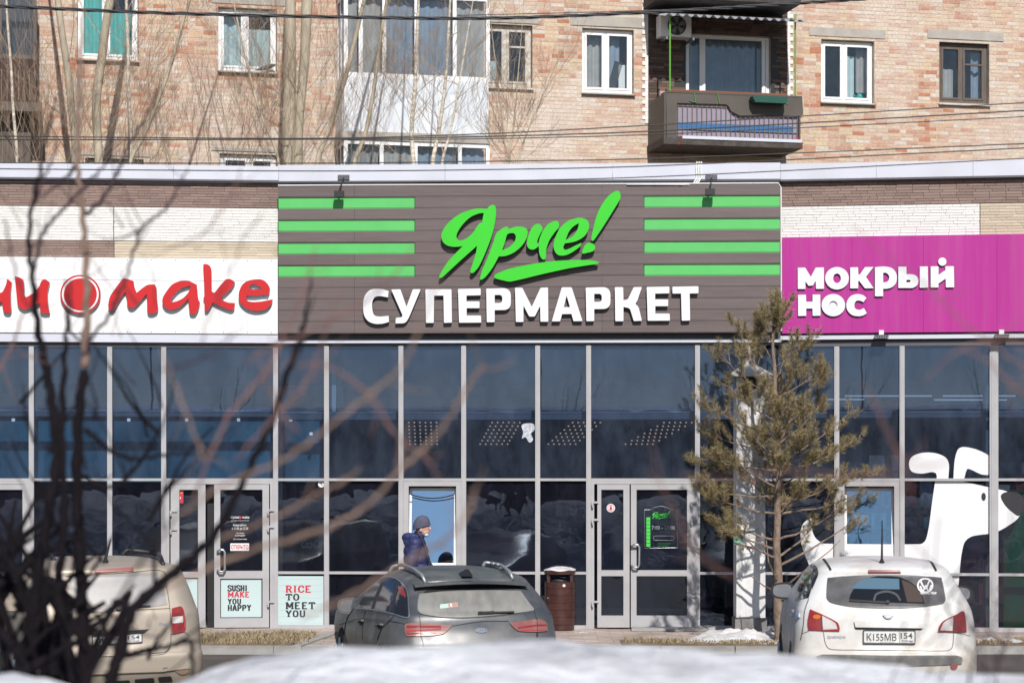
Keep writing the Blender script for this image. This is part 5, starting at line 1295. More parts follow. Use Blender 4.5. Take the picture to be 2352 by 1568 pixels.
# ================================================================== litter bin, ventilation pillar
def bin_():
    Y = 31.62; c = P(1286, 1443, Y); r = .222; z0 = .15
    b = empty('litter_bin', 'brown round metal litter bin with snow on its lid beside the door', 'litter bin', WORLD, (c.x, Y, z0))
    body = MB(); prof = [(r*.95, 0), (r*.95, .085), (r, .087)]
    for k in range(5):
        z = .087+k*.105; prof += [(r, z+.004), (r, z+.095), (r-.006, z+.098), (r-.006, z+.103)]
    prof += [(r, .615), (r, .70)]
    part('drum', body.lathe(prof, (c.x, Y, z0), 28), M['bin'], b, smooth=True, auto=30)
    fr = MB()
    for t in (35, 145, 215, 325): a = radians(t); fr.box(c.x+r*.93*cos(a)-.022, c.x+r*.93*cos(a)+.022, Y+r*.93*sin(a)-.012, Y+r*.93*sin(a)+.012, z0+.70, z0+.815)
    part('upright', fr, M['bin'], b)
    part('inner_liner', MB().lathe([(r*.86, 0), (r*.86, .02)], (c.x, Y, z0+.685), 24), M['black'], b)
    part('lid', MB().lathe([(r+.006, 0), (r+.01, .05), (r*.6, .075), (.02, .09)], (c.x, Y, z0+.815), 28), M['bin'], b, smooth=True, auto=35)
    mb = MB(); V = []; Fc = []; n = 28
    for j, (rr, h) in enumerate(((1.03, .052), (.99, .064), (.7, .088), (.35, .102), (0.02, .104))):
        for k in range(n):
            t = 2*pi*k/n; w = 1+.05*sin(3*t+j)+.03*sin(7*t); V.append((c.x+r*rr*w*cos(t), Y+r*rr*w*sin(t), z0+.815+h+.008*sin(5*t+j)))
    for j in range(4):
        for k in range(n): a = j*n+k; e = j*n+(k+1) % n; Fc.append((a, e, e+n, a+n))
    single('snow', mb.add(V, Fc), M['dirty_snow'], kind='stuff', smooth=True)
    part('sticker', MB().disc((c.x+.055, Y-r*.97-.002, z0+.655), (0, -1, 0), .025, .006, 16), M['white_print'], b)
    part('sticker_ring', MB().tube([(c.x+.055+.02*cos(t), Y-r*.97-.009, z0+.655+.02*sin(t)) for t in [2*pi*k/16 for k in range(17)]], .003, 4), M['red_print'], b)
    part('lock', MB().disc((c.x-.17, Y-r*.62, z0+.47), (-.6, -.8, 0), .012, .02, 8), M['steel'], b)
    bag = MB(); bag.tube([(c.x-.13, Y-.1, z0+.70), (c.x-.05, Y-.14, z0+.722), (c.x+.04, Y-.15, z0+.715), (c.x+.11, Y-.12, z0+.705)], [.02, .03, .025, .015], 7)
    part('bag_edge', bag, M['black'], b, smooth=True)
bin_()
def pillar():
    Y = 30.75; cx = P(1721, 1000, Y).x; w = .205
    _z = lambda py: P(1721, py, Y-w).z
    wm = mat('whitewashed_pillar', (.68, .675, .67), .85, var=.12, vscale=4, bump=.35, bscale=16, dirt=(.30, .30, .31), damt=.7, dscale=2.2, stretch=(1.6, 1.6, .6))
    b = empty('ventilation_pillar', 'square whitewashed pillar with pyramid cap and torn notices behind the pine', 'pillar', WORLD, (cx, Y, .15))
    zt = _z(893)
    part('base_block', B(cx-w-.02, cx+w+.02, Y-w-.02, Y+w+.02, .14, _z(1418)), mat('dark_stained_base', (.17, .16, .155), .9, var=.35, vscale=7, bump=.5), b)
    part('shaft', B(cx-w, cx+w, Y-w, Y+w, _z(1418)+.001, zt-.06), wm, b)
    part('collar', B(cx-w-.015, cx+w+.015, Y-w-.015, Y+w+.015, zt-.058, zt), wm, b)
    ze = _z(864); c = .30
    for sx in (-1, 1):
        for sy in (-1, 1): part('post', B(cx+sx*(w-.035)-.03, cx+sx*(w-.035)+.03, Y+sy*(w-.035)-.03, Y+sy*(w-.035)+.03, zt, ze+.005), wm, b)
    part('inner_duct', B(cx-.09, cx+.09, Y-.09, Y+.09, zt, ze+.004), M['dark_room'], b)
    mb = MB(); za = _z(826)
    mb.add([(cx-c, Y-c, ze), (cx+c, Y-c, ze), (cx+c, Y+c, ze), (cx-c, Y+c, ze), (cx-c, Y-c, ze+.025), (cx+c, Y-c, ze+.025), (cx+c, Y+c, ze+.025), (cx-c, Y+c, ze+.025), (cx, Y, za)],
           [(3, 2, 1, 0), (0, 1, 5, 4), (1, 2, 6, 5), (2, 3, 7, 6), (3, 0, 4, 7), (4, 5, 8), (5, 6, 8), (6, 7, 8), (7, 4, 8)])
    part('cap', mb, mat('tin_cap', (.5, .49, .46), .5, var=.1, dirt=(.3, .28, .25), damt=.4), b)
    paper = [mat('notice_white', (.72, .72, .70), .8, var=.08, vscale=9), mat('notice_mint', (.25, .55, .42), .8), mat('notice_pink', (.65, .3, .36), .8), mat('notice_grey', (.5, .5, .52), .8), mat('notice_orange', (.62, .2, .08), .8)]
    def notice(px, py, w_, h_, mi, rot, lab):
        p = P(px, py, Y-w-.004); u, z = p.x, p.z; ww, hh = w_/161*.5, h_/161*.5
        pts = [(-ww, -hh), (ww, -hh*.96), (ww*.97, hh*.3), (ww*.8, hh*.5), (ww, hh), (-ww*.6, hh*.98), (-ww, hh*.8)]
        pts = [(u+x*cos(rot)-y*sin(rot), z+x*sin(rot)+y*cos(rot)) for x, y in pts]
        o = single('notice', slab([pts], lambda q: q, Y-w-.006-mi*.002, Y-w-.0015), paper[mi], lab, 'notice', WORLD, (u, Y-w-.004, z), group='torn notices pasted on the pillar')
        fixn(o); return o
    notice(1694, 1240, 17, 20, 1, .0, 'mint green notice on the left edge of the white pillar')
    notice(1724, 1250, 34, 40, 0, .03, 'white notice with a red mark in the middle of the white pillar')
    notice(1719, 1292, 26, 30, 0, -.03, 'blank white torn sheet on the pillar below the marked notice')
    notice(1732, 1224, 26, 22, 3, .1, 'grey torn paper scrap on the pillar above the marked notice')
    notice(1728, 1115, 30, 18, 3, -.12, 'crumpled paper remains high on the white pillar')
    notice(1734, 1109, 12, 6, 4, .05, 'small orange paper strip high on the white pillar')
    notice(1708, 1200, 22, 46, 0, .05, 'tall whitish torn sheet halfway up the white pillar')
    p = P(1722, 1258, Y-w-.02); part('red_mark', MB().tube([(p.x-.04, Y-w-.009, p.z-.02), (p.x-.02, Y-w-.009, p.z+.03), (p.x, Y-w-.009, p.z-.02), (p.x+.02, Y-w-.009, p.z+.03), (p.x+.04, Y-w-.009, p.z-.02)], .008, 5), M['red_print'], b)
    p0 = P(1699, 1250, Y-w); part('conduit', MB().tube([(p0.x, Y-w-.012, p0.z), (p0.x, Y-w-.012, p0.z-.42), (p0.x+.03, Y-w-.012, p0.z-.5)], .01, 6), M['white_cable'], b)
pillar()

# ================================================================== cars
def hermite_keys(keys, z):
    for i in range(len(keys)-1):
        if keys[i][0] <= z <= keys[i+1][0]:
            t = (z-keys[i][0])/(keys[i+1][0]-keys[i][0]); return [a+(b-a)*t for a, b in zip(keys[i][1:], keys[i+1][1:])]
    return list(keys[-1][1:]) if z > keys[-1][0] else list(keys[0][1:])
def smooth_keys(keys, sub=4):
    """Catmull-Rom (clamped) between keys for rounder profiles"""
    o = []
    for i in range(len(keys)-1):
        p0 = keys[max(i-1, 0)]; p1 = keys[i]; p2 = keys[i+1]; p3 = keys[min(i+2, len(keys)-1)]
        for k in range(sub):
            t = k/sub; row = []
            for j in range(len(p1)):
                a = p1[j]; b = p2[j]; m1 = (p2[j]-p0[j])*.5; m2 = (p3[j]-p1[j])*.5; d = b-a
                if d == 0: m1 = m2 = 0
                else:
                    m1 = max(min(m1/d, 2), 0)*d; m2 = max(min(m2/d, 2), 0)*d
                row.append(a+d*0+((2*t**3-3*t*t+1)-1)*a+(t**3-2*t*t+t)*m1+(-2*t**3+3*t*t)*b+(t**3-t*t)*m2)
            o.append(tuple(row))
    o.append(keys[-1]); return o
class Car:
    def __init__(s, name, label, loc, yaw, keys, paint, rc=.22, bow=.07, z=0.0):
        """yaw turns the heading to the right of +Y"""
        s.name = name; s.root = bpy.data.objects.new(name, None); COL.objects.link(s.root)
        s.root.location = (loc[0], loc[1], z); s.root.rotation_euler = (0, 0, -yaw); tag(s.root, label, 'car'); BASE[s.root.name] = Vector((0, 0, 0))
        s.M = Matrix.Translation((loc[0], loc[1], z)) @ Matrix.Rotation(-yaw, 4, 'Z'); s.Mi = s.M.inverted()
        s.keys = smooth_keys(keys, 4); s.rc = rc; s.bow = bow; s.tmp = None
        mb = MB(); V = []; Fc = []; rings = [s.ring(k) for k in s.keys]; n = len(rings[0])
        for r, k in zip(rings, s.keys): V += [(x, y, k[0]) for x, y in r]
        for i in range(len(rings)-1):
            for j in range(n):
                a = i*n+j; b = i*n+(j+1) % n; Fc.append((a, b, b+n, a+n))
        e = (len(rings)-1)*n; c = len(V); V.append((0, (s.keys[-1][2]+s.keys[-1][3])/2, s.keys[-1][0]+.004))
        for j in range(n): Fc.append((e+j, e+(j+1) % n, c))
        Fc.append(tuple(range(n-1, -1, -1)))
        mb.add(V, Fc); s.body = part('body', mb, paint, s.root, smooth=True, auto=38)
        s.bvh = BVHTree.FromPolygons([Vector(v) for v in V], Fc)
    def ring(s, k):
        z, w, yr, yf = k[:4]; rc = min(s.rc, w*.8); rf = min(.38, w*.8); bow = s.bow*w; h = []
        L_ = yf-yr
        rc = min(rc, L_*.3); rf = min(rf, L_*.3)
        for i in range(9): x = (w-rc)*i/9; h.append((x, yr+bow*(x/w)**2))
        y0 = yr+bow*((w-rc)/w)**2
        for i in range(7): t = pi/2*i/6; h.append((w-rc+rc*sin(t), y0+rc*(1-cos(t))))
        fb = .12*w; y1 = yf-fb*((w-rf)/w)**2
        ya, yb = y0+rc, y1-rf
        for i in range(1, 20):
            t = i/20; h.append((w-.035*(2*t-1)**4*w+.0, ya+(yb-ya)*t)) if False else h.append((w, ya+(yb-ya)*t))
        for i in range(7): t = pi/2*i/6; h.append((w-rf+rf*cos(t), yb+rf*sin(t)))
        for i in range(8, -1, -1): x = (w-rf)*i/9; h.append((x, yf-fb*(x/w)**2))
        return h + [(-x, y) for x, y in h[-2:0:-1]]
    def cast(s, px, py):
        o = s.Mi @ Vector((0, 0, H)); t = s.Mi @ P(px, py, 20.0); d = (t-o).normalized()
        h = s.bvh.ray_cast(o, d)
        if h[0] is None:
            best = None
            for k in range(60):
                q = o+d*(17+k*.2); r = s.bvh.find_nearest(q)
                if best is None or r[3] < best[3]: best = r
            return best[0], best[1]
        n = h[1]
        if n.dot(d) > 0: n = -n
        return h[0], n
    def decal(s, name, loops, m, zf, off=.006, step=9, parent=None, label=None, smooth=True, raise_=0.0):
        """a panel lying on the body surface; loops are traced on the photograph"""
        L_ = [[zf(p) for p in l] for l in loops]
        v, tri = fill(L_); bm = bmesh.new(); vs = [bm.verts.new((p[0], p[1], 0)) for p in v]
        for t in tri:
            try: bm.faces.new([vs[i] for i in t])
            except ValueError: pass
        bmesh.ops.recalc_face_normals(bm, faces=bm.faces)
        xs = [p[0] for p in v]; ys = [p[1] for p in v]
        for ax, lo, hi in ((0, min(xs), max(xs)), (1, min(ys), max(ys))):
            k = lo+step
            while k < hi:
                co = (k, 0, 0) if ax == 0 else (0, k, 0); no = (1, 0, 0) if ax == 0 else (0, 1, 0)
                bmesh.ops.bisect_plane(bm, geom=bm.verts[:]+bm.edges[:]+bm.faces[:], plane_co=co, plane_no=no, dist=1e-5); k += step
        bm.verts.ensure_lookup_table(); bm.faces.ensure_lookup_table(); bm.verts.index_update()
        pos = []
        for q in bm.verts: p, n = s.cast(q.co.x, q.co.y); pos.append((p+n*off, p-n*.004))
        nv = len(pos); V = [p[0] for p in pos]+[p[1] for p in pos]; Fc = [tuple(q.index for q in f.verts) for f in bm.faces]
        for e in bm.edges:
            if len(e.link_faces) == 1:
                a, b = e.verts[0].index, e.verts[1].index; Fc.append((a, b, b+nv, a+nv))
        bm.free()
        ob = part(name, MB().add(V, Fc), m, parent or s.root, smooth=smooth, auto=35)
        me = ob.data; mid = s.Mi @ Vector((0, 0, H))
        fixn(ob)
        c = sum((f.normal.dot(mid-f.center) for f in list(me.polygons)[:max(1, len(tri))]), 0)
        if c < 0: me.flip_normals()
        if label: ob['label'] = label
        return ob
    def strip(s, name, pts, w, m, zf, off=.004, parent=None, n=6):
        q = spline(pts, n, closed=False); L_ = []; R_ = []
        for i, p in enumerate(q):
            a = Vector(q[max(0, i-1)]); b = Vector(q[min(len(q)-1, i+1)]); d = (b-a).normalized(); nn = Vector((-d.y, d.x))*w/2
            L_.append((p[0]+nn.x, p[1]+nn.y)); R_.append((p[0]-nn.x, p[1]-nn.y))
        return s.decal(name, [L_+R_[::-1]], m, zf, off, 14, parent)
    def text(s, name, body, x0, x1, y0, y1, m, zf, off=.009, parent=None, bold=.02, shear=0.0, skew=0.0):
        V, Fc = text_geo(body, bold, shear); o = []
        for a, b in V:
            p = zf((x0+(x1-x0)*a, y1+(y0-y1)*b+skew*a)); h, n = s.cast(*p); o.append(h+n*off)
        return part(name, MB().add(o, Fc), m, parent or s.root)
    def rail(s, name, pts, r, m, zf, lift=.05):
        q = [s.cast(*zf(p)) for p in spline(pts, 6, closed=False)]; n = len(q); P_ = []
        for i, (h, nn) in enumerate(q):
            t = i/(n-1); k = min(1, min(t, 1-t)*8); P_.append(h+Vector((0, 0, lift*k)))
        return part(name, MB().tube(P_, r, 8), m, s.root, smooth=True)
    def wheels(s, x, ys, r, rim):
        for y in ys:
            for sx in (-1, 1):
                w = MB(); c = (sx*x, y, r)
                prof = [(r*.62, -.1), (r*.9, -.105), (r, -.08), (r, .08), (r*.9, .105), (r*.62, .1)]
                wt = part('wheel', MB().lathe(prof, c, 26, 'x'), M['tyre'], s.root, smooth=True, auto=40)
                ds = MB(); sd = sx*.1; ds.lathe([(r*.61, -.02), (r*.6, .02), (r*.15, .03)], (c[0]+sx*.075, y, r), 20, 'x')
                for k in range(5):
                    t = 2*pi*k/5; ds.tube([(c[0]+sx*.108, y+.05*cos(t), r+.05*sin(t)), (c[0]+sx*.10, y+r*.58*cos(t), r+r*.58*sin(t))], .024, 5)
                part('rim', ds, rim, wt)
    def mirror(s, x, y, z, paint, sgn):
        mb = MB(); V = []; Fc = []; n = 16; m = 5
        for j in range(m+1):
            t = j/m; yy = y+.02+.16*t; k = sqrt(max(0, 1-(t*.98)**2.5))*.999
            for i in range(n):
                a = 2*pi*i/n; cx, sx_ = cos(a), sin(a)
                ex = abs(cx)**.65*(1 if cx > 0 else -1); ez = abs(sx_)**.65*(1 if sx_ > 0 else -1)
                V.append((x+ex*.125*k, yy, z+ez*.092*k*(1-.15*sgn*ex)))
        for j in range(m):
            for i in range(n): a = j*n+i; b = j*n+(i+1) % n; Fc.append((a, b, b+n, a+n))
        Fc.append(tuple(range(n-1, -1, -1))); Fc.append(tuple(m*n+i for i in range(n)))
        o = part('mirror', mb.add(V, Fc), paint, s.root, smooth=True, auto=40)
        g = [(x+(abs(cos(a))**.65*(1 if cos(a) > 0 else -1))*.10, y+.017, z+(abs(sin(a))**.65*(1 if sin(a) > 0 else -1))*.07*(1-.15*sgn*cos(a))) for a in [2*pi*i/n for i in range(n)]]
        part('mirror_glass', MB().add(g, [tuple(range(n-1, -1, -1))]), M['mirror_glass'], o)
        part('mirror_arm', MB().tube([(x-sgn*.08, y+.1, z-.05), (x-sgn*.21, y+.14, z-.1)], .03, 8), M['black'], o)
M['tyre'] = mat('tyre_rubber', (.02, .02, .021), .85, bump=.3); M['mirror_glass'] = mat('mirror_glass', (.55, .56, .58), .18, metal=.8, dirt=(.35, .34, .33), damt=.6)
M['seam'] = mat('panel_gap', (.02, .02, .022), .7)
def paint(name, col, rough, metal, dirt, damt, ds=2.2, zlow=None):
    m = mat(name, col, rough, metal, var=.05, vscale=2, dirt=dirt, damt=damt, dscale=ds, coat=.0, stretch=(1, 1, .8))
    # road dust thickening towards the sills
    N, L = nt(m); b = N['Principled BSDF']; lk = b.inputs['Base Color'].links[0]; src = lk.from_socket
    tc = N.new('ShaderNodeTexCoord'); sp = N.new('ShaderNodeSeparateXYZ'); L.new(tc.outputs['Object'], sp.inputs[0])
    no = N.new('ShaderNodeTexNoise'); no.inputs['Scale'].default_value = 5; no.inputs['Detail'].default_value = 8; L.new(tc.outputs['Object'], no.inputs[0])
    ad = N.new('ShaderNodeMath'); ad.operation = 'MULTIPLY_ADD'; ad.inputs[1].default_value = -.45; L.new(no.outputs[0], ad.inputs[0]); L.new(sp.outputs[2], ad.inputs[2])
    mr = N.new('ShaderNodeMapRange'); mr.inputs[1].default_value = .75; mr.inputs[2].default_value = .15; mr.inputs[3].default_value = 0; mr.inputs[4].default_value = damt*.9; L.new(ad.outputs[0], mr.inputs[0])
    x = N.new('ShaderNodeMix'); x.data_type = 'RGBA'; L.new(mr.outputs[0], x.inputs[0]); L.new(src, x.inputs[6]); x.inputs[7].default_value = (*dirt, 1); L.new(x.outputs[2], b.inputs['Base Color'])
    n2 = N.new('ShaderNodeMapRange'); n2.inputs[3].default_value = rough; n2.inputs[4].default_value = min(1, rough+.35); L.new(no.outputs[0], n2.inputs[0]); L.new(n2.outputs[0], b.inputs['Roughness'])
    return m
lamp_red = mat('red_lamp_lens', (.26, .010, .012), .15, coat=.5, dirt=(.3, .12, .1), damt=.35, dscale=5); lamp_clear = mat('clear_lamp_lens', (.62, .60, .58), .15, coat=.5, dirt=(.4, .3, .27), damt=.5, dscale=9)
lamp_pink = mat('dusty_lamp_lens', (.24, .08, .075), .35, dirt=(.36, .26, .22), damt=.6, dscale=4); amber = mat('amber_lens', (.55, .16, .03), .2)
lamp_bright = mat('bright_red_lens', (.38, .05, .05), .15, coat=.5)
plate_w = mat('plate_white', (.66, .66, .64), .45, dirt=(.42, .40, .37), damt=.6, dscale=12)
plate_k = mat('plate_black', (.03, .03, .035), .5)
def plate(car, zf, x0, x1, y0, y1, main, region, slope=0.0, main_w=.64):
    """licence plate: holder, sheet, characters"""
    w = x1-x0; h = y1-y0
    def sk(p): return zf((p[0], p[1]+slope*(p[0]-x0)/w))
    pl = car.decal('number_plate', [rounded([(x0-w*.012, y0-h*.06), (x1+w*.012, y0-h*.06), (x1+w*.012, y1+h*.08), (x0-w*.012, y1+h*.08)], h*.08)], plate_k, sk, .018, 12)
    car.decal('plate_sheet', [rounded([(x0+w*.01, y0+h*.04), (x1-w*.01, y0+h*.04), (x1-w*.01, y1-h*.04), (x0+w*.01, y1-h*.04)], h*.08)], plate_w, sk, .022, 12, pl)
    car.text('plate_text', main, x0+w*.06, x0+w*main_w, y0+h*.2, y1-h*.18, plate_k, sk, .0255, pl, .012)
    car.text('plate_text', region, x0+w*.72, x1-w*.05, y0+h*.14, y1-h*.38, plate_k, sk, .0255, pl, .012)
    car.text('plate_text', 'RUS', x0+w*.745, x0+w*.86, y1-h*.28, y1-h*.12, plate_k, sk, .0255, pl, .01)
    a = x0+w*.695; car.decal('plate_divider', [[(a, y0+h*.06), (a+w*.006, y0+h*.06), (a+w*.006, y1-h*.06), (a, y1-h*.06)]], plate_k, sk, .0245, 12, pl)
    for k, c in enumerate(((.7, .7, .7), (.03, .06, .4), (.5, .03, .03))):
        yy = y1-h*.27+k*h*.05; car.decal('flag_stripe', [[(x0+w*.875, yy), (x0+w*.955, yy), (x0+w*.955, yy+h*.05), (x0+w*.875, yy+h*.05)]], flagm[k], sk, .0245, 12, pl)
    return pl
flagm = [mat('flag_'+n, c, .5) for n, c in (('white', (.7, .7, .7)), ('blue', (.03, .06, .4)), ('red', (.5, .03, .03)))]

# ---- white hatchback, right
W1 = paint('white_car_paint', (.70, .70, .69), .22, 0, (.40, .34, .28), .85)
px_c, Yn = 2038, 20.75; cx = (px_c-CX)*Yn/F
car = Car('white_hatchback', 'white hatchback with a dusty rear window and round window emblem parked at right', (cx, Yn), radians(5),
    [(.20, .80, .16, 4.1), (.34, .86, .04, 4.24), (.50, .885, .0, 4.28), (.64, .89, .0, 4.28), (.70, .885, .03, 4.27), (.80, .88, .055, 4.2), (.95, .87, .075, 3.9), (1.06, .85, .10, 3.25), (1.12, .83, .13, 3.1), (1.30, .735, .27, 2.65), (1.40, .68, .35, 2.42), (1.455, .645, .36, 2.3),
     (1.49, .60, .42, 2.2), (1.525, .5, .62, 2.0), (1.548, .34, .9, 1.85), (1.556, .15, 1.1, 1.7)], W1, rc=.26, bow=.13)
Z4 = D4
gl_d = mat('dusty_rear_glass', (.085, .085, .09), .35, var=.25, vscale=9, dirt=(.16, .155, .15), damt=.6, dscale=6); gl_c = mat('wiped_rear_glass', (.012, .014, .018), .05, dirt=(.03, .03, .03), damt=.3)
rw = car.decal('rear_window', [spline([(358, 917, 1), (500, 902), (700, 896), (900, 900), (1062, 915, 1), (1088, 1045), (1068, 1078), (900, 1100), (720, 1106), (500, 1095), (378, 1070), (350, 1035)], 5)], gl_d, Z4, .008)
fan = spline([(490, 1062, 1), (500, 1020), (540, 960), (600, 922), (690, 905), (790, 910), (880, 950), (935, 1010), (958, 1078, 1), (720, 1070)], 5)
car.decal('wiped_glass', [fan], gl_c, Z4, .0105, 9, rw)
car.decal('seen_through_windscreen', [spline([(508, 985, 1), (545, 945), (615, 918, 1), (800, 925, 1), (803, 990, 1)], 3)], mat('windscreen_blue', (.09, .16, .22), .2), Z4, .012, 9, rw)
car.strip('steering_wheel', [(645, 1058), (660, 1020), (720, 1003), (780, 1020), (808, 1060)], 13, mat('steering_wheel', (.05, .055, .065), .5), Z4, .0128, rw)
car.decal('seat_back', [spline([(815, 930, 1), (880, 958), (930, 1010), (950, 1070, 1), (850, 1068, 1)], 4)], mat('seat_brown', (.05, .03, .025), .7), Z4, .0122, 9, rw)
car.strip('rear_wiper', [(492, 1060), (620, 1068), (735, 1074)], 12, M['black'], Z4, .022); car.decal('wiper_hub', [ellipse(728, 1072, 13, 11, 16)], M['black'], Z4, .03)
stk = car.strip('round_emblem', [(962+46*cos(t), 965+42*sin(t)) for t in [2*pi*k/24 for k in range(25)]], 9, M['white_print'], Z4, .011, rw, 2)
car.strip('emblem_letter', [(932, 935), (962, 985), (990, 930)], 9, M['white_print'], Z4, .0112, rw); car.strip('emblem_letter', [(930, 968), (948, 1000), (964, 965), (982, 1000), (1000, 962)], 9, M['white_print'], Z4, .0114, rw, 3)
car.text('window_lettering', '@ GENERAL TEAM', 910, 1030, 1004, 1024, M['white_print'], Z4, .0115, rw, .03)
car.decal('brake_light', [rounded([(608, 869), (810, 870), (812, 886), (610, 886)], 5)], mat('brake_light_maroon', (.17, .035, .04), .3), Z4, .012)
lc = car.decal('tail_lamp', [spline([(252, 1112, 1), (320, 1140), (418, 1190), (433, 1225), (430, 1246, 1), (330, 1243), (240, 1238, 1), (238, 1180)], 5)], lamp_red, Z4, .014)
car.decal('clear_lens', [spline([(324, 1150, 1), (405, 1195), (418, 1232, 1), (330, 1236, 1)], 4)], lamp_clear, Z4, .018, 9, lc); car.decal('amber_lens', [ellipse(292, 1157, 22, 13)], amber, Z4, .017, 9, lc); car.strip('lens_joint', [(322, 1146), (325, 1243)], 4, M['seam'], Z4, .019, lc)
lc = car.decal('tail_lamp', [spline([(1145, 1147, 1), (1190, 1122), (1205, 1140), (1214, 1252, 1), (1140, 1252), (1040, 1250, 1), (1046, 1218), (1075, 1180)], 5)], lamp_red, Z4, .014)
car.decal('clear_lens', [spline([(1135, 1160, 1), (1078, 1190), (1054, 1240, 1), (1130, 1243, 1)], 4)], lamp_clear, Z4, .018, 9, lc); car.strip('lens_joint', [(1140, 1150), (1138, 1252)], 4, M['seam'], Z4, .019, lc)
car.decal('boot_handle', [rounded([(522, 1180), (945, 1185), (948, 1222), (938, 1228), (530, 1222)], 9)], W1, Z4, .03); car.strip('handle_shadow_gap', [(530, 1228), (735, 1232), (938, 1233)], 7, M['seam'], Z4, .012)
car.decal('badge', [ellipse(733, 1147, 29, 23)], M['chrome'], Z4, .02); car.decal('badge_disc', [ellipse(733, 1147, 20, 15)], W1, Z4, .022); car.decal('badge_bar', [[(701, 1142), (765, 1142), (765, 1151), (701, 1151)]], M['chrome'], Z4, .025)
plate(car, Z4, 580, 897, 1243, 1320, 'К155МВ', '154', 2); car.text('holder_text', 'NISSAN', 680, 770, 1311, 1320, M['grey_return'], Z4, .024)
car.text('boot_lettering', 'QASHQAI', 355, 468, 1272, 1291, M['grey_return'], Z4, .008)
car.strip('boot_gap', [(331, 1250), (345, 1325), (375, 1357), (520, 1362), (900, 1366), (1100, 1366), (1130, 1345), (1140, 1258)], 4, M['seam'], Z4, .003)
car.strip('bumper_gap', [(1140, 1255), (1190, 1262), (1240, 1275)], 3, M['seam'], Z4, .003); car.strip('bumper_gap', [(240, 1245), (200, 1260)], 3, M['seam'], Z4, .003)
car.decal('bumper_insert', [spline([(285, 1402, 1), (330, 1390), (740, 1396), (1150, 1396), (1190, 1412), (1185, 1450, 1), (740, 1462), (320, 1445, 1)], 4)], mat('grey_bumper_plastic', (.10, .10, .10), .7, dirt=(.3, .28, .26), damt=.7, dscale=5), Z4, .012)
car.decal('reflector', [ellipse(1140, 1462, 22, 20)], lamp_pink, Z4, .014)
car.strip('roof_strip', [(325, 790), (350, 822), (378, 868)], 12, M['black'], Z4, .006); car.strip('roof_strip', [(982, 796), (1005, 825), (1030, 873)], 12, M['black'], Z4, .006)
sg_ = mat('side_glass', (.015, .017, .022), .06)
car.decal('side_window', [spline([(162, 1042, 1), (178, 970), (212, 892), (262, 828, 1), (268, 870), (262, 960), (240, 1040, 1), (200, 1045)], 4)], sg_, Z4, .006); car.decal('side_window', [spline([(272, 832, 1), (292, 850), (300, 890), (285, 930), (262, 985, 1), (268, 900)], 4)], sg_, Z4, .006)
for dx, dy in ((145, 1130), (183, 1143)): car.decal('door_handle', [rounded([(dx-6, dy-22), (dx+8, dy-20), (dx+6, dy+22), (dx-4, dy+20)], 4)], M['chrome'], Z4, .025)
car.strip('door_gap', [(240, 1045), (215, 1120), (205, 1220), (190, 1300)], 4, M['seam'], Z4, .003)
h_, n_ = car.cast(*Z4((693, 822))); part('antenna', MB().tube([h_, h_+Vector((0, -.02, .04)), h_+Vector((0, -.05, .42))], [.03, .012, .005], 8), M['black'], car.root)
car.wheels(.80, (.85, 3.42), .33, M['steel'])
for sx in (-1, 1):
    for y in (.85, 3.42):
        arch = MB(); V = [(sx*.893, y+.40*cos(t), .33+.40*sin(t)) for t in [pi*k/14-.1 for k in range(16)]]
        arch.add(V+[(v[0]-sx*.07, v[1], v[2]) for v in V], [tuple(range(16)), tuple(range(31, 15, -1))]+[(i, i+1, i+17, i+16) for i in range(15)]); part('wheel_arch', arch, M['black'], car.root)
def mir(car, px, py, yy, sgn, paint_):
    # mirror housings stand off the body sides at a measured height
    w = car.M @ Vector((0, yy, 0)); Yw = w.y
    p = P(px, py, Yw); l = car.Mi @ p; car.mirror(l.x, yy, l.z, paint_, sgn)
mir(car, *Z4((78, 997)), 2.55, -1, M['black']); mir(car, *Z4((1178, 1012)), 2.55, 1, M['black'])

# ---- dark grey estate car, middle
ZK = zoomer(780, 1150, 3.0333); K1 = paint('dusty_grey_paint', (.062, .070, .082), .2, .15, (.215, .21, .20), .7, 1.8)
Yk = 22.0; cx = (1103-CX)*Yk/F
car = Car('grey_estate', 'dusty dark grey estate car with roof rails parked behind the snow bank', (cx, Yk), radians(-13),
    [(.18, .78, .2, 4.3), (.32, .85, .06, 4.48), (.50, .885, .0, 4.55), (.62, .89, .0, 4.57), (.69, .885, .03, 4.56), (.80, .875, .07, 4.45), (.93, .855, .10, 3.7), (1.0, .83, .15, 3.2), (1.05, .81, .19, 3.05), (1.18, .735, .35, 2.65), (1.26, .68, .44, 2.45), (1.305, .64, .46, 2.35),
     (1.34, .58, .52, 2.25), (1.38, .46, .75, 2.0), (1.402, .30, 1.0, 1.85), (1.41, .12, 1.25, 1.7)], K1, rc=.30, bow=.12)
kg = mat('very_dusty_rear_glass', (.19, .19, .18), .45, var=.18, vscale=3, dirt=(.29, .28, .26), damt=.8, dscale=3.5, stretch=(2.5, 1, .8))
rw = car.decal('rear_window', [spline([(742, 908, 1), (900, 893), (1200, 882), (1488, 886, 1), (1545, 965), (1588, 1022), (1560, 1035), (1400, 1056), (1100, 1080), (900, 1077), (760, 1056), (730, 1030), (728, 970)], 5)], kg, ZK, .006)
car.strip('window_gap', [(728, 965), (735, 1045), (775, 1062), (900, 1082), (1100, 1085), (1400, 1061), (1592, 1022)], 4, M['seam'], ZK, .004)
car.strip('rear_wiper', [(1175, 1052), (1300, 1054), (1437, 1050)], 9, M['black'], ZK, .03); car.strip('wiper_arm', [(1172, 1056), (1230, 1055), (1290, 1050)], 20, M['black'], ZK, .022)
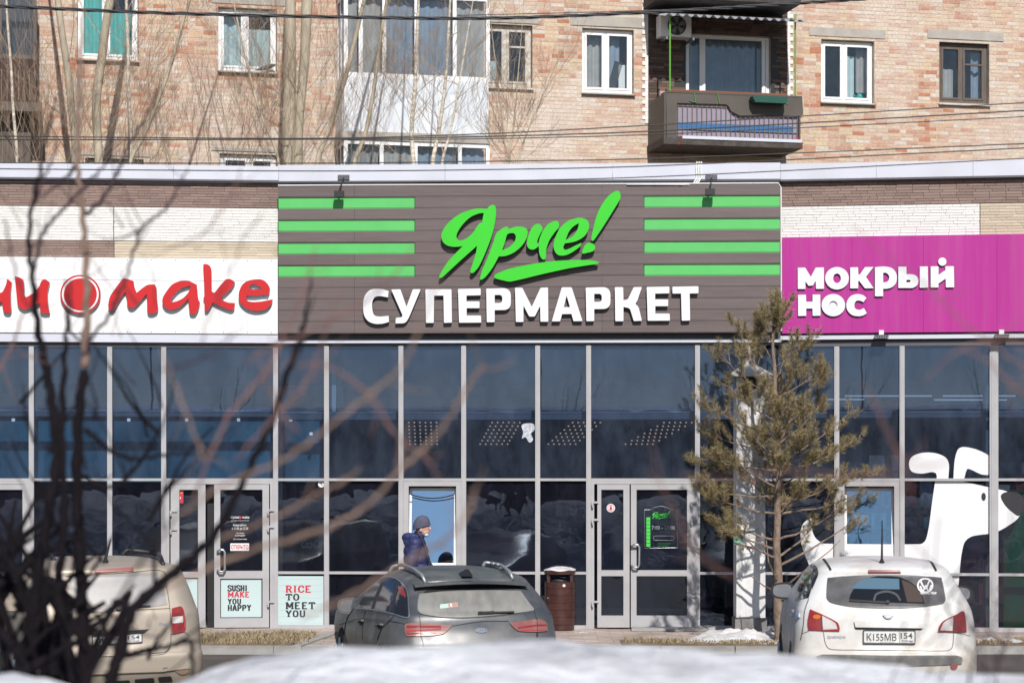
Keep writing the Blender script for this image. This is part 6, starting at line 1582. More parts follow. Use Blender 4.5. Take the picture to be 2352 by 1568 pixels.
st = car.decal('window_sticker', [rounded([(892, 988), (1022, 973), (1022, 1004), (892, 1018)], 6)], mat('sticker_mint', (.42, .60, .52), .6), ZK, .0085, 9, rw); car.decal('sticker_red_half', [rounded([(954, 983), (1020, 976), (1020, 1002), (954, 1009)], 3)], mat('sticker_faded_red', (.48, .22, .19), .6), ZK, .0105, 9, rw); car.text('sticker_figure', '5', 964, 982, 983, 1006, M['white_print'], ZK, .012, rw, .03)
sp = car.decal('spoiler_shadow_panel', [spline([(768, 905, 1), (790, 885), (870, 868), (1100, 852), (1300, 848), (1482, 852, 1), (1492, 870, 1), (1300, 866), (1100, 872), (900, 886)], 4)], M['black'], ZK, .007)
# roof spoiler lip: its own solid, overhanging the window
def spoiler(car, wx, y0, zt):
    mb = MB(); V = []; Fc = []; n = 16
    for i in range(n+1):
        t = i/n*2-1; x = wx*t; y = y0+.10*t*t; z = zt-.035*t*t
        V += [(x, y, z), (x, y, z-.022), (x, y+.30, z+.018), (x, y+.30, z-.03)]
    for i in range(n):
        a = 4*i; b = a+4; Fc += [(a, b, b+1, a+1), (a+2, a+3, b+3, b+2), (a, a+2, b+2, b), (a+1, b+1, b+3, a+3)]
    Fc += [(0, 1, 3, 2), (4*n, 4*n+2, 4*n+3, 4*n+1)]
    return fixn(part('spoiler', mb.add(V, Fc), K1, car.root, smooth=True, auto=35))
spoiler(car, .60, .30, 1.292)
for lp, t2 in (([(638, 1132, 1), (690, 1122), (745, 1122), (860, 1130), (980, 1137, 1), (950, 1175), (915, 1203), (860, 1215), (750, 1221), (648, 1222, 1), (635, 1180)], 745), ([(1405, 1122, 1), (1500, 1108), (1605, 1095), (1655, 1105), (1676, 1130), (1680, 1182, 1), (1612, 1190), (1500, 1187), (1465, 1180), (1430, 1150)], 1607)):
    l = car.decal('tail_lamp', [spline(lp, 5)], lamp_pink, ZK, .016); x0 = lp[0][0]; x1 = max(p[0] for p in lp)
    if t2 == 745:
        car.strip('lens_band', [(650, 1185), (745, 1178), (900, 1168)], 12, lamp_bright, ZK, .019, l); car.strip('lens_band', [(650, 1205), (745, 1201), (860, 1200)], 9, lamp_red, ZK, .019, l); car.strip('lens_band', [(650, 1150), (745, 1150), (900, 1150)], 14, lamp_red, ZK, .0185, l)
    else:
        car.strip('lens_band', [(1465, 1160), (1607, 1140), (1672, 1140)], 12, lamp_red, ZK, .019, l); car.strip('lens_band', [(1490, 1180), (1607, 1176), (1672, 1172)], 8, lamp_bright, ZK, .019, l)
    car.strip('lens_joint', [(t2, lp[2][1]-10), (t2+3, 1160), (t2+6, 1225)], 4, M['seam'], ZK, .02, l)
car.decal('badge', [ellipse(1198, 1177, 44, 18)], M['chrome'], ZK, .012); car.decal('badge_disc', [ellipse(1198, 1177, 38, 13)], K1, ZK, .0135); car.text('badge_text', 'KIA', 1170, 1226, 1168, 1187, M['chrome'], ZK, .0165, None, .03)
car.strip('boot_gap', [(738, 1065), (748, 1122)], 4, M['seam'], ZK); car.strip('boot_gap', [(750, 1222), (765, 1260), (775, 1320)], 4, M['seam'], ZK); car.strip('boot_gap', [(1590, 1030), (1605, 1090)], 4, M['seam'], ZK); car.strip('boot_gap', [(1608, 1192), (1605, 1290)], 4, M['seam'], ZK)
car.strip('boot_crease', [(985, 1140), (1200, 1108), (1400, 1105)], 5, K1, ZK, .012)
sw = spline([(283, 1006, 1), (305, 965), (360, 885), (420, 825), (475, 795), (530, 790), (590, 812), (635, 865), (650, 920), (657, 1078, 1), (520, 1042), (400, 1018)], 5)
wd = car.decal('side_window', [sw], sg_, ZK, .006)
car.strip('window_trim', [(275, 1010), (400, 1024), (520, 1048), (655, 1084), (661, 1000), (655, 915), (640, 865), (590, 808), (530, 785), (470, 790)], 7, M['steel'], ZK, .012, wd)
car.strip('door_pillar', [(398, 1018), (430, 920), (480, 800)], 22, M['black'], ZK, .009, wd); car.strip('door_pillar', [(548, 1048), (560, 950), (582, 815)], 14, M['black'], ZK, .009, wd)
car.decal('reflected_panel', [spline([(585, 850, 1), (620, 860), (640, 910), (640, 940, 1), (598, 905)], 4)], mat('reflected_red', (.22, .03, .03), .3), ZK, .0095, 9, wd)
for a, b in (((288, 1112), (332, 1103)), ((425, 1142), (472, 1133))):
    car.strip('door_handle', [a, ((a[0]+b[0])/2, (a[1]+b[1])/2-4), b], 13, K1, ZK, .035); car.strip('handle_recess', [(a[0]+10, a[1]+18), (b[0]-6, b[1]+16)], 22, M['seam'], ZK, .004)
car.strip('door_gap', [(340, 1030), (322, 1120), (318, 1240)], 4, M['seam'], ZK); car.strip('door_gap', [(255, 1012), (205, 1090), (184, 1200), (182, 1290)], 4, M['seam'], ZK); car.strip('door_gap', [(560, 1060), (520, 1105), (460, 1165), (430, 1250)], 4, M['seam'], ZK)
car.strip('side_crease', [(150, 1130), (320, 1085), (560, 1110), (640, 1128)], 5, K1, ZK, .010)
car.decal('wheel_arch', [spline([(98, 1330, 1), (100, 1230), (112, 1195), (135, 1185), (158, 1210), (166, 1260), (165, 1330, 1)], 4)], M['black'], ZK, .008)
rl = mat('rail_silver', (.26, .275, .29), .35, metal=.3)
car.rail('roof_rail', [(512, 738), (560, 728), (620, 728), (690, 755), (740, 790), (785, 828)], .02, rl, ZK); car.rail('roof_rail', [(1210, 700), (1260, 700), (1320, 716), (1380, 755), (1432, 803)], .02, rl, ZK)
h_, n_ = car.cast(*ZK((1085, 775))); fn = MB(); x, y, z = h_
fn.add([(x-.06, y-.08, z), (x+.06, y-.08, z), (x+.06, y+.14, z+.02), (x-.06, y+.14, z+.02), (x-.015, y-.06, z+.075), (x+.015, y-.06, z+.075), (x, y+.1, z+.03)], [(3, 2, 1, 0), (0, 1, 5, 4), (1, 2, 6, 5), (3, 0, 4, 6), (4, 5, 6), (2, 3, 6)])
part('roof_fin', fn, M['black_gloss'], car.root)
car.wheels(.80, (.86, 3.55), .32, M['steel']); mir(car, *ZK((195, 988)), 3.0, -1, K1)
plate(car, ZK, 1080, 1340, 1262, 1320, 'Н204ЕК', '154') if False else None

# ---- beige high car, left behind the dark shrub
ZY = zoomer(0, 1250, 3.7596); Y1 = paint('beige_metal_paint', (.36, .31, .255), .28, .25, (.37, .32, .26), .5)
Yy = 21.2; cx = (265-CX)*Yy/F
car = Car('beige_suv', 'dusty beige high car with upright tailgate and black roof rails parked at left', (cx, Yy), radians(-17),
    [(.22, .8, .1, 4.1), (.34, .86, .02, 4.2), (.46, .885, -.03, 4.22), (.60, .89, -.03, 4.22), (.66, .88, .0, 4.2), (.74, .875, .03, 4.18), (.9, .87, .05, 4.0), (1.02, .86, .07, 3.35), (1.08, .84, .095, 3.2), (1.25, .785, .16, 2.85), (1.38, .735, .22, 2.6), (1.44, .70, .23, 2.5),
     (1.485, .65, .28, 2.4), (1.52, .5, .5, 2.2), (1.535, .3, .8, 2.0), (1.54, .12, 1.1, 1.8)], Y1, rc=.2, bow=.06)
yg = mat('dusty_beige_glass', (.27, .265, .27), .4, var=.12, vscale=3, dirt=(.34, .31, .28), damt=.8, dscale=3)
rw = car.decal('rear_window', [spline([(640, 600, 1), (820, 585), (1150, 566), (1440, 552, 1), (1500, 690), (1535, 845, 1), (1380, 868), (1100, 895), (820, 908), (660, 912, 1)], 4)], yg, ZY, .006)
car.strip('rear_wiper', [(1065, 875), (1180, 872), (1380, 862)], 12, M['black'], ZY, .02); car.decal('wiper_hub', [ellipse(1085, 880, 26, 24)], M['black'], ZY, .03)
car.decal('brake_light', [rounded([(862, 532), (1222, 508), (1226, 538), (866, 557)], 8)], mat('brake_light_pink', (.30, .10, .10), .3), ZY, .012)
car.strip('boot_gap', [(600, 588), (820, 573), (1150, 555), (1492, 538), (1530, 690), (1558, 880), (1570, 1100), (1560, 1230), (1510, 1282), (1200, 1310), (820, 1328)], 5, M['seam'], ZY); car.strip('boot_crease', [(640, 930), (1000, 912), (1555, 880)], 4, M['seam'], ZY)
l = car.decal('tail_lamp', [spline([(1574, 885, 1), (1620, 872), (1662, 868), (1690, 925), (1703, 1040), (1692, 1085), (1640, 1105), (1580, 1116, 1), (1573, 1000)], 5)], lamp_red, ZY, .016)
car.decal('clear_lens', [rounded([(1578, 958), (1674, 953), (1676, 1010), (1580, 1020)], 8)], lamp_clear, ZY, .02, 9, l); car.strip('lens_band', [(1685, 930), (1694, 1060)], 12, lamp_bright, ZY, .0195, l)
l = car.decal('tail_lamp', [spline([(500, 960, 1), (580, 945), (600, 1060), (590, 1160, 1), (510, 1175), (492, 1060)], 5)], lamp_red, ZY, .016); car.decal('clear_lens', [rounded([(505, 1030), (585, 1022), (586, 1075), (507, 1082)], 6)], lamp_clear, ZY, .02, 9, l)
car.decal('plate_recess', [spline([(835, 1112, 1), (1100, 1090), (1372, 1070, 1), (1318, 1112, 1), (1100, 1125), (840, 1142, 1)], 3)], M['seam'], ZY, .006)
plate(car, ZY, 848, 1300, 1145, 1222, 'С810НУ', '154', -32, .66)
car.text('boot_lettering', 'Yeti', 1455, 1525, 1012, 1036, M['chrome'], ZY, .01, None, .02, .2, -4)
car.strip('bumper_gap', [(820, 1328), (1100, 1322), (1500, 1300), (1570, 1230)], 4, M['seam'], ZY); car.strip('bumper_gap', [(1572, 1118), (1690, 1100), (1735, 1130)], 4, M['seam'], ZY)
car.strip('bumper_step', [(820, 1480), (1200, 1462), (1500, 1450), (1740, 1425)], 8, Y1, ZY, .02); car.decal('bumper_grille', [rounded([(1235, 1530), (1410, 1515), (1420, 1560), (1240, 1575)], 12)], M['black'], ZY, .01); car.decal('bumper_grille', [rounded([(1450, 1510), (1570, 1500), (1585, 1545), (1460, 1555)], 12)], M['black'], ZY, .01); car.decal('bumper_grille', [rounded([(960, 1550), (1190, 1537), (1195, 1580), (965, 1590)], 12)], M['black'], ZY, .01)
car.decal('reflector', [spline([(1600, 1450, 1), (1680, 1440), (1740, 1425, 1), (1725, 1470), (1660, 1485)], 3)], mat('reflector_beige', (.25, .17, .13), .4), ZY, .01); car.strip('towing_cover', [(1505, 1465), (1502, 1430), (1538, 1425)], 5, M['seam'], ZY)
car.decal('side_window', [spline([(-40, 900, 1), (20, 770), (90, 640), (150, 590), (300, 580), (440, 590), (500, 605, 1), (470, 740), (440, 850, 1), (200, 900)], 4)], sg_, ZY, .006)
car.rail('roof_rail', [(180, 487), (225, 440), (290, 420), (380, 420), (500, 440)], .022, M['black'], ZY, .06); car.rail('roof_rail', [(1120, 385), (1220, 372), (1330, 385), (1430, 420), (1500, 485)], .022, M['black'], ZY, .06)
h_, n_ = car.cast(*ZY((970, 462))); part('antenna', MB().tube([h_, h_+Vector((0, -.01, .05)), h_+Vector((.05, -.02, .24))], [.03, .016, .006], 8), M['black'], car.root)
car.wheels(.80, (.85, 3.4), .34, M['steel'])

# ================================================================== the passer-by
def blob(mb, c, r, n=20, m=12):
    V = []; Fc = []
    for j in range(1, m):
        t = pi*j/m
        for k in range(n): a = 2*pi*k/n; V.append((c[0]+r[0]*sin(t)*cos(a), c[1]+r[1]*sin(t)*sin(a), c[2]+r[2]*cos(t)))
    top = len(V); V += [(c[0], c[1], c[2]+r[2]), (c[0], c[1], c[2]-r[2])]
    for j in range(m-2):
        for k in range(n): a = j*n+k; b = j*n+(k+1) % n; Fc.append((a, a+n, b+n, b))
    for k in range(n): Fc.append((top, k, (k+1) % n)); e = (m-2)*n; Fc.append((top+1, e+(k+1) % n, e+k))
    return mb.add(V, Fc)
def limb3(mb, pts, rad):
    """rounded limb: overlapping balls and a tapered tube"""
    mb.tube([Vector(p) for p in pts], rad, 16)
    for p, r in zip(pts, rad): blob(mb, p, (r, r, r), 14, 8)
def melt(name, mb, m, parent, voxel=.008, smooth=6):
    """one continuous surface from overlapping volumes"""
    o = mb.build(name, None, None); md = o.modifiers.new('melt', 'REMESH'); md.mode = 'VOXEL'; md.voxel_size = voxel
    sm = o.modifiers.new('soft', 'SMOOTH'); sm.iterations = smooth; sm.factor = .5
    dg = bpy.context.evaluated_depsgraph_get(); m2 = bpy.data.meshes.new_from_object(o.evaluated_get(dg)); m2.name = name
    old = o.data; bpy.data.objects.remove(o); bpy.data.meshes.remove(old)
    o = bpy.data.objects.new(name, m2); COL.objects.link(o); m2.materials.clear(); m2.materials.append(m)
    m2.polygons.foreach_set('use_smooth', [True]*len(m2.polygons)); o.parent = parent; return o
def passer():
    Y = 29.45; g = P(968, 1450, Y); z0 = .12; x0 = g.x-.065
    p = empty('person', 'walking person in navy hooded jacket and knitted hat passing the vent window', 'person', WORLD, (x0, Y, z0))
    skin = mat('skin', (.60, .36, .28), .5, spec=.3, var=.06, vscale=14); navy = mat('navy_jacket', (.022, .028, .10), .6, var=.35, vscale=5, bump=.9, bscale=7, stretch=(1, 1, 2.2)); trous = mat('dark_trousers', (.02, .02, .026), .8)
    # local axes: x is the walking direction (to the right in the photo), y away from the camera
    b = MB()
    limb3(b, [(0, 0, .92), (.0, 0, 1.12), (-.01, 0, 1.30)], [.125, .12, .13]); limb3(b, [(-.01, -.14, 1.36), (-.01, .14, 1.36)], [.05, .05])
    limb3(b, [(0, 0, 1.38), (.035, 0, 1.44), (.06, 0, 1.53)], [.062, .056, .055])
    blob(b, (.075, 0, 1.590), (.100, .078, .112)); blob(b, (.098, 0, 1.522), (.072, .060, .068)); blob(b, (.140, 0, 1.480), (.026, .03, .024)); blob(b, (.140, 0, 1.575), (.034, .055, .05))
    limb3(b, [(.163, 0, 1.585), (.186, 0, 1.552)], [.011, .015]); blob(b, (.160, 0, 1.514), (.014, .024, .011)); blob(b, (.158, 0, 1.60), (.016, .05, .012))
    for sgn in (-1, 1): blob(b, (.062, sgn*.078, 1.545), (.022, .010, .034), 12, 8)
    for sgn, pts in ((1, [(0, .10, .88), (.155, .10, .48), (.045, .10, .10), (.15, .10, .05)]), (-1, [(0, -.10, .88), (-.03, -.10, .47), (-.20, -.10, .13), (-.10, -.10, .05)])): limb3(b, pts, [.085, .058, .042, .035])
    for sgn, pts in ((1, [(-.01, .19, 1.36), (.08, .225, 1.11), (.21, .20, .94), (.235, .195, .875)]), (-1, [(-.01, -.19, 1.36), (-.07, -.225, 1.10), (.02, -.225, .88), (.035, -.22, .82)])):
        limb3(b, pts, [.05, .04, .028, .03]); hx, hy, hz = pts[-1]
        for k in range(4):
            dy = (k-1.5)*.019; L_ = (.06, .075, .07, .055)[k]
            limb3(b, [(hx+.005, hy+dy, hz-.02), (hx+.012, hy+dy, hz-.03-L_*.55), (hx+.002, hy+dy, hz-.03-L_)], [.0095, .009, .008])
        limb3(b, [(hx+.02, hy, hz+.005), (hx+.045, hy, hz-.03), (hx+.04, hy, hz-.06)], [.012, .0105, .009])
    melt('body', b, skin, p, .0055, 4)
    j = MB()
    for z, rx, ry, cx in ((.80, .175, .205, .0), (.90, .18, .205, .005), (1.02, .182, .205, .005), (1.14, .185, .21, 0), (1.25, .175, .215, -.01), (1.34, .15, .20, -.02)): blob(j, (cx, 0, z), (rx, ry, .13))
    limb3(j, [(-.015, -.165, 1.375), (-.015, .165, 1.375)], [.085, .085]); limb3(j, [(-.01, 0, 1.40), (.03, 0, 1.455)], [.095, .082])
    for sgn, pts in ((1, [(-.01, .20, 1.355), (.08, .235, 1.11), (.205, .205, .955)]), (-1, [(-.01, -.20, 1.355), (-.075, -.235, 1.10), (.015, -.23, .905)])): limb3(j, pts, [.095, .082, .062])
    melt('jacket', j, navy, p, .011, 5)
    h = MB(); limb3(h, [(.05, -.085, 1.44), (-.04, -.10, 1.455), (-.12, -.055, 1.45), (-.145, 0, 1.435), (-.12, .055, 1.45), (-.04, .10, 1.455), (.05, .085, 1.44)], [.03, .042, .055, .062, .055, .042, .03]); blob(h, (-.135, 0, 1.385), (.05, .09, .07)); melt('hood', h, navy, p, .009, 5)
    t = MB()
    for pts in ([(0, .10, .86), (.155, .10, .48), (.045, .10, .14)], [(0, -.10, .86), (-.03, -.10, .47), (-.20, -.10, .17)]): limb3(t, pts, [.125, .09, .08])
    blob(t, (0, 0, .86), (.15, .18, .12)); melt('trousers', t, trous, p, .012, 4)
    for pts in ([(.035, .1, .09), (.12, .1, .055), (.21, .1, .04)], [(-.22, -.1, .13), (-.14, -.1, .075), (-.06, -.1, .045)]):
        o = MB(); limb3(o, pts, [.055, .05, .04]); melt('boot', o, M['black'], p, .01, 2)
    hat = mat('knitted_hat', (.085, .085, .13), .95, var=.25, vscale=40)
    mb = MB(); V = []; Fc = []; n = 72; rows = 11
    for q in range(rows+1):
        f = q/rows; th = (pi/2+.30)*(1-f)
        for k in range(n):
            a = 2*pi*k/n; rib = 1+.028*cos(a*24)*sin(min(th, pi/2)); x = .114*sin(th)*cos(a)*rib; y = .092*sin(th)*sin(a)*rib; z = .128*cos(th)
            lift = .30*x if th > .4 else .30*x
            V.append((.068+x-.02*f, y, 1.607+z+lift))
    for q in range(rows):
        for k in range(n): a = q*n+k; e = q*n+(k+1) % n; Fc.append((a, e, e+n, a+n))
    o = mb.add(V, Fc).build('hat', hat, None, True); o.parent = p
    bd = MB(); V = []
    ring = [(.068+.118*cos(2*pi*k/36), .096*sin(2*pi*k/36), 1.582+.30*.118*cos(2*pi*k/36)) for k in range(37)]; bd.tube(ring, .010, 8); o = bd.build('hat_brim', hat, None, True); o.parent = p
    mk = MB(); blob(mk, (.128, 0, 1.474), (.036, .048, .030), 16, 10); o = melt('face_mask', mk, mat('pale_blue_mask', (.60, .68, .72), .8), p, .006, 2)
    lp = MB()
    for sgn in (-1, 1): lp.tube([(.12, sgn*.046, 1.485), (.09, sgn*.068, 1.515), (.06, sgn*.084, 1.545)], .003, 5)
    o = lp.build('mask_loop', M['white_print'], None); o.parent = p
    ey = MB()
    for sgn in (-1, 1): blob(ey, (.163, sgn*.030, 1.581), (.008, .011, .006), 10, 6)
    o = ey.build('eyes', M['black'], None, True); o.parent = p
    bg = empty('shoulder_bag', 'small black bag on a strap across the walking person', 'bag', WORLD, (x0+.2, Y-.24, z0+.8))
    bx, bz = x0, z0
    part('pouch', B(bx+.13, bx+.30, Y-.315, Y-.24, bz+.70, bz+.90), M['black'], bg)
    part('strap', MB().tube([(bx+.02, Y+.10, bz+1.47), (bx-.02, Y-.05, bz+1.52), (bx+.06, Y-.15, bz+1.44), (bx+.13, Y-.20, bz+1.3), (bx+.185, Y-.215, bz+1.12), (bx+.215, Y-.25, bz+.88)], .013, 6), M['black'], bg)
    part('buckle', B(bx+.19, bx+.225, Y-.268, Y-.25, bz+.95, bz+1.02), M['steel'], bg)
passer()
# ================================================================== trees
def rv(): return Vector((random.gauss(0, 1), random.gauss(0, 1), random.gauss(0, 1))).normalized()
M['bark_grey'] = mat('grey_brown_bark', (.44, .385, .295), .9, var=.25, vscale=6, stretch=(3, 3, .7), bump=.5, bscale=22, dirt=(.17, .145, .11), damt=.5, dscale=3)
M['bark_birch'] = mat('birch_bark', (.62, .56, .47), .8, var=.15, vscale=5, stretch=(2, 2, 6), dirt=(.09, .075, .06), damt=.7, dscale=3.2)
M['twig'] = mat('brown_twigs', (.36, .27, .20), .85, island=.35); M['twig_pale'] = mat('pale_twigs', (.34, .26, .18), .85, island=.3)
def grow(mb, p, d, L, r, depth, up=.25, spread=.6, seg=4, n=5, kids=(3, 5)):
    """a branch that wanders upward and carries thinner ones"""
    pts = [p.copy()]; rad = [r]; q = p.copy()
    for i in range(seg):
        d = (d+rv()*.16+Vector((0, 0, up*.25))).normalized(); q = q+d*(L/seg); pts.append(q.copy()); rad.append(max(.0018, r*(1-.75*(i+1)/seg)))
    mb.tube(pts, rad, n if r > .01 else 4 if r > .006 else 3, cap=False)
    if depth <= 0: return
    for k in range(random.randint(*kids)):
        t = random.uniform(.25, 1); i = min(seg-1, int(t*seg)); f = t*seg-i; b = pts[i].lerp(pts[i+1], f); ax = (pts[i+1]-pts[i]).normalized()
        nd = (ax+rv()*spread); nd.y *= .7; nd = (nd+Vector((0, 0, up))).normalized()
        grow(mb, b, nd, L*random.uniform(.45, .75), max(.0021, rad[i]*.5), depth-1, up, spread, max(2, seg-1), n, kids)
def bg_tree(trunks, Y, bark, twigm, label, name, nb, Lb, depth=2, group=None, up=.35, rtop=.55, side=None):
    """trunks: lists of (px, py, diameter px) from top to bottom as they show above the shop roof"""
    base = P(trunks[0][-1][0], 380, Y); t = empty(name, label, 'tree', WORLD, (base.x, Y, 0), group)
    tw = MB()
    for tr in trunks:
        s = F/Y; pts = [P(x, y, Y+random.uniform(-.1, .1)*0) for x, y, w in tr]; rad = [w/2/s for x, y, w in tr]
        lo = pts[-1]; g = Vector((lo.x+(lo.x-pts[-2].x)*.3, Y, 0)); pts.append(g); rad.append(rad[-1]*1.35)
        d = (pts[0]-pts[1]).normalized(); q = pts[0]+d*2.8; pts.insert(0, q); rad.insert(0, rad[0]*.12)
        sm = spline([(p.x, p.z) for p in pts], 5, closed=False); R_ = []
        for i in range(len(pts)-1): R_ += [rad[i]+(rad[i+1]-rad[i])*k/5 for k in range(5)]
        R_.append(rad[-1]); P3 = [Vector((a, Y+.04*sin(i*.7), b)) for i, (a, b) in enumerate(sm)]
        part('trunk', MB().tube(P3, R_, 12), bark, t, smooth=True)
        cand = [(p, r) for p, r in zip(P3, R_) if 5.2 < p.z < 12.5]
        for k in range(int(nb*1.1)):
            p, r = random.choice(cand); a = random.choice([-1, 1]) if side is None else side; d = Vector((a*random.uniform(.25, 1), random.uniform(-.5, .35), random.uniform(.35, 1.1))).normalized()
            grow(tw, p, d, Lb*random.uniform(.5, 1.1), min(r*.5, random.uniform(.004, .010)), depth, up)
    part('branches', tw, twigm, t, kind='stuff')
    return t
G1 = 'bare trees between the shop and the flats'
bg_tree([[(132, -10, 15), (150, 130, 16), (165, 250, 17), (172, 330, 18)]], 38.3, M['bark_grey'], M['twig'], 'bare grey tree trunk leaning left in front of the teal curtained window', 'bare_tree', 13, 1.7, 2, G1)
bg_tree([[(255, -10, 18), (236, 110, 20), (224, 210, 20), (222, 300, 20), (228, 370, 20)]], 38.5, M['bark_grey'], M['twig'], 'bare olive grey trunk crossing the teal curtained window', 'bare_tree', 16, 1.8, 2, G1)
bg_tree([[(291, -10, 7), (293, 90, 8), (295, 200, 8), (300, 300, 9), (304, 375, 10)]], 38.0, M['bark_birch'], M['twig'], 'thin pale birch stem right of the olive grey trunk', 'birch_tree', 9, 1.4, 2, G1)
bg_tree([[(430, 20, 7), (400, 120, 8), (372, 210, 9), (330, 310, 9), (300, 380, 9)]], 37.9, M['bark_grey'], M['twig'], 'slim bare stem slanting up to the right across the brick wall', 'bare_tree', 12, 1.5, 2, G1)
bg_tree([[(15, -10, 5), (22, 120, 6), (30, 230, 7), (38, 370, 8)]], 37.9, M['bark_birch'], M['twig'], 'thin pale stem in front of the dark wooden balcony', 'birch_tree', 9, 1.2, 2, G1)
bg_tree([[(668, -10, 24), (666, 120, 28), (664, 260, 30), (664, 375, 32)], [(706, -10, 26), (700, 130, 22), (690, 250, 20), (684, 372, 20)]], 38.4, M['bark_grey'], M['twig'], 'thick double grey trunk standing right of the pigeon window', 'bare_tree', 14, 1.9, 2, G1)
bg_tree([[(548, 60, 4), (570, 160, 5), (598, 260, 6), (640, 378, 7)]], 37.9, M['bark_grey'], M['twig'], 'thin bare stem slanting down right below the pigeon window', 'bare_tree', 9, 1.3, 2, G1)
bg_tree([[(840, -10, 9), (815, 90, 10), (790, 190, 11), (758, 290, 12), (730, 378, 13)]], 38.1, M['bark_grey'], M['twig'], 'bare olive stem leaning right across the ribbed balcony side', 'bare_tree', 12, 1.5, 2, G1)
bg_tree([[(882, 40, 7), (868, 130, 8), (855, 230, 9), (838, 310, 10), (815, 380, 11)]], 38.0, M['bark_grey'], M['twig'], 'dark slim stem leaning right before the white balcony front', 'bare_tree', 12, 1.4, 2, G1)
bg_tree([[(962, -10, 6), (957, 110, 8), (952, 220, 9), (945, 300, 10), (950, 380, 11)]], 37.9, M['bark_birch'], M['twig_pale'], 'white birch stem in the middle of the white balcony front', 'birch_tree', 18, 1.3, 2, G1)
bg_tree([[(1035, -10, 5), (1028, 110, 7), (1020, 220, 8), (1006, 310, 9), (994, 380, 10)]], 37.9, M['bark_birch'], M['twig_pale'], 'white birch stem right of the middle one before the white balcony', 'birch_tree', 18, 1.3, 2, G1)
bg_tree([[(1060, 160, 4), (1045, 250, 5), (1030, 320, 6), (1015, 380, 7)]], 37.7, M['bark_birch'], M['twig'], 'short thin birch stem at the right end of the white balcony', 'birch_tree', 14, 1.2, 2, G1)
bg_tree([[(1185, 230, 3), (1180, 290, 4), (1172, 340, 5), (1170, 380, 5)], [(1150, 250, 3), (1158, 320, 4), (1165, 382, 5)], [(1230, 260, 3), (1205, 320, 4), (1185, 382, 5)]], 37.7, M['bark_grey'], M['twig'], 'reddish bare bush right of the white balcony above the roof edge', 'bare_bush', 17, .95, 2, G1)
# fine brush along the roof edge on the left
brush = MB()
for k in range(100):
    px = random.uniform(-20, 860); p = P(px, random.uniform(360, 410), 37.8); grow(brush, p, Vector((random.uniform(-.6, .9), random.uniform(-.3, .3), 1)).normalized(), random.uniform(.6, 1.9), .006, 2, .4, .5)
single('undergrowth', brush, M['twig'], kind='stuff')

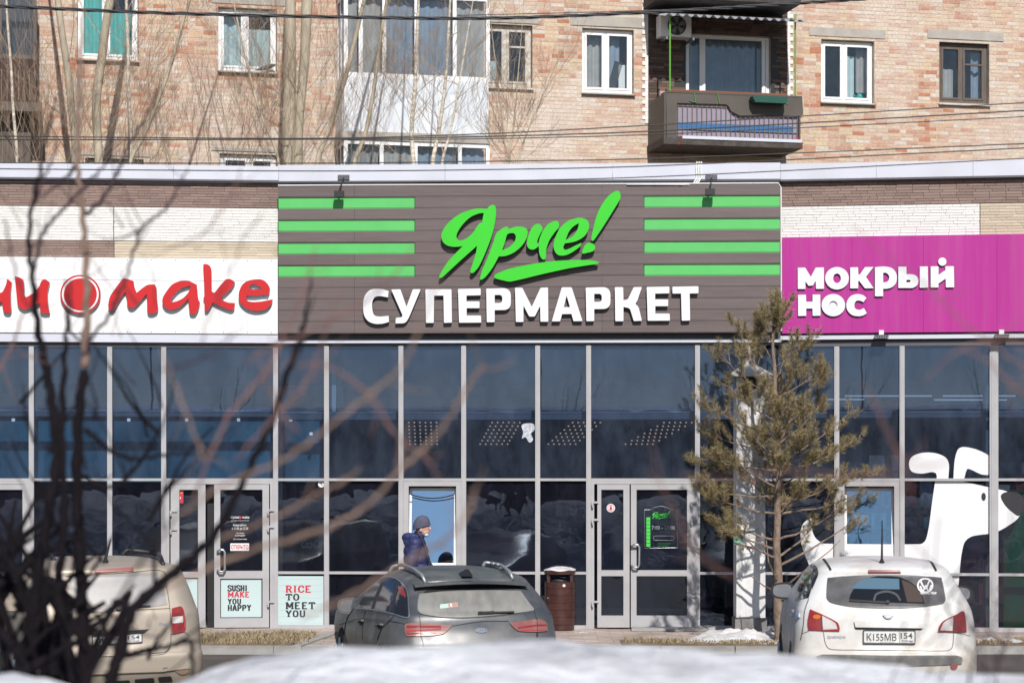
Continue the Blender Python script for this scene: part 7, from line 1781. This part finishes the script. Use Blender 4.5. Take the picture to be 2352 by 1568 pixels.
# ---- the pine beside the white car
def pine():
    Y0 = 29.5; gb = P(1790, 1470, Y0)
    t = empty('pine_tree', 'young pine with sparse olive needle tufts beside the white pillar', 'pine tree', WORLD, (gb.x, Y0, .15))
    bark = mat('pine_bark', (.25, .185, .14), .9, var=.3, vscale=9, stretch=(2, 2, .8), bump=1.0, bscale=26, dirt=(.12, .085, .065), damt=.6, dscale=7)
    tp = [(1790, 1475, 26), (1789, 1400, 23), (1787, 1320, 19), (1784, 1240, 17), (1786, 1160, 15), (1790, 1080, 14), (1788, 1000, 12), (1783, 930, 10.5), (1779, 860, 9), (1776, 800, 7.5), (1775, 740, 5), (1774, 690, 3)]
    P3 = [P(x, y, Y0) for x, y, w in tp]; R_ = [w/2/168 for x, y, w in tp]
    sm = []; RR = []
    for i in range(len(P3)-1):
        for k in range(4): f = k/4; sm.append(P3[i].lerp(P3[i+1], f)+Vector((.006*sin(i*4+k), .006*cos(i*3+k), 0))); RR.append((R_[i]+(R_[i+1]-R_[i])*f)*random.uniform(.93, 1.07))
    part('trunk', MB().tube(sm, RR, 12), bark, t, smooth=True)
    br = MB(); nd = MB()
    def trunk_at(py):
        z = P(0, py, Y0).z
        return min(sm, key=lambda p: abs(p.z-z)).copy()
    def tuft(p, d, L, n=46):
        """bottle-brush of long needles round a shoot that ends at p"""
        d = d.normalized(); n = int(n*2.6)
        for i in range(n):
            f = random.uniform(0, 1); b = p-d*(L*.95)*(1-f); k = rv(); k = (k-d*k.dot(d)).normalized()
            v = (d*random.uniform(.25, .95)+k*random.uniform(.7, 1.0)).normalized(); l = random.uniform(.055, .10); w = .0021
            s = v.cross(rv()).normalized()*w
            nd.add([b-s, b+s, b+v*l+rv()*.006], [(0, 1, 2)])
    def branch(a, tip, r, tufts, dens=1.0):
        v = tip-a; L = v.length; n = 7; pts = []
        sag = random.uniform(.02, .08)*L
        for i in range(n+1):
            f = i/n; q = a+v*f; q.z -= sag*sin(pi*f); q += rv()*.012*(0 < i < n); pts.append(q)
        br.tube(pts, [max(.004, r*(1-.8*i/n)) for i in range(n+1)], 6, cap=False)
        for k in range(int(tufts*1.3)):
            f = random.uniform(.38, 1)**.75; i = min(n-1, int(f*n)); b = pts[i].lerp(pts[i+1], f*n-i); ax = (pts[i+1]-pts[i]).normalized()
            side = rv(); side = (side-ax*side.dot(ax)).normalized(); d = (ax*.7+side*.75+Vector((0, 0, .55))).normalized()
            l = random.uniform(.10, .30)*(1.25-f*.5); e = b+d*l
            br.tube([b, b.lerp(e, .5)+rv()*.01, e], [.005, .004, .003], 4, cap=False)
            tuft(e+d*.05, d+Vector((0, 0, .7)), random.uniform(.13, .20), int(random.uniform(36, 60)*dens))
        tuft(pts[-1], v.normalized()+Vector((0, 0, .5)), .2, int(54*dens))
    T = [(905, 1648, 805, 9), (930, 1690, 740, 9), (880, 1705, 800, 8), (1000, 1612, 925, 10), (1030, 1600, 985, 10), (960, 1665, 880, 9), (1070, 1600, 1050, 12), (1110, 1640, 1030, 10), (1140, 1592, 1110, 12), (1190, 1625, 1135, 10), (1235, 1650, 1190, 8), (1260, 1652, 1205, 7),
         (1150, 1690, 1060, 9), (1060, 1705, 960, 9), (1000, 1715, 900, 9), (1290, 1690, 1215, 5), (1090, 1735, 1000, 8),
         (850, 1860, 770, 9), (880, 1820, 775, 9), (920, 1880, 850, 10), (960, 1895, 850, 9), (1010, 1890, 925, 10), (1060, 1960, 940, 9), (1080, 1975, 1005, 9), (1110, 1900, 1030, 10), (1130, 2000, 1085, 11), (1150, 1940, 1090, 9), (1190, 1990, 1130, 8), (1230, 1935, 1165, 8), (1100, 1845, 1010, 10), (1020, 1830, 930, 9), (1180, 1850, 1110, 9), (1270, 1870, 1200, 6), (1300, 1965, 1195, 4),
         (830, 1735, 760, 8), (790, 1790, 720, 8), (800, 1750, 740, 8), (760, 1800, 700, 7)]
    for by, tx, ty, n in T:
        a = trunk_at(min(by, 1330)); tip = P(tx, ty, Y0+random.uniform(-.55, .55)); branch(a, tip, .006+.016*(by-700)/650, n, 1.0)
    for k in range(16):   # branches towards and away from the street
        by = random.uniform(880, 1240); a = trunk_at(by); s_ = random.choice([-1, 1]); l = .35+.9*(by-700)/650
        tip = a+Vector((random.uniform(-.35, .35), s_*l, .35)); branch(a, tip, .012, 8)
    for k in range(26):   # dense leader
        a = trunk_at(random.uniform(690, 770)); d = Vector((random.uniform(-1, 1), random.uniform(-1, 1), random.uniform(.2, 1.2))).normalized(); e = a+d*random.uniform(.08, .26)
        br.tube([a, e], [.006, .003], 4, cap=False); tuft(e+d*.06, d+Vector((0, 0, .5)), .2, 60)
    tuft(sm[-1]+Vector((0, 0, .16)), Vector((0, 0, 1)), .24, 90)
    # low bare limbs
    for a, pts in ((1365, [(1755, 1345), (1722, 1320)]), (1362, [(1860, 1300), (1905, 1265), (1930, 1240)]), (1375, [(1830, 1362), (1858, 1345)]), (1340, [(1765, 1290), (1760, 1240)])):
        q = [trunk_at(a)]+[P(x, y, Y0-.3) for x, y in pts]; br.tube(q, [.016, .01, .006, .004][:len(q)], 6, cap=False)
    part('branches', br, bark, t)
    need = mat('dry_pine_needles', (.27, .215, .105), .6, island=.5)
    part('needles', nd, need, t, kind='stuff')
pine()

# ================================================================== overhead cables
def wire(pts, Y, w, label, strands=1, amp=0.0):
    q = spline([(a, b) for a, b in pts], 14, closed=False); r = w/2*Y/F; mb = MB()
    n = len(q)
    for s_ in range(strands):
        L_ = []
        for i, (x, y) in enumerate(q):
            p = P(x, y, Y); ph = i*.9+s_*pi*2/max(1, strands)
            if strands > 1: p = p+Vector((0, cos(ph), sin(ph)))*r*.9
            L_.append(p)
        mb.tube(L_, r*(.75 if strands > 1 else 1), 6)
    m = P(*pts[len(pts)//2], Y)
    single('cable', mb, M['cable'], label, 'cable', WORLD, tuple(m), group='overhead cables', smooth=True)
wire([(-200, 9), (0, 15), (360, 30), (800, 40), (1140, 42), (1500, 28), (1830, 8), (2100, -10), (2500, -40)], 20, 5.5, 'thick twisted black cable crossing the top of the picture', 3)
wire([(1050, 36), (1300, 30), (1500, 24), (1700, 14), (1900, -4)], 20.3, 2, 'thin cable running just above the thick twisted one')
wire([(-200, 309), (0, 313), (706, 318), (1100, 308), (1505, 287), (2352, 236), (2600, 220)], 21, 2.6, 'top cable of the three sagging over the open balcony grille')
wire([(-200, 319), (0, 321), (706, 320), (1100, 314), (1505, 301), (2352, 254), (2600, 238)], 21.3, 3, 'middle cable of the three sagging over the open balcony grille')
wire([(800, 322), (1100, 319), (1505, 309), (2352, 268), (2600, 252)], 21.6, 2.2, 'lowest cable of the three sagging over the open balcony grille')
wire([(-200, 372), (0, 374), (706, 375), (1100, 371), (1505, 364), (2352, 330), (2600, 318)], 21.9, 2.6, 'cable running along the roof trim top edge')
wire([(-200, 386), (0, 388), (706, 393), (1100, 390), (1505, 381), (2352, 340), (2600, 326)], 22.2, 2.6, 'cable crossing the middle of the pale roof trim')
wire([(-200, 417), (0, 418), (600, 420), (1000, 418), (1505, 406), (2352, 364), (2600, 350)], 22.5, 2.4, 'cable crossing from the brown tiles to the trim end')

# ================================================================== near shrubs between camera and street
M['bark_shaded'] = mat('shaded_shrub_bark', (.008, .006, .008), .9, var=.3, vscale=20, spec=.15)  # dark bark taken near black, shade put into its colour
M['bark_violet'] = mat('violet_brown_bark', (.040, .024, .031), .85, var=.3, vscale=20, spec=.2)
M['bark_warm'] = mat('warm_brown_bark', (.19, .125, .095), .85, var=.35, vscale=16)
M['bark_red'] = mat('reddish_shoot_bark', (.16, .085, .075), .85, var=.3, vscale=18)
def limb(name, par, pts, Y, m, n=9):
    thin = .84 if Y > 6 else .42
    """pts: (px, py, width px[, depth change])"""
    q = spline([(p[0], p[1]) for p in pts], 6, closed=False); V = []; R_ = []
    for i, (x, y) in enumerate(q):
        f = i/6; k = min(int(f), len(pts)-2); t = f-k; w = pts[k][2]+(pts[k+1][2]-pts[k][2])*t
        d0 = pts[k][3] if len(pts[k]) > 3 else 0; d1 = pts[k+1][3] if len(pts[k+1]) > 3 else 0
        YY = Y+d0+(d1-d0)*t; jj = .0022*Y/4; V.append(P(x, y, YY)+Vector((jj*sin(i*1.7+pts[0][1]), 0, jj*cos(i*2.1+pts[0][0])))); R_.append(max(.0012, thin*w/2*YY/F*(1+.10*sin(i*2.3+pts[0][0])+(.16 if i % 9 == 4 else 0))))
    o = part(name, MB().tube(V, R_, n), m, par, smooth=True)
    if name in ('shoot', 'branch'):      # a few side twigs with buds
        rnd = random.Random(int(pts[0][0]*7+pts[0][1]))
        for k in range(rnd.randint(2, 4)):
            i = rnd.randint(len(V)//4, len(V)-2); d = (V[i+1]-V[i]).normalized(); side = Vector((-d.z, 0, d.x))*rnd.choice([-1, 1]); e = (d*.8+side*rnd.uniform(.5, .9)).normalized(); L_ = Y*rnd.uniform(.012, .03); q = [V[i]]
            for j in range(4): e = (e+Vector((0, 0, .18))).normalized(); q.append(q[-1]+e*L_/4)
            r0 = max(.0011, R_[i]*.45); part('twig', MB().tube(q, [r0, r0*.85, r0*.95, r0*.6, r0*.35], 6), m, par, smooth=True)
    return o
Ys = 7.6
b0 = P(150, 1568, Ys)
s1 = empty('shrub', 'dark many-stemmed bare shrub close by at the left', 'shrub', WORLD, (b0.x, Ys, 1.0))
dk, vi, wa, rd = M['bark_shaded'], M['bark_violet'], M['bark_warm'], M['bark_red']
limb('stem', s1, [(192, 1900, 46), (194, 1568, 42), (191, 1461, 38), (186, 1339, 36), (181, 1241, 33), (177, 1094, 30), (181, 947, 28), (194, 847, 24)], Ys, dk)
limb('stem', s1, [(194, 847, 24), (199, 723, 21), (197, 606, 18), (191, 508, 16), (183, 430, 14), (178, 372, 13), (179, 325, 13), (181, 235, 12), (186, 120, 8), (192, 20, 5)], Ys, wa)
limb('stem', s1, [(80, 1900, 44), (73, 1568, 40), (69, 1486, 38), (78, 1388, 34), (93, 1290, 32), (113, 1167, 30), (130, 1045, 28), (119, 922, 26), (106, 847, 24), (87, 754, 20), (76, 645, 16), (67, 578, 13), (72, 485, 12), (94, 387, 10), (103, 329, 9), (121, 259, 6), (130, 215, 3)], Ys-.2, dk)
limb('branch', s1, [(74, 480, 9), (96, 422, 7), (112, 385, 6), (125, 352, 7), (132, 320, 5)], Ys-.2, vi)
limb('branch', s1, [(76, 621, 11), (88, 575, 10), (98, 536, 10), (125, 500, 9), (156, 469, 9), (215, 407, 8), (242, 376, 6), (254, 348, 4)], Ys-.25, vi)
limb('branch', s1, [(194, 495, 12), (234, 458, 10), (269, 399, 9), (281, 372, 8), (293, 337, 8), (320, 294, 7), (351, 235, 6), (362, 200, 3)], Ys, vi)
limb('branch', s1, [(175, 380, 10), (160, 400, 9), (137, 419, 8), (112, 440, 5), (98, 455, 3)], Ys, vi)
limb('stem', s1, [(172, 1568, 34), (150, 1450, 30), (132, 1363, 28), (142, 1265, 24), (147, 1143, 22), (142, 996, 19), (147, 849, 16), (152, 760, 10), (155, 690, 8), (150, 640, 5)], Ys-.3, dk)
limb('stem', s1, [(40, 1568, 40), (60, 1470, 36), (88, 1412, 30), (64, 1363, 28), (34, 1314, 26), (0, 1241, 24), (-60, 1150, 22)], Ys-.1, dk)
limb('stem', s1, [(120, 1568, 60), (100, 1480, 56), (90, 1420, 50), (60, 1380, 36), (0, 1330, 30), (-50, 1290, 26)], Ys+.1, dk)
limb('stem', s1, [(160, 1700, 60), (150, 1568, 64), (130, 1490, 60), (120, 1430, 40)], Ys-.05, dk)
limb('branch', s1, [(194, 820, 12), (211, 774, 10), (250, 727, 10), (270, 680, 9), (291, 637, 8), (304, 586, 8), (328, 522, 9), (355, 500, 8), (382, 477, 8), (417, 415, 6), (433, 387, 3)], Ys-.6, vi)
limb('branch', s1, [(328, 522, 8), (300, 540, 6), (273, 547, 5), (235, 548, 3)], Ys-.6, vi)
limb('branch', s1, [(196, 986, 16), (220, 1005, 14), (245, 1030, 13), (280, 1045, 12), (313, 1054, 11), (372, 1045, 9), (430, 1040, 6), (500, 1050, 4)], Ys-.5, dk)
limb('branch', s1, [(191, 1089, 15), (220, 1113, 13), (255, 1118, 10), (300, 1105, 6)], Ys-.5, dk)
limb('branch', s1, [(250, 1600, 38), (262, 1530, 36), (276, 1496, 34), (300, 1408, 32), (353, 1354, 30), (416, 1300, 26), (490, 1231, 22), (546, 1131, 20), (580, 1060, 19), (626, 963, 18), (660, 858, 18), (693, 766, 14), (705, 700, 8), (716, 640, 5)], Ys-1.0, dk)
limb('branch', s1, [(276, 1505, 22), (310, 1500, 20), (343, 1491, 17), (390, 1482, 14), (436, 1471, 13), (441, 1500, 11), (443, 1568, 10)], Ys-1.0, dk)
limb('branch', s1, [(300, 1408, 26), (270, 1380, 22), (240, 1420, 18), (205, 1440, 20)], Ys-.9, dk)
limb('branch', s1, [(197, 820, 10), (205, 800, 8), (160, 760, 7), (165, 700, 6), (160, 640, 4)], Ys+.3, vi)
limb('branch', s1, [(53, 715, 5), (40, 760, 6), (25, 800, 7), (8, 830, 7), (-20, 880, 8)], Ys-.8, M['bark_red'])
limb('branch', s1, [(10, 500, 5), (22, 560, 6), (40, 640, 6), (70, 720, 5)], Ys-1.2, vi)
def twigs(par, n, x0, x1, y0, y1, Y, m, seed, wmin=2.0, wmax=4.5, Lm=150, ang=(-2.4, -.6)):
    rnd = random.Random(seed)
    for k in range(n):
        mb = MB(); x, y = rnd.uniform(x0, x1), rnd.uniform(y0, y1); a = rnd.uniform(*ang); L_ = rnd.uniform(.4, 1)*Lm; YY = Y+rnd.uniform(-.8, .8); pts = []
        w = rnd.uniform(wmin, wmax); cv = rnd.uniform(-.6, .6)
        for i in range(6):
            f = i/5; pts.append(P(x, y, YY)); x += cos(a)*L_/5; y += sin(a)*L_/5; a += cv/5+rnd.uniform(-.2, .2)
        mb.tube(pts, [max(.0010, w*(1-.7*i/5)/2*YY/F) for i in range(6)], 5, cap=False); part('twig', mb, m, par, smooth=True)
twigs(s1, 34, -20, 400, 900, 1520, Ys-.5, dk, 3, 5, 11, 280); twigs(s1, 12, 0, 200, 1350, 1600, Ys+.3, dk, 33, 18, 40, 320); twigs(s1, 16, -40, 130, 1280, 1568, Ys+.2, dk, 34, 14, 34, 260); twigs(s1, 14, 10, 420, 500, 900, Ys-.8, vi, 4, 2.5, 5, 170); twigs(s1, 12, 260, 430, 1420, 1500, Ys-1, dk, 5, 3, 5, 60, (-2.2, -.7)); twigs(s1, 10, 0, 200, 1300, 1560, Ys-.4, dk, 6, 10, 20, 240)
# second shrub: long sunlit shoots reaching across the middle, nearer still
Yo = 4.3
s2_ = empty('shrub', 'long sunlit brown shoots of a very near shrub arching across the shop front', 'shrub', WORLD, (P(300, 1568, Yo).x, Yo, 1.2))
limb('shoot', s2_, [(430, 1180, 13), (517, 968, 16), (559, 913, 18), (622, 837, 18), (647, 774, 17), (672, 732, 17), (698, 661, 14), (719, 594, 10), (726, 560, 5)], Yo+.6, M['bark_red'])
limb('shoot', s2_, [(400, 1190, 13), (520, 1110, 17), (635, 1064, 19), (706, 1018, 19), (777, 963, 19), (845, 909, 20), (880, 880, 18), (916, 850, 17), (945, 800, 15), (975, 720, 11), (1010, 640, 7), (1035, 580, 4)], Yo, wa)
limb('shoot', s2_, [(380, 1350, 20), (560, 1270, 22), (752, 1211, 24), (853, 1152, 22), (916, 1081, 21), (971, 1031, 21), (1021, 976, 20), (1059, 913, 20), (1085, 870, 20), (1105, 846, 22), (1110, 838, 10)], Yo+.1, wa)
limb('shoot', s2_, [(540, 1060, 9), (600, 990, 14), (647, 942, 15), (702, 879, 15), (740, 791, 13), (752, 740, 10), (775, 680, 5)], Yo+.3, M['bark_red'])
limb('shoot', s2_, [(680, 840, 8), (735, 835, 12), (786, 858, 14), (845, 905, 15), (916, 1005, 15), (979, 1052, 13), (1010, 1100, 7)], Yo+.2, M['bark_red'])
limb('shoot', s2_, [(560, 830, 7), (664, 783, 14), (752, 741, 15), (828, 695, 15), (882, 657, 13), (930, 600, 9), (965, 540, 5)], Yo+.4, M['bark_red'])
limb('shoot', s2_, [(500, 1240, 14), (643, 1182, 18), (720, 1140, 16), (777, 1110, 14), (830, 1075, 8)], Yo+.2, wa)
limb('shoot', s2_, [(690, 1420, 14), (800, 1370, 20), (900, 1310, 22), (960, 1275, 24), (1020, 1240, 22), (1060, 1200, 18), (1085, 1150, 20), (1090, 1120, 14)], Yo-.2, wa)
limb('shoot', s2_, [(351, 588, 5), (429, 555, 8), (468, 536, 9), (515, 473, 9), (546, 415, 8), (558, 364, 5)], Yo+1.4, M['bark_red'])
limb('shoot', s2_, [(466, 800, 8), (472, 742, 8), (500, 690, 7), (542, 598, 7), (560, 540, 5), (600, 500, 3)], Yo+1.2, vi)
limb('shoot', s2_, [(350, 850, 12), (420, 840, 13), (500, 800, 10), (540, 760, 6)], Yo+.5, vi)
limb('shoot', s2_, [(370, 800, 9), (400, 880, 14), (440, 980, 15), (470, 1060, 12)], Yo+.4, wa)
limb('shoot', s2_, [(590, 800, 7), (620, 900, 13), (655, 960, 13), (690, 990, 8)], Yo+.2, M['bark_red'])
limb('stem', s2_, [(60, 1900, 40), (200, 1568, 34), (300, 1420, 26), (380, 1350, 20)], Yo+.1, dk)
limb('stem', s2_, [(100, 1900, 36), (260, 1400, 22), (400, 1190, 14)], Yo+.2, dk)
# third shrub: reddish twigs at the right edge
Yr = 5.4
s3_ = empty('shrub', 'reddish bare twigs of a near shrub at the lower right corner', 'shrub', WORLD, (P(2240, 1568, Yr).x, Yr, 1.3))
limb('stem', s3_, [(2190, 1800, 13), (2223, 1568, 12), (2242, 1500, 11), (2291, 1407, 9), (2305, 1320, 8), (2311, 1241, 7), (2330, 1150, 5), (2345, 1080, 3)], Yr, vi)
limb('stem', s3_, [(2270, 1800, 11), (2285, 1568, 10), (2310, 1480, 8), (2340, 1400, 7), (2362, 1300, 5)], Yr+.3, vi)
limb('branch', s3_, [(2030, 1620, 8), (2046, 1568, 7), (2071, 1505, 6), (2110, 1450, 4), (2140, 1400, 2)], Yr, vi)
limb('branch', s3_, [(2242, 1500, 6), (2225, 1440, 5), (2205, 1400, 4), (2215, 1350, 3)], Yr, vi)
limb('shoot', s3_, [(1985, 880, 4), (2005, 920, 12), (2041, 996, 14), (2071, 1060, 12), (2085, 1110, 6)], Yr-1.4, M['bark_red'])
limb('shoot', s3_, [(2200, 800, 6), (2270, 830, 14), (2320, 880, 15), (2375, 920, 15)], Yr-1.2, M['bark_red'])
limb('shoot', s3_, [(2120, 880, 4), (2180, 820, 9), (2240, 790, 11), (2330, 775, 12), (2400, 770, 12)], Yr-1.1, M['bark_red'])
limb('shoot', s3_, [(1560, 1090, 3), (1680, 1098, 8), (1800, 1080, 9), (1960, 1090, 9), (2090, 1080, 7), (2180, 1060, 3)], Yr-1.5, M['bark_red'])
limb('shoot', s3_, [(1690, 1330, 6), (1640, 1300, 12), (1600, 1265, 12), (1560, 1190, 11), (1520, 1120, 8), (1490, 1080, 4)], Yr-1.5, M['bark_red'])
limb('shoot', s3_, [(1960, 520, 3), (2040, 590, 7), (2120, 650, 9), (2200, 730, 11), (2290, 800, 12), (2380, 860, 12)], Yr-.8, M['bark_red'])
twigs(s3_, 26, 2120, 2352, 1300, 1568, Yr, vi, 11, 2.2, 5, 190); twigs(s3_, 14, 2000, 2352, 1430, 1600, Yr-.3, vi, 12, 2.2, 5, 130)

# ================================================================== across the street (seen only mirrored in the glazing)
bb = empty('brick_terrace', 'long dark brick block across the street mirrored in the shop glass', 'building', WORLD, (0, -62, 0))
rm_ = mat('street_side_brick', (.22, .16, .13), .9, var=.25, vscale=2)
part('wall', B(-90, 90, -72, -62, 0, 6.3), rm_, bb); part('roof', MB().add([(-91, -73, 6.31), (91, -73, 6.31), (91, -61.4, 6.31), (-91, -61.4, 6.31), (-91, -67, 6.7), (91, -67, 6.7)], [(0, 1, 2, 3), (3, 2, 5, 4), (1, 0, 4, 5), (0, 3, 4), (2, 1, 5)]), mat('dark_roof_sheet', (.08, .08, .09), .6), bb)
wm_ = MB()
for i in range(44):
    for z in (1.2, 4.1): wm_.box(-88+i*4, -86.4+i*4, -62.02, -61.98, z, z+1.7)
part('window', wm_, M['black_gloss'], bb, kind='stuff')
am = MB(); ax, ay = -4.75, -61.0
am.tube([(ax, ay, 0), (ax, ay, 8), (ax, ay, 24.6)], [.10, .06, .03], 8)
for z_, l_, dz in ((24.2, .55, -.25), (23.9, .45, .1), (23.6, .5, -.2), (23.3, .35, .12)): am.tube([(ax-l_, ay, z_+dz*.3), (ax, ay, z_), (ax+l_, ay, z_+dz)], .016, 5)
am.tube([(ax+.3*cos(t), ay+.3*sin(t)*.4, 23.1+.06*sin(t)) for t in [2*pi*k/20 for k in range(21)]], .014, 5)
single('antenna_mast', am, M['black'], 'thin antenna mast across the street mirrored in the tilted vent pane', 'antenna mast', WORLD, (ax, ay, 0))
bt = MB(); random.seed(21)
for i in range(26):
    x = -60+i*4.8+random.uniform(-1.5, 1.5); 
    grow(bt, Vector((x, -30+random.uniform(-3, 3), .6)), Vector((random.uniform(-.1, .1), 0, 1)), random.uniform(3, 5), .12, 2, .3, .55, 5, 5, (4, 6))
single('thicket', bt, M['twig'], kind='stuff')
